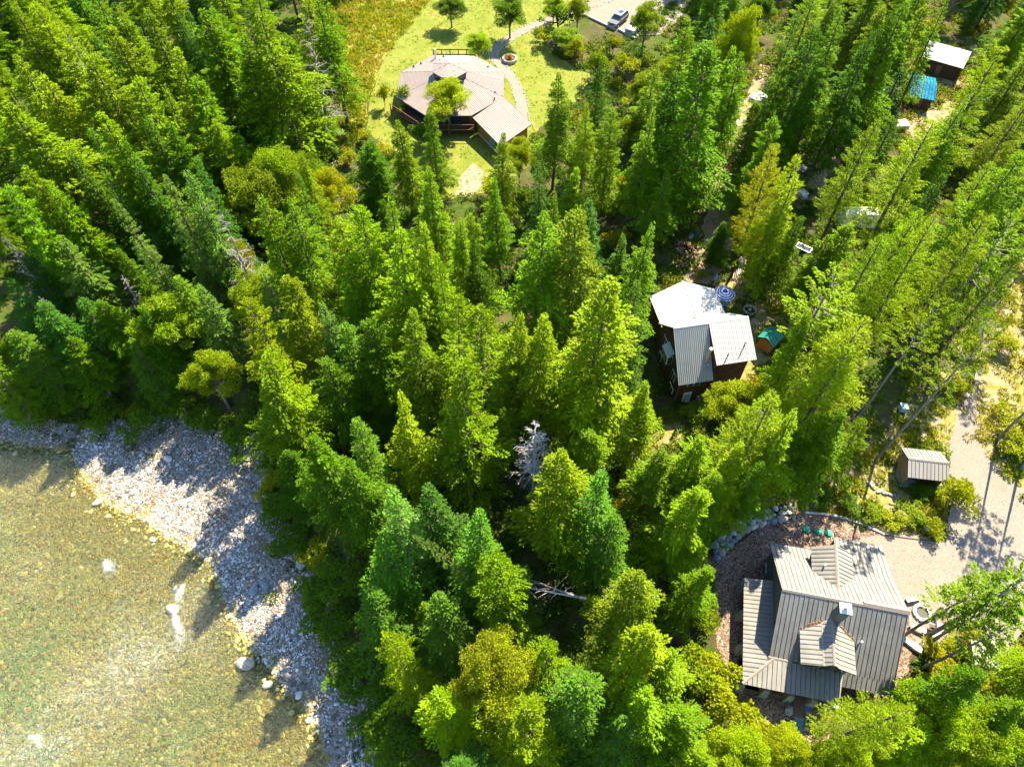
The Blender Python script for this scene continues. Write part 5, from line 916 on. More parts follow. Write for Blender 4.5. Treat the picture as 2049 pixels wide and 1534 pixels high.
# ---------------------------------------------------------------- roofs
def clip(poly, d, c, keep_gt):
    """clip a planar polygon (list of Vector) to points with p.d > c (or <)"""
    out = []; sg = 1 if keep_gt else -1; n = len(poly)
    for i in range(n):
        a, b = poly[i], poly[(i + 1) % n]; da, db = sg * (a.dot(d) - c), sg * (b.dot(d) - c)
        if da >= 0: out.append(a)
        if (da > 0) != (db > 0) and abs(da - db) > 1e-9: out.append(a.lerp(b, da / (da - db)))
    return out
def seam_roof(parent, name, poly, down, sp, m, mdeck, lift=.05, joined=False, gap=.035, rib=(.035, .05), label=None):
    """a roof plane: deck slab, and standing-seam panels of their own laid on it side by side"""
    poly = [Vector(p) for p in poly]; dn = Vector(down).normalized(); nv = (poly[1] - poly[0]).cross(poly[2] - poly[0]).normalized()
    if nv.z < 0: nv = -nv
    dn = (dn - nv * dn.dot(nv)).normalized(); ac = nv.cross(dn).normalized()
    roof = MB().prism(poly, -nv * .12).build(name, mdeck, parent)
    if label: roof['label'] = label
    lo = min(p.dot(ac) for p in poly); hi = max(p.dot(ac) for p in poly); k = 0; allb = MB()
    g = random.Random(len(poly) + int(lo * 10)); off = .12
    c = lo - off * sp
    while c < hi:
        q = clip(clip(poly, ac, c + gap / 2, True), ac, c + sp - gap / 2, False)
        if len(q) >= 3:
            area = sum(((q[i] - q[0]).cross(q[i + 1] - q[0])).length for i in range(1, len(q) - 1)) / 2
            if area > .02:
                b = allb if joined else MB(); lf = lift + g.uniform(-.006, .006); b.prism([p + nv * lf for p in q], -nv * (lf - .004))
                e = [p for p in clip(clip(poly, ac, c + gap / 2 + .0005, True), ac, c + gap / 2 + .03, False)]
                if len(e) >= 3:
                    ds = [p.dot(dn) for p in e]; s0 = e[ds.index(min(ds))]; s1 = e[ds.index(max(ds))]; base = s0 + nv * lf
                    L = (s1 - s0).dot(dn); p0 = base; p1 = base + dn * L; w_ = ac * rib[0]
                    b.prism([p0 + nv * rib[1], p1 + nv * rib[1], p1 + w_ + nv * rib[1], p0 + w_ + nv * rib[1]], -nv * (rib[1] + .002))
                if not joined: b.build('roof_panel', m, roof)
        c += sp
    if joined: allb.build('roof_sheet', m, roof)
    return roof
def cap_line(parent, a, b, w, h, m, name='ridge_cap'):
    a, b = Vector(a), Vector(b); d = (b - a).normalized(); s = d.cross(Vector((0, 0, 1))).normalized() * w / 2; u = Vector((0, 0, h))
    vs = [a - s, a + u, a + s, b - s, b + u, b + s]; return MB().add(vs, ((0, 1, 4, 3), (1, 2, 5, 4), (0, 2, 1), (3, 4, 5), (0, 3, 5, 2))).build(name, m, parent)
m_tan = mat('tan_metal_roof', (.235, .222, .20), .75, .15, noise=.13, nscale=.9, randv=.05); m_deck = mat('roof_deck_dark', (.10, .09, .08), .9); m_trim = mat('taupe_trim', (.30, .24, .20), .6)
m_wallg = mat('sage_siding', (.12, .14, .12), .8, noise=.12); m_stone = mat('pier_stone', (.26, .28, .25), .9, noise=.35, nscale=2.5, bump=.05, bscale=6); m_wood = mat('deck_wood', (.17, .11, .08), .85, noise=.2, nscale=6)
m_glass = mat('window_glass', (.03, .05, .06), .08, .8); m_white = mat('white_paint', (.78, .78, .76), .5); m_steel = mat('galvanised_steel', (.55, .56, .58), .35, .5, metal=.7)
m_gold = mat('weathered_cedar_trim', (.42, .27, .10), .7)
# ---- large brown-roofed house; u along the ridge, v to the back
HA = (24.38, 22.12, 7.00); YAW = R(-11.5)
h = tag(empty('brown_roofed_house', (HA[0], HA[1], 0), YAW), 'large house with tan standing-seam metal roofs, wrap-around porch and square chimney', 'house')
box('wall', (5.5, .35, 1.6), (10.2, 10.3, 3.2), m_wallg, h)
box('garage_wall', (8.75, 6.4, 1.35), (4.2, 2.2, 2.7), m_wallg, h)
MB().prism([(.42, -4.7, 3.05), (.42, 5.5, 3.6), (.42, 0, 6.75)], (.12, 0, 0)).build('gable_wall', m_wallg, h)
MB().prism([(10.6, -4.7, 3.05), (10.6, 5.5, 3.6), (10.6, 0, 6.75)], (-.12, 0, 0)).build('gable_wall', m_wallg, h)
zb = lambda v: 7 - .6 * v
zf = lambda v: 7 + .8 * v
seam_roof(h, 'back_roof', [(0, 0.02, zb(0)), (11.03, 0.02, zb(0)), (11.03, 3.95, zb(3.95)), (0, 3.95, zb(3.95))], (0, 1, -.6), .42, m_tan, m_deck)
seam_roof(h, 'back_roof', [(0, 3.96, zb(3.96)), (6.3, 3.96, zb(3.96)), (6.3, 6.15, zb(6.15)), (0, 6.15, zb(6.15))], (0, 1, -.6), .42, m_tan, m_deck)
seam_roof(h, 'carport_roof', [(6.33, 3.97, zb(3.97) - .02), (11.0, 3.97, zb(3.97) - .02), (11.05, 8.15, 3.0), (6.33, 8.15, 3.0)], (0, 1, -.38), .42, m_tan, m_deck)
for x in (6.6, 10.8): box('post', (x, 7.9, 1.42), (.18, .18, 2.84), m_wood, h)
seam_roof(h, 'front_roof', [(-.02, -.02, zf(0)), (10.95, -.02, zf(0)), (10.95, -4.95, zf(-4.95)), (-.02, -4.95, zf(-4.95))], (0, -1, -.8), .42, m_tan, m_deck)
seam_roof(h, 'front_roof', [(6.55, -4.96, zf(-4.96)), (10.95, -4.96, zf(-4.96)), (10.95, -6.0, zf(-6.0)), (6.55, -6.0, zf(-6.0))], (0, -1, -.8), .42, m_tan, m_deck)
cap_line(h, (0, 0, 6.99), (7.1, 0, 6.99), .34, .14, m_trim); cap_line(h, (7.1, .15, 7.02), (11.05, .15, 7.02), .6, .22, m_trim)
# left porch and front porch with a hip between
PZ, PI_ = 2.4, 3.02
seam_roof(h, 'porch_roof', [(-2.2, 2.35, PZ), (.4, 2.35, PI_), (.4, -5.05, PI_), (-2.2, -7.6, PZ)], (-1, 0, -.24), .42, m_tan, m_deck)
seam_roof(h, 'porch_roof', [(-2.17, -7.6, PZ), (.42, -5.06, PI_), (6.5, -5.06, PI_ - .04), (6.2, -7.6, PZ)], (0, -1, -.24), .42, m_tan, m_deck)
cap_line(h, (-2.2, -7.6, PZ + .05), (.42, -5.0, PI_ + .05), .26, .1, m_trim, 'hip_cap'); cap_line(h, (-.1, -4.98, 3.08), (2.0, -4.98, 3.08), .26, .08, m_trim, 'flashing')
box('porch_floor', (-.7, -2.6, .25), (2.6, 9.6, .4), m_wood, h); box('porch_floor', (2.1, -6.2, .25), (8.2, 2.5, .4), m_wood, h)
box('porch_beam', (-1.95, -2.6, 2.1), (.2, 9.8, .25), m_trim, h); box('porch_beam', (2.0, -7.35, 2.1), (7.9, .2, .25), m_trim, h)
for x, y in ((-2.0, 2.0), (-2.0, -.9), (-2.0, -4.1), (-2.05, -7.4), (.15, -7.4), (2.35, -7.4), (4.35, -7.4), (5.9, -7.4)):
    p = MB(); 
    vs = [(x + sx * w, y + sy * w, z) for z, w in ((0, .42), (1.75, .26)) for sx, sy in ((-1, -1), (1, -1), (1, 1), (-1, 1))]
    p.add(vs, ((3, 2, 1, 0), (4, 5, 6, 7), (0, 1, 5, 4), (1, 2, 6, 5), (2, 3, 7, 6), (3, 0, 4, 7))).build('stone_pier', m_stone, h)
    box('post', (x, y, 1.95), (.2, .2, .5), m_wood, h)
box('porch_light', (5.95, -7.85, 2.3), (.45, .3, .22), m_white, h)
# back cross gable
seam_roof(h, 'cross_gable_roof', [(5.3, 1.4, 6.19), (5.3, 5.75, 6.19), (3.4, 5.6, 5.1), (3.4, 3.1, 5.1)], (-1, 0, -.57), .42, m_tan, m_deck)
seam_roof(h, 'cross_gable_roof', [(5.32, 1.4, 6.19), (7.15, 3.1, 5.1), (7.15, 5.65, 5.1), (5.32, 5.75, 6.19)], (1, 0, -.6), .42, m_tan, m_deck)
cap_line(h, (5.31, 1.2, 6.2), (5.31, 5.8, 6.2), .3, .13, m_trim)
MB().prism([(3.7, 5.3, 3.7), (6.9, 5.3, 3.7), (6.9, 5.3, 5.15), (5.3, 5.3, 6.05), (3.7, 5.3, 5.15)], (0, -2.3, 0)).build('cross_gable_wall', m_wallg, h)
# front dormer with flared eaves
dl = [(2.15, 4.9), (3.9, 5.6), (4.6, 6.12), (5.15, 5.65), (6.85, 4.9)]
for (u0, z0), (u1, z1) in zip(dl[:-1], dl[1:]):
    up = (u1, z1) if z1 > z0 else (u0, z0); v0, v1 = (z0 - 7) / .8, (z1 - 7) / .8
    e = -5.62 if u0 < 6 else -5.62
    seam_roof(h, 'dormer_roof', [(u0 + .01, v0, z0), (u1 - .01, v1, z1), (u1 - .01, e + (.1 if u1 == 4.6 else 0), z1), (u0 + .01, e + (.1 if u0 == 4.6 else 0), z0)], (-1 if z1 > z0 else 1, 0, -.5), .42, m_tan, m_deck)
cap_line(h, (4.6, -1.1, 6.15), (4.6, -5.6, 6.15), .22, .1, m_trim); cap_line(h, (3.9, -1.8, 5.64), (3.9, -5.62, 5.64), .2, .07, m_trim)
MB().prism([(2.5, -5.1, 3.0), (6.5, -5.1, 3.0), (6.5, -5.1, 4.9), (5.15, -5.1, 5.5), (4.6, -5.1, 5.95), (3.9, -5.1, 5.5), (2.5, -5.1, 4.9)], (0, 3.0, 0)).build('dormer_wall', m_wallg, h)
for u in (3.3, 4.6, 5.8):
    w = box('window', (u, -5.13, 4.0), (.9, .08, 1.2), m_gold, h); MB().box((u, -5.18, 4.0), (.74, .05, 1.04)).build('pane', m_glass, w)
# chimney
c = box('chimney', (4.95, -1.25, 6.9), (.85, .8, 3.0), m_wallg, h)
MB().box((4.95, -1.25, 8.45), (1.02, .95, .12)).build('chimney_cap', mat('pale_metal', (.7, .71, .74), .4), c)
b = MB(); b.tube([(4.95, -1.2, 8.5), (4.95, -1.2, 8.95)], .17, 12); b.tube([(4.95, -1.2, 8.95), (4.95, -1.2, 9.03)], .26, 12); b.build('flue', m_steel, c)
MB().tube([(7.3, -2.8, 4.6), (7.3, -2.8, 5.6)], .09, 10).build('vent_pipe', m_steel, h); MB().tube([(4.3, 3.6, 5.4), (4.3, 3.6, 6.1)], .08, 10).build('vent_pipe', m_steel, h)
MB().prism([(4.6, -1.7, 5.78), (4.85, -1.7, 5.78), (4.85, -1.2, 6.2), (4.6, -1.2, 6.2)], (0, 0, .25)).build('chimney_cricket', m_tan, h)
for v in (-2.5, .5): w = box('window', (.38, v, 1.8), (.08, 1.1, 1.2), m_gold, h); MB().box((.33, v, 1.8), (.05, .95, 1.05)).build('pane', m_glass, w)
lt = MB(); g = random.Random(14)
for i in range(160):
    k = g.random()
    if k < .4: u = g.uniform(2.2, 3.9); v = -2.6 + (u - 2.2) / 1.7 * .9 + g.uniform(-.05, .22); z = 7 + .8 * v + .1
    elif k < .7: u = g.uniform(5.2, 6.8); v = -1.7 - (u - 5.2) / 1.6 * .9 + g.uniform(0, .15); z = 7 + .8 * v + .1
    else: u = g.uniform(.3, 10.8); v = g.uniform(.3, 5.8) * (1 if u < 6.3 else .6); z = 7 - .6 * v + .07
    lt.box((u, v, z), (g.uniform(.04, .16), g.uniform(.03, .08), .03), g.random() * 3)
lt_ = lt.build('needle_litter', mat('rust_needles', (.30, .15, .05), 1), h); lt_['kind'] = 'stuff'
# air conditioner units, ramp, slabs
for p, s, lab in (((25.82, 26.43, 0.40), 1.0, 'pale blue air-conditioning unit close to the left porch roof'), ((26.37, 27.38, 0.40), .8, 'smaller air-conditioning unit farther back along the left wall')):
    a = empty('air_conditioner', (p[0], p[1], 0), YAW); tag(a, lab, 'air conditioner'); a.scale = (s, s, s); mb_ = mat('pale_blue_steel', (.45, .52, .55), .5)
    box('casing', (0, 0, .5), (.5, 1.1, .9), mb_, a); g_ = MB(); [g_.box((-.26, 0, .15 + .08 * i), (.02, .95, .03)) for i in range(9)]; g_.build('grille', m_deck, a); MB().tube([(0, 0, .95), (0, 0, .98)], .2, 12).build('fan_guard', m_deck, a)
r = tag(empty('wooden_ramp', ((26.11, 13.32, 0.30)[0], (26.11, 13.32, 0.30)[1] + .2, 0), YAW), 'short brown plank ramp leading down from the front porch', 'ramp')
for i in range(9): MB().box((0, .95 - i * .27, .42 - i * .035), (1.15, .255, .05)).build('plank', m_wood, r)
for s_ in (-.5, .5): box('stringer', (s_, -.1, .2), (.06, 2.4, .25), m_wood, r)
m_slab = mat('blue_flagstone', (.10, .20, .24), .85, noise=.3, nscale=4, bump=.03)
def slab(name, px, r, zt, m, lab, cat, seed, grp=None, n=8, el=1.0, rz=0, base=0.0):
    g = random.Random(seed); b = MB(); pl = [(math.cos(6.283 * i / n + g.uniform(-.25, .25)) * r * g.uniform(.8, 1.1), math.sin(6.283 * i / n + g.uniform(-.25, .25)) * r * el * g.uniform(.8, 1.1)) for i in range(n)]
    b.prism([(x, y, zt) for x, y in pl], (0, 0, -zt)); o = b.build(name, m); o.location = (px[0], px[1], base); o.rotation_euler = (0, 0, rz); tag(o, lab, cat, grp); return o
slab('stone_step', (26.05, 12.83, 0.00), .75, .18, mat('teal_flagstone', (.14, .22, .20), .9, noise=.3, nscale=4), 'largest flat stone slab at the foot of the ramp', 'step', 3, el=.6, rz=-.2, base=.05)
slab('stone_step', (25.74, 12.25, -0.00), .65, .12, m_slab, 'upper blue flagstone below the large slab', 'step', 4, el=.45, rz=-.1, base=.05); slab('stone_step', (25.77, 11.84, 0.00), .65, .1, m_slab, 'lower blue flagstone farthest from the porch', 'step', 5, el=.4, rz=-.3, base=.05)
o = MB().blob((0, 0, .35), (.4, .6, .55), 9, 1, 1, .2).build('boulder', m_stone); o.location = ((25.12, 13.34, 0.00)[0], (25.12, 13.34, 0.00)[1], 0); tag(o, 'pointed grey boulder left of the plank ramp', 'boulder')
o = MB().blob((0, 0, .15), (.35, .3, .25), 12, 1, 1, .2).build('boulder', mat('ochre_stone', (.36, .28, .14), .9, noise=.2)); o.location = ((26.88, 13.08, 0.00)[0], (26.88, 13.08, 0.00)[1], 0); tag(o, 'small ochre stone right of the plank ramp foot', 'boulder')
b = MB(); b.tube([(0, 0, 0), (0, 0, .3)], [.2, .26], 12); o = b.build('plant_pot', mat('blue_glaze', (.05, .12, .35), .3, .6)); o.location = ((26.87, 13.42, 0.00)[0], (26.87, 13.42, 0.00)[1], .03); tag(o, 'round blue pot beside the foot of the ramp', 'pot')
# septic lids
for i, p in enumerate(((31.00, 31.00, 0.00), (32.25, 30.72, 0.00), (33.26, 30.55, 0.00))):
    b = MB(); b.tube([(0, 0, 0), (0, 0, .12), (0, 0, .2), (0, 0, .24)], [.42, .42, .34, .08], 20); o = b.build('septic_lid', mat('green_plastic', (.015, .26, .17), .5)); o.location = (p[0], p[1], .05)
    tag(o, ('green domed septic lid farthest from the tan roof', 'green domed septic lid between the other two', 'green domed septic lid nearest the carport roof')[i], 'lid', 'septic lids in the chip bed')
# ---- boulder wall and edging
g = random.Random(21); WL = [(20.66, 28.07, 0.00), (21.59, 29.00, 0.00), (23.14, 30.38, 0.00), (24.66, 31.51, 0.00), (26.37, 32.09, 0.00), (28.62, 32.66, 0.00), (29.99, 32.78, 0.00)]
m_b = [mat('grey_boulder', (.34, .35, .34), .9, noise=.35, nscale=1.5, bump=.04, bscale=6), mat('blue_boulder', (.22, .26, .28), .9, noise=.3, nscale=1.5), mat('tan_boulder', (.42, .36, .28), .9, noise=.3, nscale=1.5), mat('white_boulder', (.55, .55, .52), .9, noise=.25, nscale=1.5)]
wall = tag(empty('boulder_wall', (WL[3][0], WL[3][1], 0)), 'curved retaining wall of heaped grey boulders above the chip bed', 'wall'); k = 0
for a, b in zip(WL[:-1], WL[1:]):
    n = int(math.dist(a, b) / .5) + 1
    for i in range(n):
        for row in range(3):
            p = Vector(a).lerp(Vector(b), (i + g.random()) / n); q = (Vector(b) - Vector(a)).normalized(); s = g.uniform(.18, .52) if row else g.uniform(.3, .6)
            pos = (p.x - q.y * (row - 1) * .55 * g.uniform(.6, 1.2) - WL[3][0], p.y + q.x * (row - 1) * .55 - WL[3][1], .2 + .22 * row)
            MB().blob(pos, (s, s * g.uniform(.6, .9), s * .7), k, 1, 1, .17).build('boulder', m_b[g.randrange(4)], wall); k += 1
EL = smooth_line([(31.35, 32.90, 0.00), (33.97, 32.66, 0.00), (35.95, 32.09, 0.00), (37.81, 31.17, 0.00), (39.07, 30.44, 0.00)])
ed = tag(empty('stone_edging', (EL[0][0], EL[0][1], 0)), 'curved line of flat pale edging stones above the tan roof', 'edging'); acc = 0
for a, b in zip(EL[:-1], EL[1:]):
    L = math.dist(a, b); an = math.atan2(b[1] - a[1], b[0] - a[0])
    for i in range(max(1, int(L / .75))):
        t = (i + .5) / max(1, int(L / .75)); MB().box((a[0] + (b[0] - a[0]) * t - EL[0][0], a[1] + (b[1] - a[1]) * t - EL[0][1], .12), (L / max(1, int(L / .75)) * .92, g.uniform(.16, .26), .2), an + g.uniform(-.06, .06)).build('edging_stone', m_b[3], ed)
E2 = smooth_line([(39.15, 30.38, 0.00), (41.15, 30.05, 0.00), (43.15, 29.77, 0.00), (45.30, 29.66, 0.00)])
b = MB(); b.tube([(p[0], p[1], .08) for p in E2], .05, 5); tag(b.build('garden_edging', m_deck), 'thin dark edging strip between planted bed and gravel', 'edging')
for i, (p, r, lab, mm) in enumerate((((39.27, 36.36, 0.00), .42, 'first and highest boulder of the short curved row left of the shed', 3), ((39.53, 35.93, 0.00), .40, 'ochre boulder second in the short curved row left of the shed', 2), ((40.10, 35.45, 0.00), .48, 'long white boulder third in the short curved row left of the shed', 3), ((40.60, 35.15, 0.00), .42, 'grey-white boulder fourth in the short curved row left of the shed', 0), ((41.17, 35.02, 0.00), .38, 'tan boulder fifth in the short curved row left of the shed', 2), ((41.62, 34.90, 0.00), .34, 'blue-grey boulder last in the row in the shed shadow', 1),
        ((41.56, 32.49, 0.00), .85, 'large white boulder with dark underside below the shed', 3), ((43.69, 31.06, 0.00), .5, 'white boulder among low yellow plants below the shed', 3), ((33.00, 34.78, 0.00), .8, 'large slanted pale boulder above the boulder wall', 0), ((36.84, 34.55, 0.00), .55, 'rounded pale boulder left of the trunk shadow', 3), ((44.77, 34.72, 0.00), .35, 'small dark boulder in the shadow below the shed', 1))):
    o = MB().blob((0, 0, r * .3), (r, r * .5, r * .5), 40 + i, 1, 1, .15).build('boulder', m_b[mm]); o.location = (p[0], p[1], 0); o.rotation_euler = (0, 0, (-.5, -.4, -.5, -.3, 0, 0, -.1, 0, .7, .1, 0)[i]); tag(o, lab, 'boulder', 'boulders around the shed bed')
# ---- open shed
SA = (42.80, 37.70, 3.20); SY = R(-7.6)
s = tag(empty('open_shed', (SA[0], SA[1], 0), SY), 'small open-fronted shed with tan metal gable roof on a concrete pad', 'shed'); m_ply = mat('golden_plywood', (.26, .19, .09), .8, noise=.25, nscale=2)
m_grey = mat('grey_tan_metal', (.27, .25, .23), .75, .15, randv=.05)
seam_roof(s, 'roof', [(-.25, .01, 3.2), (3.95, .01, 3.2), (3.95, 1.9, 2.3), (-.25, 1.9, 2.3)], (0, 1, -.45), .40, m_tan, m_deck)
seam_roof(s, 'roof', [(-.25, -.01, 3.2), (3.95, -.01, 3.2), (3.95, -1.8, 2.35), (-.25, -1.8, 2.35)], (0, -1, -.45), .40, m_grey, m_deck); cap_line(s, (-.27, 0, 3.24), (3.97, 0, 3.24), .3, .1, m_trim)
for x in (.05, 3.6): MB().prism([(x, -1.5, .1), (x, 1.55, .1), (x, 1.55, 2.35), (x, 0, 3.05), (x, -1.5, 2.38)], (.1, 0, 0)).build('side_wall', m_ply, s)
box('back_wall', (1.85, 1.5, 1.2), (3.5, .1, 2.2), m_ply, s); box('floor_pad', (1.85, -.1, .08), (3.9, 3.3, .16), mat('concrete', (.30, .32, .32), .9, noise=.15), s); box('front_beam', (1.85, -1.5, 2.2), (3.5, .12, .2), m_wood, s)
# ---- white-roofed house
MA = (18.01, 51.10, 9.00)
q = tag(empty('white_roofed_house', (MA[0], MA[1], 0), R(10.4)), 'tall dark brown timber house with white corrugated metal roofs', 'house')
m_wh = mat('white_metal_roof', (.52, .51, .49), .75, .15, noise=.05, nscale=.8); m_wg = mat('grey_white_corrugated', (.46, .46, .42), .75, .15, noise=.06, nscale=.8)
def siding():
    m = mat('dark_brown_siding', (.085, .042, .022), .8, noise=.4, nscale=1.5); n = m.node_tree.nodes; l = m.node_tree.links; tc = n.new('ShaderNodeTexCoord'); wv = n.new('ShaderNodeTexWave'); wv.bands_direction = 'Z'; wv.inputs['Scale'].default_value = 1.6
    l.new(tc.outputs['Object'], wv.inputs[0]); bp = n.new('ShaderNodeBump'); bp.inputs['Distance'].default_value = .05; l.new(wv.outputs[0], bp.inputs['Height']); l.new(bp.outputs[0], n['Principled BSDF'].inputs['Normal']); return m
m_sid = siding()
MB().prism([(.45, -4.25, 0), (.45, 3.4, 0), (.45, 3.4, 5.4), (.45, 0, 8.75), (.45, -4.25, 4.55)], (3.75, 0, 0)).build('wall', m_sid, q)
MB().prism([(4.21, -3.7, 0), (4.21, 3.4, 0), (4.21, 3.4, 5.4), (4.21, 0, 8.75), (4.21, -3.7, 6.6)], (4.1, 0, 0)).build('wall', m_sid, q)
box('foundation', (6.3, -3.72, .3), (4.2, .1, .6), mat('concrete', (.3, .3, .3)), q)
seam_roof(q, 'front_roof', [(0, -.01, 9), (4.12, -.01, 9), (4.12, -4.67, 4.4), (0, -4.67, 4.4)], (0, -1, -.98), .23, m_wg, m_deck, joined=True, rib=(.07, .055), label='grey corrugated front slope'); 
seam_roof(q, 'front_roof', [(4.14, -.01, 9.04), (8.84, -.01, 9.04), (8.84, -4.25, 6.6), (4.14, -4.25, 6.6)], (0, -1, -.57), .23, m_wh, m_deck, joined=True, rib=(.04, .03), label='brighter white front slope')
MB().prism([(4.14, -.1, 8.85), (4.14, -4.2, 6.55), (4.14, -4.2, 4.95), (4.14, -.1, 8.75)], (.1, 0, 0)).build('step_wall', m_sid, q)
seam_roof(q, 'back_roof', [(0, .01, 9), (8.84, .01, 9), (8.84, 3.6, 5.6), (0, 3.6, 5.6)], (0, 1, -.95), .23, m_wh, m_deck, joined=True, rib=(.04, .03))
cap_line(q, (0, 0, 9.05), (8.84, 0, 9.05), .3, .08, m_wh)
seam_roof(q, 'wing_roof', [(4.78, 2.6, 6.0), (4.78, 9.25, 6.0), (9.1, 8.9, 4.2), (9.1, 3.4, 4.2)], (1, 0, -.42), .3, m_wh, m_deck, joined=True, rib=(.03, .025)); seam_roof(q, 'wing_roof', [(4.76, 2.6, 6.0), (.75, 3.4, 4.3), (.75, 9.0, 4.3), (4.76, 9.25, 6.0)], (-1, 0, -.42), .3, m_wh, m_deck, joined=True, rib=(.03, .025))
cap_line(q, (4.77, 2.9, 6.05), (4.77, 9.3, 6.05), .3, .08, m_wh); MB().prism([(1.1, 8.7, 0), (8.7, 8.7, 0), (8.7, 8.7, 4.2), (4.77, 8.7, 5.85), (1.1, 8.7, 4.25)], (0, -5.2, 0)).build('wing_wall', m_sid, q)
lit = MB(); g = random.Random(4)
for i in range(70):
    u = g.uniform(1.5, 8.5); lit.box((u, 3.25 + g.uniform(-.25, .2) + abs(u - 4.8) * .12, 5.65 - abs(u - 4.8) * .26 + .35), (g.uniform(.1, .35), g.uniform(.05, .2), .05), g.random() * 3)
lo_ = lit.build('needle_litter', mat('brown_litter', (.14, .07, .03), 1), q); lo_['kind'] = 'stuff'
p_ = MB(); p_.tube([(3.45, -3.2, 5.4), (3.45, -3.2, 8.3)], .13, 12); pp = p_.build('stove_pipe', mat('brass_pipe', (.55, .45, .25), .35, metal=.6), q); MB().tube([(3.45, -3.2, 8.3), (3.45, -3.2, 8.5)], .2, 12).build('pipe_cap', m_white, pp); MB().box((3.45, -3.25, 5.75), (.55, .6, .12)).build('pipe_flashing', m_steel, pp)
for x, y, hh in ((7.6, -2.9, .9), (5.5, -3.6, .7)): MB().tube([(x, y, 7.4 - .57 * (-y - 2.9)), (x, y, 7.4 - .57 * (-y - 2.9) + hh)], .07, 8).build('vent_pipe', m_deck, q)
def window(par, c, w, hgt, axis='u', m=m_white, split=1, name='window'):
    d = (w, .1, hgt) if axis == 'u' else (.1, w, hgt); f = box(name, c, d, m, par); s_ = -1
    for i in range(split):
        off = (i - (split - 1) / 2) * w / split; cc = (c[0] + off, c[1] + s_ * .045, c[2]) if axis == 'u' else (c[0] + s_ * .045, c[1] + off, c[2])
        dd = (w / split - .12, .05, hgt - .14) if axis == 'u' else (.05, w / split - .12, hgt - .14); MB().box(cc, dd).build('pane', m_glass, f)
    return f
window(q, (.42, 1.6, 4.3), 1.3, 1.7, 'v', split=2); window(q, (.42, 1.9, 1.4), .9, 1.2, 'v'); window(q, (.42, -2.3, 3.0), 1.1, 1.3, 'v', split=2); window(q, (.42, -2.6, .95), 1.2, 1.0, 'v', split=2)
window(q, (2.1, -4.28, 3.75), 1.5, .8, 'u', split=2)
bay = box('bay_window', (.1, -.3, 4.4), (.7, 1.6, 1.4), m_white, q); [MB().box((-.27, -.3 + o_, 4.4), (.05, .6, 1.1)).build('pane', m_glass, bay) for o_ in (-.37, .37)]; MB().box((.1, -1.13, 4.4), (.5, .05, 1.1)).build('pane', m_glass, bay)
MB().prism([(.4, -1.25, 5.8), (.4, .65, 5.8), (-.4, .65, 5.2), (-.4, -1.25, 5.2)], (0, 0, -.08)).build('bay_roof', m_wg, q)
dr = box('door', (1.75, -4.3, 1.0), (.95, .1, 2.0), m_white, q); MB().box((1.75, -4.36, 1.15), (.7, .04, 1.3)).build('pane', mat('pale_glass', (.35, .45, .42), .2, .6), dr)
box('step_block', (3.2, -5.0, .5), (.25, 2.2, 1.0), mat('grey_boards', (.25, .27, .27), .9), q)
box('corner_trim', (.4, -4.22, 2.2), (.1, .1, 4.4), m_wood, q)
# ---- eight-sided house
OC = (-10.05, 108.5); OR_ = 9.42; e = tag(empty('eight_sided_house', (OC[0], OC[1], 0)), 'eight-sided ochre house with pinkish metal roof, raised centre and slanting wing', 'house')
m_pink = mat('pinkish_metal_roof', (.30, .25, .23), .75, .15, noise=.05, nscale=.6); m_och = mat('ochre_siding', (.42, .20, .045), .8, noise=.12, nscale=3); m_dkw = mat('dark_deck_wood', (.075, .045, .03), .9); m_blueg = mat('blue_dark_glass', (.02, .045, .08), .15, .7)
oc = lambda r, k, z: Vector((r * math.cos(R(22.5 + 45 * k)), r * math.sin(R(22.5 + 45 * k)), z))
ri, zi, zo = 2.75, 4.6, 3.0
for k in range(8):
    mid = (oc(1, k, 0) + oc(1, k + 1, 0)); seam_roof(e, 'roof_facet', [oc(ri, k, zi), oc(OR_, k, zo), oc(OR_, k + 1, zo), oc(ri, k + 1, zi)], (mid.x, mid.y, -.45), .33, m_pink, m_deck, joined=True, rib=(.05, .045), gap=.03)
    cap_line(e, oc(ri, k, zi + .05), oc(OR_, k, zo + .05), .2, .07, m_pink, 'hip_cap')
    seam_roof(e, 'cupola_roof', [oc(.12, k, 6.65), oc(3.08, k, 5.95), oc(3.08, k + 1, 5.95), oc(.12, k + 1, 6.65)], (mid.x, mid.y, -.4), .33, m_pink, m_deck, joined=True, rib=(.04, .035)); cap_line(e, oc(.1, k, 6.7), oc(3.08, k, 6.0), .14, .05, m_pink, 'hip_cap')
    a, b = oc(2.72, k, 4.3), oc(2.72, k + 1, 4.3); MB().prism([a, b, b + Vector((0, 0, 1.7)), a + Vector((0, 0, 1.7))], -mid.normalized() * .1).build('cupola_wall', m_och if k in (0, 1, 2, 3) else m_dkw, e)
    a2, b2 = oc(2.76, k, 5.0).lerp(oc(2.76, k + 1, 5.0), .15), oc(2.76, k, 5.0).lerp(oc(2.76, k + 1, 5.0), .85); MB().prism([a2, b2, b2 + Vector((0, 0, .75)), a2 + Vector((0, 0, .75))], mid.normalized() * .05).build('cupola_window', m_blueg, e)
    a, b = oc(8.5, k, 0), oc(8.5, k + 1, 0); MB().prism([a, b, b + Vector((0, 0, 2.95)), a + Vector((0, 0, 2.95))], -mid.normalized() * .15).build('wall', m_dkw if k in (4, 5) else m_och, e)
    if k in (4, 5, 6): a, b = oc(8.56, k, 1.2).lerp(oc(8.56, k + 1, 1.2), .2), oc(8.56, k, 1.2).lerp(oc(8.56, k + 1, 1.2), .8); MB().prism([a, b, b + Vector((0, 0, 1.4)), a + Vector((0, 0, 1.4))], mid.normalized() * .05).build('window', m_blueg, e)
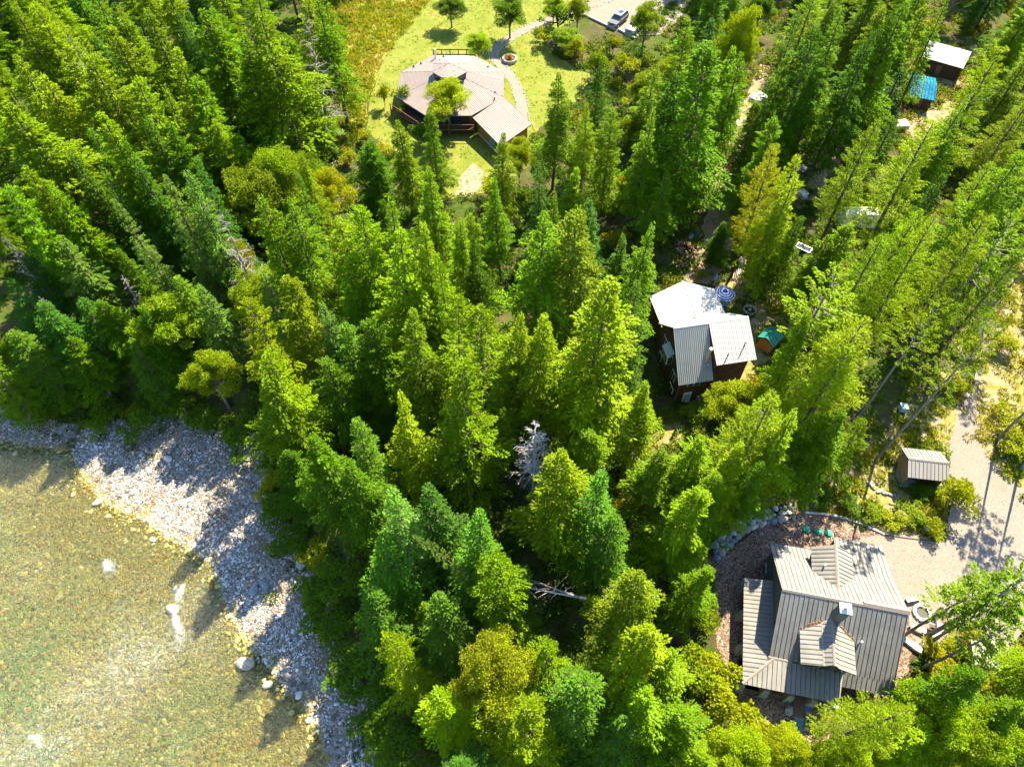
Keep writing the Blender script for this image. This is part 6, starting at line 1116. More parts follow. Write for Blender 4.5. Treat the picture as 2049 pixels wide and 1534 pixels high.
A_ = oc(OR_, 7, zo); B_ = Vector((3.13 - OC[0], 98.0 - OC[1], 2.72)); C_ = Vector((-1.75 - OC[0], 92.7 - OC[1], 2.5)); D_ = oc(OR_, 6, zo); D_.z = (A_ + C_ - B_).z
seam_roof(e, 'wing_roof', [A_ + Vector((-.1, .1, .02)), B_, C_, A_ + C_ - B_], (B_ - A_), .33, m_pink, m_deck, joined=True, rib=(.05, .045), gap=.03)
ins = lambda p: p + (((A_ + C_) / 2) - p).normalized() * .7
wp4 = [ins(A_), ins(B_), ins(C_), ins(A_ + C_ - B_)]
for i in range(4):
    a, b = wp4[i], wp4[(i + 1) % 4]; a0, b0 = Vector((a.x, a.y, .35)), Vector((b.x, b.y, .35)); nn = (b0 - a0).cross(Vector((0, 0, 1))).normalized()
    if i == 0: continue
    MB().prism([a0, b0, Vector((b.x, b.y, b.z - .15)), Vector((a.x, a.y, a.z - .15))], nn * .1).build('wing_wall', m_och, e); MB().prism([a0 - Vector((0, 0, .35)), b0 - Vector((0, 0, .35)), b0, a0], nn * .1).build('foundation', m_white, e)
a, b = wp4[2], wp4[3]; dd = (b - a).normalized(); dd.z = 0; p0 = Vector((a.x, a.y, 0)) + dd * 1.3; nn = dd.cross(Vector((0, 0, 1))); nn = nn if nn.dot(p0 - (A_ + C_) / 2) > 0 else -nn
f_ = MB().prism([p0 + Vector((0, 0, .45)), p0 + dd * 2.0 + Vector((0, 0, .45)), p0 + dd * 2.0 + Vector((0, 0, 2.1)), p0 + Vector((0, 0, 2.1))], nn * .14).build('window', m_dkw, e)
for t in (.1, .72, 1.34): MB().prism([p0 + dd * t + nn * .15 + Vector((0, 0, .55)), p0 + dd * (t + .55) + nn * .15 + Vector((0, 0, .55)), p0 + dd * (t + .55) + nn * .15 + Vector((0, 0, 2.0)), p0 + dd * t + nn * .15 + Vector((0, 0, 2.0))], nn * .03).build('pane', mat('teal_glass', (.12, .35, .36), .2, .6), f_)
# decks
dk = MB(); 
for k in (4, 5): 
    a, b = oc(8.6, k, 0), oc(8.6, k + 1, 0); c2, d2 = oc(10.8, k, 0), oc(10.8, k + 1, 0); z = Vector((0, 0, 1.3)); MB().prism([a + z, b + z, d2 + z, c2 + z], (0, 0, -.12)).build('deck', m_dkw, e); m2 = mat('deck_post_cedar', (.20, .09, .04), .8)
    for t in (0, .5, 1): p = c2.lerp(d2, t * .96 + .02); MB().tube([(p.x, p.y, 0), (p.x, p.y, 2.3)], .08, 6).build('deck_post', m2, e)
    MB().tube([c2 + Vector((0, 0, 2.25)), d2 + Vector((0, 0, 2.25))], .06, 5).build('deck_rail', m2, e); MB().tube([c2 + Vector((0, 0, 1.35)), d2 + Vector((0, 0, 1.35))], .06, 5).build('deck_rail', m2, e)
y0 = OR_ * math.sin(R(67.5)) + .9
box('back_deck', (0, y0 - .6, 1.0), (7.4, 2.2, .15), m_dkw, e)
for i in range(6): box('rail_post', (-3.6 + i * 1.44, y0 + .4, 2.2), (.14, .14, 2.4), m_dkw, e)
for z in (3.4, 2.5): box('deck_rail', (0, y0 + .4, z), (7.3, .14, .14), m_dkw, e)
b = MB(); b.tube([(-3.0, 7.1, 3.4), (-3.0, 7.1, 4.9)], .16, 10); b.tube([(-3.0, 7.1, 4.9), (-3.0, 7.1, 5.1)], .22, 10); b.build('flue', m_steel, e)
for x, y in ((-6.6, 5.0), (-5.4, 5.8), (-2.2, 6.2), (6.0, 4.6), (7.3, -2.8), (-1.7, 8)): 
    z = zi - (math.hypot(x, y) * .97 - ri) * .245; MB().add([(x - .22, y - .2, z), (x + .22, y - .2, z), (x, y - .2, z + .32), (x, y + .35, z)], ((0, 1, 2), (0, 2, 3), (1, 3, 2))).build('roof_vent', m_deck, e)
MB().tube([(7.2, -4.6, 3.1), (7.2, -4.6, 3.6)], .1, 8).build('vent_pipe', m_dkw, e)
# ---- garden things
pt = tag(empty('stone_planter', (-0.40, 120.82, 0.00)), 'round grey stone planter with orange flowers beside the curved lawn path', 'planter')
for k in range(18): a = k * math.tau / 18; MB().box((1.15 * math.cos(a), 1.15 * math.sin(a), .3), (.34, .4, .6), a + math.pi / 2 * 0).build('planter_block', m_b[0], pt)
MB().tube([(0, 0, 0), (0, 0, .5)], 1.0, 18).build('planter_soil', m_bark, pt)
g = random.Random(8)
be = tag(empty('path_edging', (pL[0].x, pL[0].y, 0)), 'rows of small pale stones edging the curved lawn path', 'edging')
es = MB()
for L_ in (pL, pR):
    for p in L_:
        for _ in range(2): q_ = p + Vector((g.uniform(-.25, .25), g.uniform(-.4, .4))); s_ = g.uniform(.07, .16); es.blob((q_.x - pL[0].x, q_.y - pL[0].y, .1), (s_, s_, s_), g.randrange(999), 1, 1, .2)
eo = es.build('edging_stones', m_b[3], be); eo['kind'] = 'stuff'
def timber(a, b, lab, r=.17):
    v = Vector(b) - Vector(a); o = MB().box((0, 0, r), (v.length, .3, r * 2)).build('timber_kerb', mat('bleached_timber', (.42, .44, .42), .9, noise=.2, nscale=3)); o.location = ((a[0] + b[0]) / 2, (a[1] + b[1]) / 2, .04); o.rotation_euler = (0, 0, math.atan2(v.y, v.x)); tag(o, lab, 'kerb', 'timber kerbs of the parking yard')
timber((13.77, 136.68, 0.00), (19.26, 131.21, 0.00), 'long bleached timber kerb in front of the dark wagon'); timber((19.92, 131.21, 0.00), (22.69, 128.04, 0.00), 'shorter bleached timber kerb in front of the pale pickup')
# ---- vehicles
def car(name, loc, rz, L, Wd, prof, cab, paint, lab, cat, open_bed=None, rack=False, roofcol=None):
    """prof: side outline of the lower body [(x, z)], cab: outline of the glasshouse"""
    root = tag(empty(name, loc, rz), lab, cat)
    def loft(pr, w0, w1, nm, m, par):
        b = MB(); n = len(pr); zmn, zmx = min(z for _, z in pr), max(z for _, z in pr); wz = lambda z: (w0 + (w1 - w0) * (z - zmn) / (zmx - zmn)) / 2
        vs = [(x, -wz(z), z) for x, z in pr] + [(x, wz(z), z) for x, z in pr]; b.add(vs, [tuple(range(n - 1, -1, -1)), tuple(range(n, 2 * n))] + [(i, (i + 1) % n, n + (i + 1) % n, n + i) for i in range(n)])
        o = b.build(nm, m, par); md = o.modifiers.new('bevel', 'BEVEL'); md.width = .05; md.segments = 2; md.limit_method = 'ANGLE'; return o
    body = loft(prof, Wd * .97, Wd, 'body', paint, root); gh = loft(cab, Wd * .92, Wd * .74, 'windows', m_glass, root)
    x0 = min(x for x, z in cab if z > max(z for _, z in cab) - .05); x1 = max(x for x, z in cab if z > max(z for _, z in cab) - .05); zt = max(z for _, z in cab)
    o = MB().box(((x0 + x1) / 2, 0, zt + .015), (x1 - x0 + .1, Wd * .76, .06)).build('roof', roofcol or paint, root); md = o.modifiers.new('bevel', 'BEVEL'); md.width = .03
    zb_ = min(z for _, z in cab)
    for s_ in (-1, 1):
        for xf, xt in ((max(x for x, z in cab if z < zb_ + .05), x1), (min(x for x, z in cab if z < zb_ + .05), x0), ((x0 + x1) / 2, (x0 + x1) / 2)):
            MB().tube([(xf, s_ * Wd * .46, zb_), (xt, s_ * Wd * .375, zt)], .045, 4).build('pillar', paint, root)
        for xw in (-L * .31, L * .31):
            w_ = MB().tube([(xw, s_ * (Wd / 2 - .2), .36), (xw, s_ * (Wd / 2 + .02), .36)], .36, 16).build('wheel', mat('tyre_rubber', (.02, .02, .02), .9), root); MB().tube([(xw, s_ * (Wd / 2 + .02), .36), (xw, s_ * (Wd / 2 + .035), .36)], .2, 12).build('rim', m_steel, w_)
        MB().box((L / 2 - .04, s_ * Wd * .36, .78), (.12, .34, .16)).build('headlight', mat('lamp_glass', (.7, .72, .74), .15, .8), root); MB().box((-L / 2 + .02, s_ * Wd * .4, .85), (.08, .2, .3)).build('tail_light', mat('red_lens', (.35, .01, .01), .3), root)
        MB().box((x1 + .25, s_ * (Wd / 2 + .06), zb_ + .08), (.14, .16, .14)).build('mirror', paint, root)
        if rack: MB().tube([(x0 + .1, s_ * Wd * .33, zt + .1), (x1 - .2, s_ * Wd * .33, zt + .1)], .025, 5).build('roof_rail', m_steel, root)
    MB().box((L / 2 + .01, 0, .5), (.1, Wd * .8, .2)).build('bumper', m_steel, root); MB().box((L / 2 - .0, 0, .76), (.08, Wd * .42, .18)).build('radiator_grille', m_deck, root)
    if rack: MB().box(((x0 + x1) / 2 - .1, 0, zt + .055), (.9, .75, .03)).build('sunroof', m_glass, root)
    if open_bed: MB().box((open_bed[0], 0, open_bed[1]), (open_bed[2], Wd * .82, .03)).build('load_bed', m_deck, root)
    return root
d_ = Vector((18.24, 131.47, 0.90)) - Vector((22.12, 136.97, 0.90)); an = math.atan2(d_.y, d_.x)
P_ = (20.02, 133.64, 0.90)
car('parked_wagon', (P_[0], P_[1], .05), an, 4.8, 1.9, [(-2.4, .35), (2.35, .35), (2.42, .8), (2.3, 1.0), (1.0, 1.12), (-2.38, 1.15), (-2.45, .7)], [(-2.3, 1.12), (1.15, 1.1), (.45, 1.72), (-2.05, 1.75)], mat('blue_grey_paint', (.05, .065, .09), .45, .4), 'dark blue-grey estate car with sunroof parked facing the timber kerb', 'car', rack=True, roofcol=mat('silver_roof', (.10, .12, .14), .55, .3))
P_ = (22.87, 131.12, 0.90)
car('parked_pickup', (P_[0] + .3, P_[1] + .3, .05), an, 5.2, 1.95, [(-2.6, .4), (2.5, .4), (2.6, .85), (2.5, 1.08), (1.1, 1.18), (-2.6, 1.2)], [(-.9, 1.15), (1.2, 1.15), (.6, 1.78), (-.7, 1.8)], mat('cream_paint', (.55, .52, .45), .5, .3), 'cream pickup parked under a tree beside the dark estate car', 'pickup', open_bed=(-1.7, 1.21, 1.5))
d_ = Vector((46.12, 90.12, 0.90)) - Vector((42.67, 87.75, 0.90)); P_ = (44.15, 88.93, 0.90)
car('forest_sedan', (P_[0], P_[1], .02), math.atan2(d_.y, d_.x), 4.7, 1.85, [(-2.3, .35), (2.3, .35), (2.35, .7), (2.2, .88), (1.1, .98), (-1.6, 1.0), (-2.35, .95), (-2.4, .6)], [(-1.75, .97), (1.15, .97), (.45, 1.42), (-.9, 1.44)], mat('black_paint', (.015, .02, .03), .15, .8), 'glossy black sedan on the shady forest track', 'car')
# white and teal trailers and odd roofs in the trees
def gabled(name, c, L, Wd, hw, hr, rz, mr, mw, lab, cat, seam=.4, eave=.25, joined=False):
    t = tag(empty(name, c, rz), lab, cat); box('wall', (0, 0, hw / 2), (L, Wd, hw), mw, t); sl_ = (hr - hw) / (Wd / 2)
    for s_ in (-1, 1):
        y = s_ * (Wd / 2 + eave); seam_roof(t, 'roof', [(-L / 2 - eave, 0.01 * s_, hr + .1), (L / 2 + eave, .01 * s_, hr + .1), (L / 2 + eave, y, hr + .1 - sl_ * (Wd / 2 + eave)), (-L / 2 - eave, y, hr + .1 - sl_ * (Wd / 2 + eave))], (0, s_, -sl_), seam, mr, m_deck, joined=joined)
        MB().prism([(s_ * L / 2, -Wd / 2, hw), (s_ * L / 2, Wd / 2, hw), (s_ * L / 2, 0, hr)], (-s_ * .1, 0, 0)).build('gable', mw, t)
    box('door', (0, -Wd / 2 - .03, 1.0), (.8, .06, 1.8), m_wood, t); return t
gabled('green_roofed_shed', (31.95, 55.6, 0), 1.9, 1.7, 2.0, 2.6, R(44), mat('green_metal', (.03, .24, .17), .5), m_och, 'small plank garden shed with green metal gable roof beside the white-roofed house', 'shed', .4)
gabled('white_cabin', ((75.51, 118.32, 3.00)[0], (75.51, 118.32, 3.00)[1], 0), 6.5, 5.5, 2.6, 4.0, R(-32), mat('white_sheet_roof', (.7, .7, .69), .8, .1), m_dkw, 'forest cabin with bright white roof behind the blue-roofed shed', 'cabin', .6, joined=True)
b_ = gabled('blue_roofed_shed', ((68.62, 109.32, 2.00)[0], (68.62, 109.32, 2.00)[1], 0), 3.6, 6.5, 2.0, 2.6, R(-20), mat('blue_tarp', (.02, .15, .26), .95, .02, noise=.35, nscale=1.5), m_dkw, 'long low shed roofed in faded blue sheeting', 'shed', .5, joined=True)
pk_ = box('pink_tin_roof', (0, 0, 2.9), (2.2, 3.2, .1), mat('pink_tin', (.55, .38, .30), .6)); pk_.location = ((73.63, 119.93, 3.00)[0], (73.63, 119.93, 3.00)[1], 0); pk_.rotation_euler = (0, .1, R(-32)); b = MB(); [b.box((x, y, 1.43), (.1, .1, 2.86)) for x in (-1, 1) for y in (-1.5, 1.5)]; o = b.build('support_posts', m_wood, pk_); tag(pk_, 'flat pinkish lean-to roof on posts left of the white cabin roof', 'canopy')
tr_ = tag(empty('travel_trailer', ((49.41, 78.00, 2.00)[0], (49.41, 78.00, 2.00)[1], 0), R(-2)), 'long white travel trailer with rounded roof half hidden by firs', 'trailer')
b = MB(); pr = [(-1.15, .4), (1.15, .4), (1.15, 2.2), (.85, 2.55), (-.85, 2.55), (-1.15, 2.2)]; n = len(pr); b.add([(-2.4, y, z) for y, z in pr] + [(2.4, y, z) for y, z in pr], [tuple(range(n)), tuple(range(2 * n - 1, n - 1, -1))] + [(i, n + i, n + (i + 1) % n, (i + 1) % n) for i in range(n)]); b.build('body', m_white, tr_)
for s_ in (-1, 1): MB().tube([(-.2, s_ * 1.0, .35), (-.2, s_ * 1.18, .35)], .35, 12).build('wheel', MATS['tyre_rubber'], tr_)
box('window', (-.9, -1.17, 1.6), (1.0, .05, .6), m_glass, tr_); box('door', (1.0, -1.17, 1.3), (.65, .05, 1.6), m_wg, tr_); MB().tube([(2.4, 0, .5), (3.3, 0, .45)], .05, 5).build('tow_bar', m_deck, tr_); box('roof_vent', (.4, 0, 2.6), (.4, .4, .12), m_wg, tr_)
for nm, p, sz, lab, mm, rz in (('storage_tote', (43.14, 84.11, 0.50), (1.1, 1.3, .8), 'white plastic tote standing in the dark gap below the sedan', m_white, .4), ('utility_box', (45.95, 46.11, 0.40), (.8, .8, .8), 'pale green-topped utility box beside the leaning pine trunk', mat('green_grey_top', (.3, .42, .40), .5), -.1), ('tarp_pile', (41.65, 108.81, 0.30), (2.4, 2.0, .6), 'white sheeted pile beside the dirt track', m_white, .6), ('tarp_pile', (63.19, 101.53, 0.20), (2.6, 1.8, .5), 'pale sheeted pile below the scattered firewood', mat('pale_tarp', (.6, .5, .42), .7), .2), ('white_tub', (42.16, 87.34, 0.30), (1.2, .9, .5), 'open white tub at the tail of the black sedan', m_white, .5)):
    o = tag(empty(nm, (p[0], p[1], 0), rz), lab, nm.split('_')[-1]); bb = MB().box((0, 0, sz[2] / 2), sz).build('body', mm, o); md = bb.modifiers.new('bevel', 'BEVEL'); md.width = .08; md.segments = 2
    MB().box((0, 0, sz[2] + .03), (sz[0] * 1.04, sz[1] * 1.04, .06)).build('lid', mm, o)
# ---- striped sunshade
su = tag(empty('patio_umbrella', ((27.44, 62.68, 2.40)[0], (27.44, 62.68, 2.40)[1], 0)), 'open blue and white striped patio umbrella beside the white roof corner', 'umbrella')
def stripes():
    m = mat('striped_canvas', (.7, .72, .8), .8); n = m.node_tree.nodes; l = m.node_tree.links; tc = n.new('ShaderNodeTexCoord'); sp = n.new('ShaderNodeSeparateXYZ'); l.new(tc.outputs['Object'], sp.inputs[0])
    cr = n.new('ShaderNodeVectorMath'); cr.operation = 'MULTIPLY'; cr.inputs[1].default_value = (1, 1, 0); l.new(tc.outputs['Object'], cr.inputs[0]); ln_ = n.new('ShaderNodeVectorMath'); ln_.operation = 'LENGTH'; l.new(cr.outputs[0], ln_.inputs[0])
    r = ramp_node(n, [(0, (.05, .10, .36)), (.22, (.05, .10, .36)), (.23, (.75, .77, .85)), (.36, (.05, .10, .36)), (.46, (.75, .77, .85)), (.56, (.05, .10, .36)), (.66, (.75, .77, .85)), (.76, (.05, .10, .36)), (.86, (.75, .77, .85)), (.95, (.05, .10, .36))]); r.color_ramp.interpolation = 'CONSTANT'
    mm = n.new('ShaderNodeMath'); mm.operation = 'DIVIDE'; mm.inputs[1].default_value = 1.45; l.new(ln_.outputs['Value'], mm.inputs[0]); l.new(mm.outputs[0], r.inputs[0]); l.new(r.outputs[0], n['Principled BSDF'].inputs['Base Color']); return m
b = MB(); vs = [(0, 0, 2.65)]; fs = []
for j, (r_, z_) in enumerate(((.6, 2.5), (1.4, 2.15))): vs += [(r_ * math.cos(k * math.tau / 8), r_ * math.sin(k * math.tau / 8), z_) for k in range(8)]
for k in range(8): fs += [(0, 1 + k, 1 + (k + 1) % 8), (1 + k, 9 + k, 9 + (k + 1) % 8, 1 + (k + 1) % 8)]
b.add(vs, fs); b.build('canopy', stripes(), su); MB().tube([(0, 0, 0), (0, 0, 2.7)], .03, 6).build('pole', m_white, su); MB().tube([(0, 0, 0), (0, 0, .1)], .3, 12).build('base', m_deck, su)
b = MB(); b.tube([(0, 0, .68), (0, 0, .74)], .6, 16); t_ = tag(empty('patio_table', ((27.73, 62.32, 0.70)[0], (27.73, 62.32, 0.70)[1] - .0, 0)), 'round pale teal patio table partly under the striped umbrella', 'table'); b.build('tabletop', mat('teal_grey', (.22, .36, .38), .6), t_)
for k in range(4): MB().tube([(.35 * math.cos(k * 1.57), .35 * math.sin(k * 1.57), 0), (.3 * math.cos(k * 1.57), .3 * math.sin(k * 1.57), .69)], .03, 5).build('leg', m_deck, t_)
cu = tag(empty('closed_umbrella', (27.06, 66.00, 0.00)), 'closed blue and white umbrella standing behind the open striped one', 'umbrella'); MB().tube([(0, 0, .9), (.0, .0, 1.3), (0, 0, 2.4)], [.12, .26, .03], 8).build('canopy', mat('blue_canvas', (.25, .4, .6), .8), cu); MB().tube([(0, 0, 0), (0, 0, 2.5)], .03, 5).build('pole', m_white, cu)
ft = tag(empty('fire_pit', (30.97, 61.55, 0.00)), 'round stone-ringed pit with pale rim on the yard grass', 'fire pit')
for k in range(16): a = k * math.tau / 16; MB().box((.72 * math.cos(a), .72 * math.sin(a), .15), (.3, .28, .3), a).build('rim_stone', m_b[2], ft)
MB().tube([(0, 0, 0), (0, 0, .08)], .55, 14).build('ash_bed', m_deck, ft); MB().blob((0, 0, .22), (.3, .25, .2), 3).build('stone', m_b[3], ft)
cr_ = tag(empty('wire_cage', ((40.41, 72.33, 0.50)[0], (40.41, 72.33, 0.50)[1], 0), R(-38)), 'pale metal-framed cage lying in the dark clearing', 'cage'); L_, W_, H_ = 2.0, 1.0, .9
for a, b in [((0, 0, 0), (1, 0, 0)), ((0, 1, 0), (1, 1, 0)), ((0, 0, 1), (1, 0, 1)), ((0, 1, 1), (1, 1, 1)), ((0, 0, 0), (0, 1, 0)), ((1, 0, 0), (1, 1, 0)), ((0, 0, 1), (0, 1, 1)), ((1, 0, 1), (1, 1, 1)), ((0, 0, 0), (0, 0, 1)), ((1, 0, 0), (1, 0, 1)), ((0, 1, 0), (0, 1, 1)), ((1, 1, 0), (1, 1, 1))]:
    f3 = lambda p: ((p[0] - .5) * L_, (p[1] - .5) * W_, p[2] * H_ + .02); MB().tube([f3(a), f3(b)], .04, 4).build('frame_bar', m_steel, cr_)
box('mesh_panel', (0, 0, H_ * .5), (L_ * .97, W_ * .97, H_ * .9), mat('dark_mesh', (.03, .06, .06), .8), cr_)
pb = tag(empty('pallet', ((37.17, 65.22, 0.15)[0], (37.17, 65.22, 0.15)[1], 0), R(-5)), 'pale slatted pallet lying at the grass edge under the pine', 'pallet')
for i in range(7): MB().box((-.72 + i * .24, 0, .16), (.17, 1.0, .04)).build('slat', mat('grey_slat', (.42, .44, .46), .8), pb)
for i in (-.4, .4): box('bearer', (0, i, .07), (1.65, .1, .12), m_wood, pb)
# barrels, firewood heaps
for p, lab, c_ in (((25.20, 74.93, 0.40), 'pale open blue barrel at the top of the firewood heap', (.25, .36, .5)), ((26.16, 75.64, 0.40), 'dark blue barrel closest to the dirt track', (.05, .12, .25))):
    t_ = tag(empty('barrel', (p[0], p[1], 0)), lab, 'barrel'); MB().tube([(0, 0, 0), (0, 0, .3), (0, 0, .6), (0, 0, .9)], [.28, .31, .31, .28], 14).build('body', mat('barrel_blue_%d' % int(c_[0] * 100), c_, .5), t_); MB().tube([(0, 0, .9), (0, 0, .93)], .24, 14).build('top', m_deck, t_)
m_log = [mat('split_wood', (.36, .20, .10), .9, noise=.3, nscale=4), mat('split_wood_pale', (.52, .36, .20), .9, noise=.2, nscale=4), mat('log_bark', (.13, .075, .05), .95)]
def heap(c, rx, ry, hh, n, lab, seed, rz=0):
    t = tag(empty('firewood_heap', (c[0], c[1], 0), rz), lab, 'firewood'); g = random.Random(seed)
    for i in range(n):
        a = g.random() * 6.28; r_ = math.sqrt(g.random()); z = hh * (1 - r_ ** 1.5) * g.uniform(.3, 1) + .08; M_ = MB(); d_ = Vector((g.uniform(-1, 1), g.uniform(-1, 1), g.uniform(-.35, .35))).normalized() * .2; c_ = Vector((rx * r_ * math.cos(a), ry * r_ * math.sin(a), z))
        M_.tube([c_ - d_, c_ + d_], g.uniform(.08, .13), 5); M_.build('log', m_log[g.choice((0, 0, 1, 2))], t)
heap((24.35, 72.35, 0.00), 1.3, 2.6, 1.1, 150, 'brown heap of split firewood beside the dirt track', 1, .25); heap((22.90, 69.92, 0.00), .8, .9, .5, 25, 'small spill of pale logs left of the main firewood heap', 2); heap((65.60, 105.69, 0.00), 2.2, 1.6, .5, 60, 'scattered pale firewood below the blue-roofed shed', 3)
# lumber stack under the trees, benches of planks
ls_ = tag(empty('lumber_stack', ((31.06, 69.15, 0.30)[0], (31.06, 69.15, 0.30)[1], 0), R(70)), 'long stack of poles and boards under the golden larches', 'lumber')
for i in range(16): g = random.Random(i); MB().tube([(-2.4 + g.uniform(-.3, .3), (i % 6) * .22 - .6, .15 + (i // 6) * .16), (2.3 + g.uniform(-.3, .3), (i % 6) * .22 - .6 + g.uniform(-.15, .15), .15 + (i // 6) * .16)], .07, 6).build('pole', (m_dead, m_log[0], m_steel)[i % 3], ls_)
hs_ = MB(); pts = [((30.06, 63.42, 0.06)), ((30.75, 62.89, 0.06)), ((31.41, 63.60, 0.06)), ((32.38, 64.49, 0.06)), ((31.78, 63.78, 0.06)), ((30.72, 63.42, 0.06)), ((31.54, 63.25, 0.06)), ((33.43, 63.78, 0.06))]; hs_.tube([(p[0], p[1], .08) for p in smooth_line(pts)], .035, 5); tag(hs_.build('garden_hose', mat('yellow_hose', (.6, .38, .03), .5)), 'looped yellow garden hose on the grass near the striped umbrella', 'hose')
# ---- campfire circle
def bench(p, rz, L, lab, m=mat('pale_plank', (.66, .58, .42), .7, noise=.1)):
    t = tag(empty('bench', (p[0], p[1], .04), rz), lab, 'bench', 'seats round the campfire'); MB().box((0, 0, .45), (L, .42, .07)).build('seat', m, t)
    for s_ in (-1, 1): MB().box((s_ * L * .4, 0, .21), (.08, .36, .42)).build('leg', m_wood, t)
bench((39.74, 23.46, 0.40), R(10), 1.6, 'pale plank bench above the campfire, nearest the driveway'); bench((39.20, 20.63, 0.40), R(-30), 1.5, 'pale plank bench below the campfire behind the pine trunk')
cf = tag(empty('campfire_ring', (40.28, 22.19, 0.04)), 'ring of pale stones around a grassy fire pit', 'fire ring')
for k in range(15): a = k * math.tau / 15; MB().box((.75 * math.cos(a), .75 * math.sin(a), .12), (.32, .28, .24), a).build('ring_stone', m_b[3], cf)
MB().tube([(0, 0, .01), (0, 0, .06)], .6, 14).build('ash_bed', m_deck, cf)
for p, r_, el, rz, lab in (((38.22, 19.14, 0.00), 1.15, .3, -.75, 'longest flat stone seat slab against the tan roof corner'), ((39.61, 19.28, 0.00), .75, .45, .6, 'flat stone slab seat right of the longest slab'), ((40.80, 20.08, 0.00), .6, .7, .5, 'white triangular stone seat by the pine trunk'), ((41.58, 20.80, 0.00), .6, .75, .7, 'upper white stone seat touching the big trunk'), ((45.95, 19.05, 0.00), .75, .5, -.6, 'rounded pale slab lying on chips beside the small plank roof')):
    slab('stone_block', p, r_, .38, m_b[3], lab, 'stone seat', int(p[0] * 10), 'seats round the campfire', 9, el, rz, .03)
def chair(p, rz, lab, c_):
    t = tag(empty('camp_chair', (p[0], p[1], .04), rz), lab, 'chair'); m_ = mat('chair_%d' % int(c_[0] * 1000), c_, .7); MB().box((0, 0, .42), (.5, .5, .05)).build('seat', m_, t); MB().box((-.25, 0, .7), (.05, .5, .55)).build('backrest', m_, t)
    for sx in (-1, 1):
        for sy in (-1, 1): MB().tube([(sx * .22, sy * .22, 0), (sx * .22, sy * .22, .42)], .02, 4).build('leg', m_steel, t)
chair((41.40, 21.82, 0.30), 2.6, 'dark folding chair right of the campfire ring', (.05, .06, .06)); chair((42.04, 21.28, 0.30), 2.2, 'brown wooden chair beside the thick trunk', (.2, .1, .05)); chair((40.63, 20.71, 0.30), 1.2, 'small dark stool-like chair below the campfire ring', (.1, .07, .05))
pr_ = tag(empty('plank_shed', ((43.91, 17.83, 2.00)[0], (43.91, 17.83, 2.00)[1], 0), R(-12)), 'small low shed with flat grey-green plank roof on the slope', 'shed')
for i in range(6): MB().box((0, -.95 + i * .38, 1.75 + .0), (2.2, .355, .05)).build('roof_plank', mat('grey_green_plank', (.36, .38, .28), .8, noise=.1), pr_)
box('wall', (0, 0, .85), (1.95, 2.0, 1.68), m_ply, pr_); box('door', (-.99, 0, .8), (.05, .8, 1.5), m_wood, pr_)
# ---- fallen and drifted wood
def log(a, b, r0, r1, lab, cat='log', m=None, limbs=0, seed=0, nm='fallen_log'):
    a, b = Vector(a), Vector(b); t = tag(empty(nm, a), lab, cat); MB().tube([(0, 0, 0), (b - a) * .5 + Vector((0, 0, -.1)), b - a], [r0, (r0 + r1) / 2, r1], 8).build('stem', m or m_dead, t); g = random.Random(seed); d = (b - a)
    for i in range(limbs):
        p = d * g.uniform(.3, .95); v = Vector((g.uniform(-1, 1), g.uniform(-1, 1), g.uniform(-.3, .9))).normalized() * g.uniform(.5, 1.8); MB().tube([p, p + v * .6, p + v + Vector((0, 0, -.2))], [.03, .02, .008], 4).build('limb', m or m_dead, t)
log((6.33, 20.27, 10.00), (0.90, 21.67, 9.00), .11, .04, 'lower fallen pole leaning among the central trees, pinkish grey', limbs=12, seed=1); log((5.78, 20.35, 10.00), (0.73, 22.61, 9.00), .10, .04, 'upper fallen pole crossing above the pinkish one', m=m_gd, limbs=8, seed=2)
log((-31.28, 42.51, -2.60), (-31.50, 41.22, -2.70), .09, .07, 'short white and red pole standing out on the dark gravel', 'pole', m_white, nm='marker_pole')
log((-49.61, 52.86, -1.00), (-45.78, 51.33, -1.00), .16, .08, 'longest white driftwood log in the jumble on the shaded bank', limbs=5, seed=4, nm='driftwood'); log((-48.20, 50.79, -1.00), (-47.31, 53.49, -1.00), .12, .06, 'crossing white driftwood log in the shaded bank jumble', limbs=3, seed=5, nm='driftwood'); log((-47.77, 51.78, -1.00), (-45.58, 52.32, -1.00), .1, .05, 'thin driftwood pole resting across the shaded jumble', limbs=4, seed=6, nm='driftwood')
log((-54.20, 57.50, -1.00), (-52.93, 57.17, -1.00), .2, .17, 'short pale log end showing in the dark left forest', m=m_dead, nm='driftwood')
log((-59.42, 62.02, 12.00), (-63.68, 67.93, 2.00), .1, .06, 'long pale dead pole leaning at the left edge of the forest', m=m_dead, limbs=4, seed=8)
log((-27.54, 93.01, 0.00), (-26.47, 95.52, 0.00), .1, .07, 'pale cut pole at the lower end of the sandy slope', nm='cut_pole'); log((-28.10, 91.54, 0.00), (-26.81, 94.51, 0.00), .09, .06, 'second pale cut pole just left of the first', nm='cut_pole'); log((-28.24, 88.89, 0.00), (-27.46, 92.52, 0.00), .08, .06, 'third cut pole reaching down towards the orange leafy tree', nm='cut_pole')
log((17.30, 33.35, 1.00), (17.99, 29.95, 1.00), .12, .09, 'bare leaning stem under the isolated yellow larch', m=m_gd, limbs=3, seed=9)
log((20.80, 68.50, 0.00), (21.35, 67.47, 0.00), .09, .08, 'bluish lengths of pipe beside the white gable', 'pipe', m_steel, nm='pipe_length')
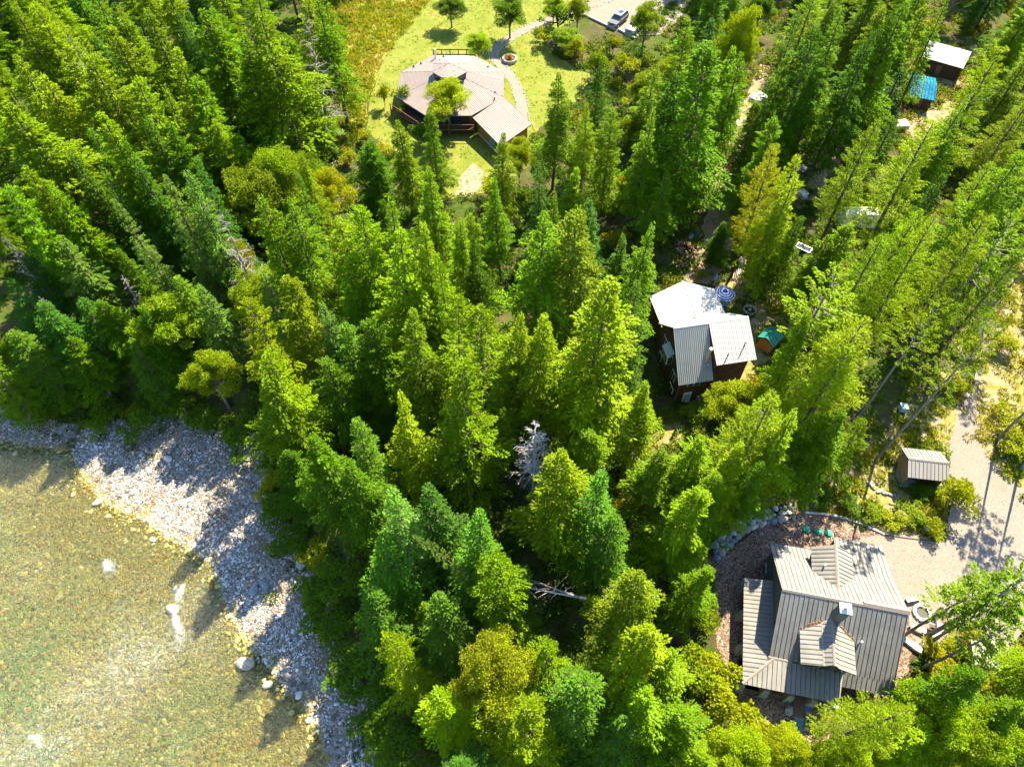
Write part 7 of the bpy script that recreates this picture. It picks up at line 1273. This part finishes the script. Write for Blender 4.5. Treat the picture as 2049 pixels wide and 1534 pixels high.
# ---- boulders of the shore
g = random.Random(77)
for i, (p, r_, lab) in enumerate((((-26.25, 18.24, -3.20), 1.0, 'largest tan boulder at the tip of the sunlit bar'), ((-23.73, 16.24, -3.20), .55, 'brown boulder in the shallows below the bar tip'), ((-46.86, 35.63, -3.20), .55, 'tan flat boulder at the left water edge'), ((-39.31, 31.25, -3.20), .4, 'white stone standing in the orange shallows'), ((-35.41, 25.84, -3.20), .45, 'dark stone at the head of the small rapid'), ((-35.06, 23.63, -3.20), .8, 'ochre boulder beside the white rapid'), ((-42.93, 28.29, -3.20), .6, 'submerged boulder behind the round white splash'), ((-40.23, 41.06, -3.00), .6, 'pale upright stone on the shaded gravel'), ((-26.92, 25.49, -2.80), .7, 'dark boulder on the shaded narrow bar'), ((-25.76, 25.91, -2.80), .6, 'second dark boulder on the shaded narrow bar'), ((-22.39, 28.24, -1.50), .8, 'grey boulder at the foot of the steep bank'), ((-18.51, 24.00, -1.50), .7, 'brown boulder half hidden by bank plants'), ((-20.50, 15.29, -3.00), .45, 'pale round stone at the lower water edge'), ((-19.17, 13.08, -3.00), .4, 'small pale stone in the lower shallows'), ((-14.82, 16.20, -2.00), .8, 'large grey boulder under the lower bank plants'), ((-12.21, 16.42, -2.00), .7, 'dark slab boulder on the lower bank'))):
    o = MB().blob((0, 0, r_ * .2), (r_, r_ * .65, r_ * .45), 300 + i, 1, 2, .09).build('boulder', (m_b[2], m_b[2], m_b[2], m_b[3], m_b[1], m_s2 if 0 else m_b[2], m_b[1], m_b[3], m_b[1], m_b[1], m_b[0], m_b[2], m_b[3], m_b[3], m_b[0], m_b[1])[i]); o.location = (p[0], p[1], float(zg(p[0], p[1]))); o.rotation_euler = (0, 0, g.random() * 3); tag(o, lab, 'boulder', 'boulders of the river shore')
# ---- white water: thin broken foam lying on the surface
def foam_mat():
    m = bpy.data.materials.new('river_foam'); m.use_nodes = True; n = m.node_tree.nodes; l = m.node_tree.links; n.clear(); out = n.new('ShaderNodeOutputMaterial')
    tc = n.new('ShaderNodeTexCoord'); mp = n.new('ShaderNodeMapping'); mp.inputs['Scale'].default_value = (1.3, 4.2, 1); l.new(tc.outputs['Object'], mp.inputs[0])
    t = n.new('ShaderNodeTexNoise'); t.inputs['Scale'].default_value = 1.6; t.inputs['Detail'].default_value = 9; t.inputs['Roughness'].default_value = .75; t.inputs['Distortion'].default_value = 1.0; l.new(mp.outputs[0], t.inputs['Vector'])
    at = n.new('ShaderNodeAttribute'); at.attribute_name = 'body'; a = n.new('ShaderNodeMath'); a.operation = 'MULTIPLY_ADD'; l.new(at.outputs['Fac'], a.inputs[0]); a.inputs[1].default_value = .36; l.new(t.outputs[0], a.inputs[2])
    mr = n.new('ShaderNodeMapRange'); l.new(a.outputs[0], mr.inputs[0]); mr.inputs[1].default_value = .62; mr.inputs[2].default_value = .92; mr.inputs[4].default_value = .92
    tr = n.new('ShaderNodeBsdfTransparent'); df = n.new('ShaderNodeBsdfDiffuse'); df.inputs[0].default_value = (.62, .66, .66, 1); mx = n.new('ShaderNodeMixShader')
    l.new(mr.outputs[0], mx.inputs[0]); l.new(tr.outputs[0], mx.inputs[1]); l.new(df.outputs[0], mx.inputs[2]); l.new(mx.outputs[0], out.inputs[0]); return m
m_foam = foam_mat()
def foam(c, L, Wd, rz, lab, seed, arc=0):
    """teardrop of foam: dense at its head, trailing off downstream"""
    g = random.Random(seed); nu, nv_ = 24, 12; vs = []; at = []; fs = []
    for i in range(nu + 1):
        t = i / nu; w = Wd * (math.sin(min(t * 2.2, 1.57)) * .8 + .2) * (1 - .35 * t)
        for j in range(nv_ + 1):
            u = j / nv_ * 2 - 1; vs.append(((t - .1) * L, u * w / 2 + arc * math.sin(t * 3) + .15 * math.sin(t * 9 + seed), .03 * math.sin(i * 1.7 + j * 2.3))); at.append(max(0, (1 - abs(u) ** 1.6) * min(1, t * 6) * (1 - t) ** .8))
    for i in range(nu):
        for j in range(nv_): k = i * (nv_ + 1) + j; fs.append((k, k + nv_ + 1, k + nv_ + 2, k + 1))
    me = bpy.data.meshes.new('white_water'); me.from_pydata(vs, [], fs); me.materials.append(m_foam); a = me.attributes.new('body', 'FLOAT', 'POINT'); a.data.foreach_set('value', at)
    o = link('white_water', me); o.location = (c[0], c[1], -3.12); o.rotation_euler = (0, 0, rz); o['kind'] = 'stuff'; o['label'] = lab; o['category'] = 'foam'
foam((-43.85, 28.79, -3.20), 3.2, 2.6, -.7, 'round splash of white water over a hidden boulder', 1); foam((-34.58, 26.27, -3.20), 4.0, 2.0, -1.75, 'streak of white water below the orange stones', 2, .2); foam((-34.70, 23.27, -3.20), 6.0, 2.2, -1.25, 'lower streak of white water running along the bar', 3, .3); foam((-45.11, 11.83, -3.20), 2.6, 1.6, -.5, 'small white riffle near the bottom left corner', 4)
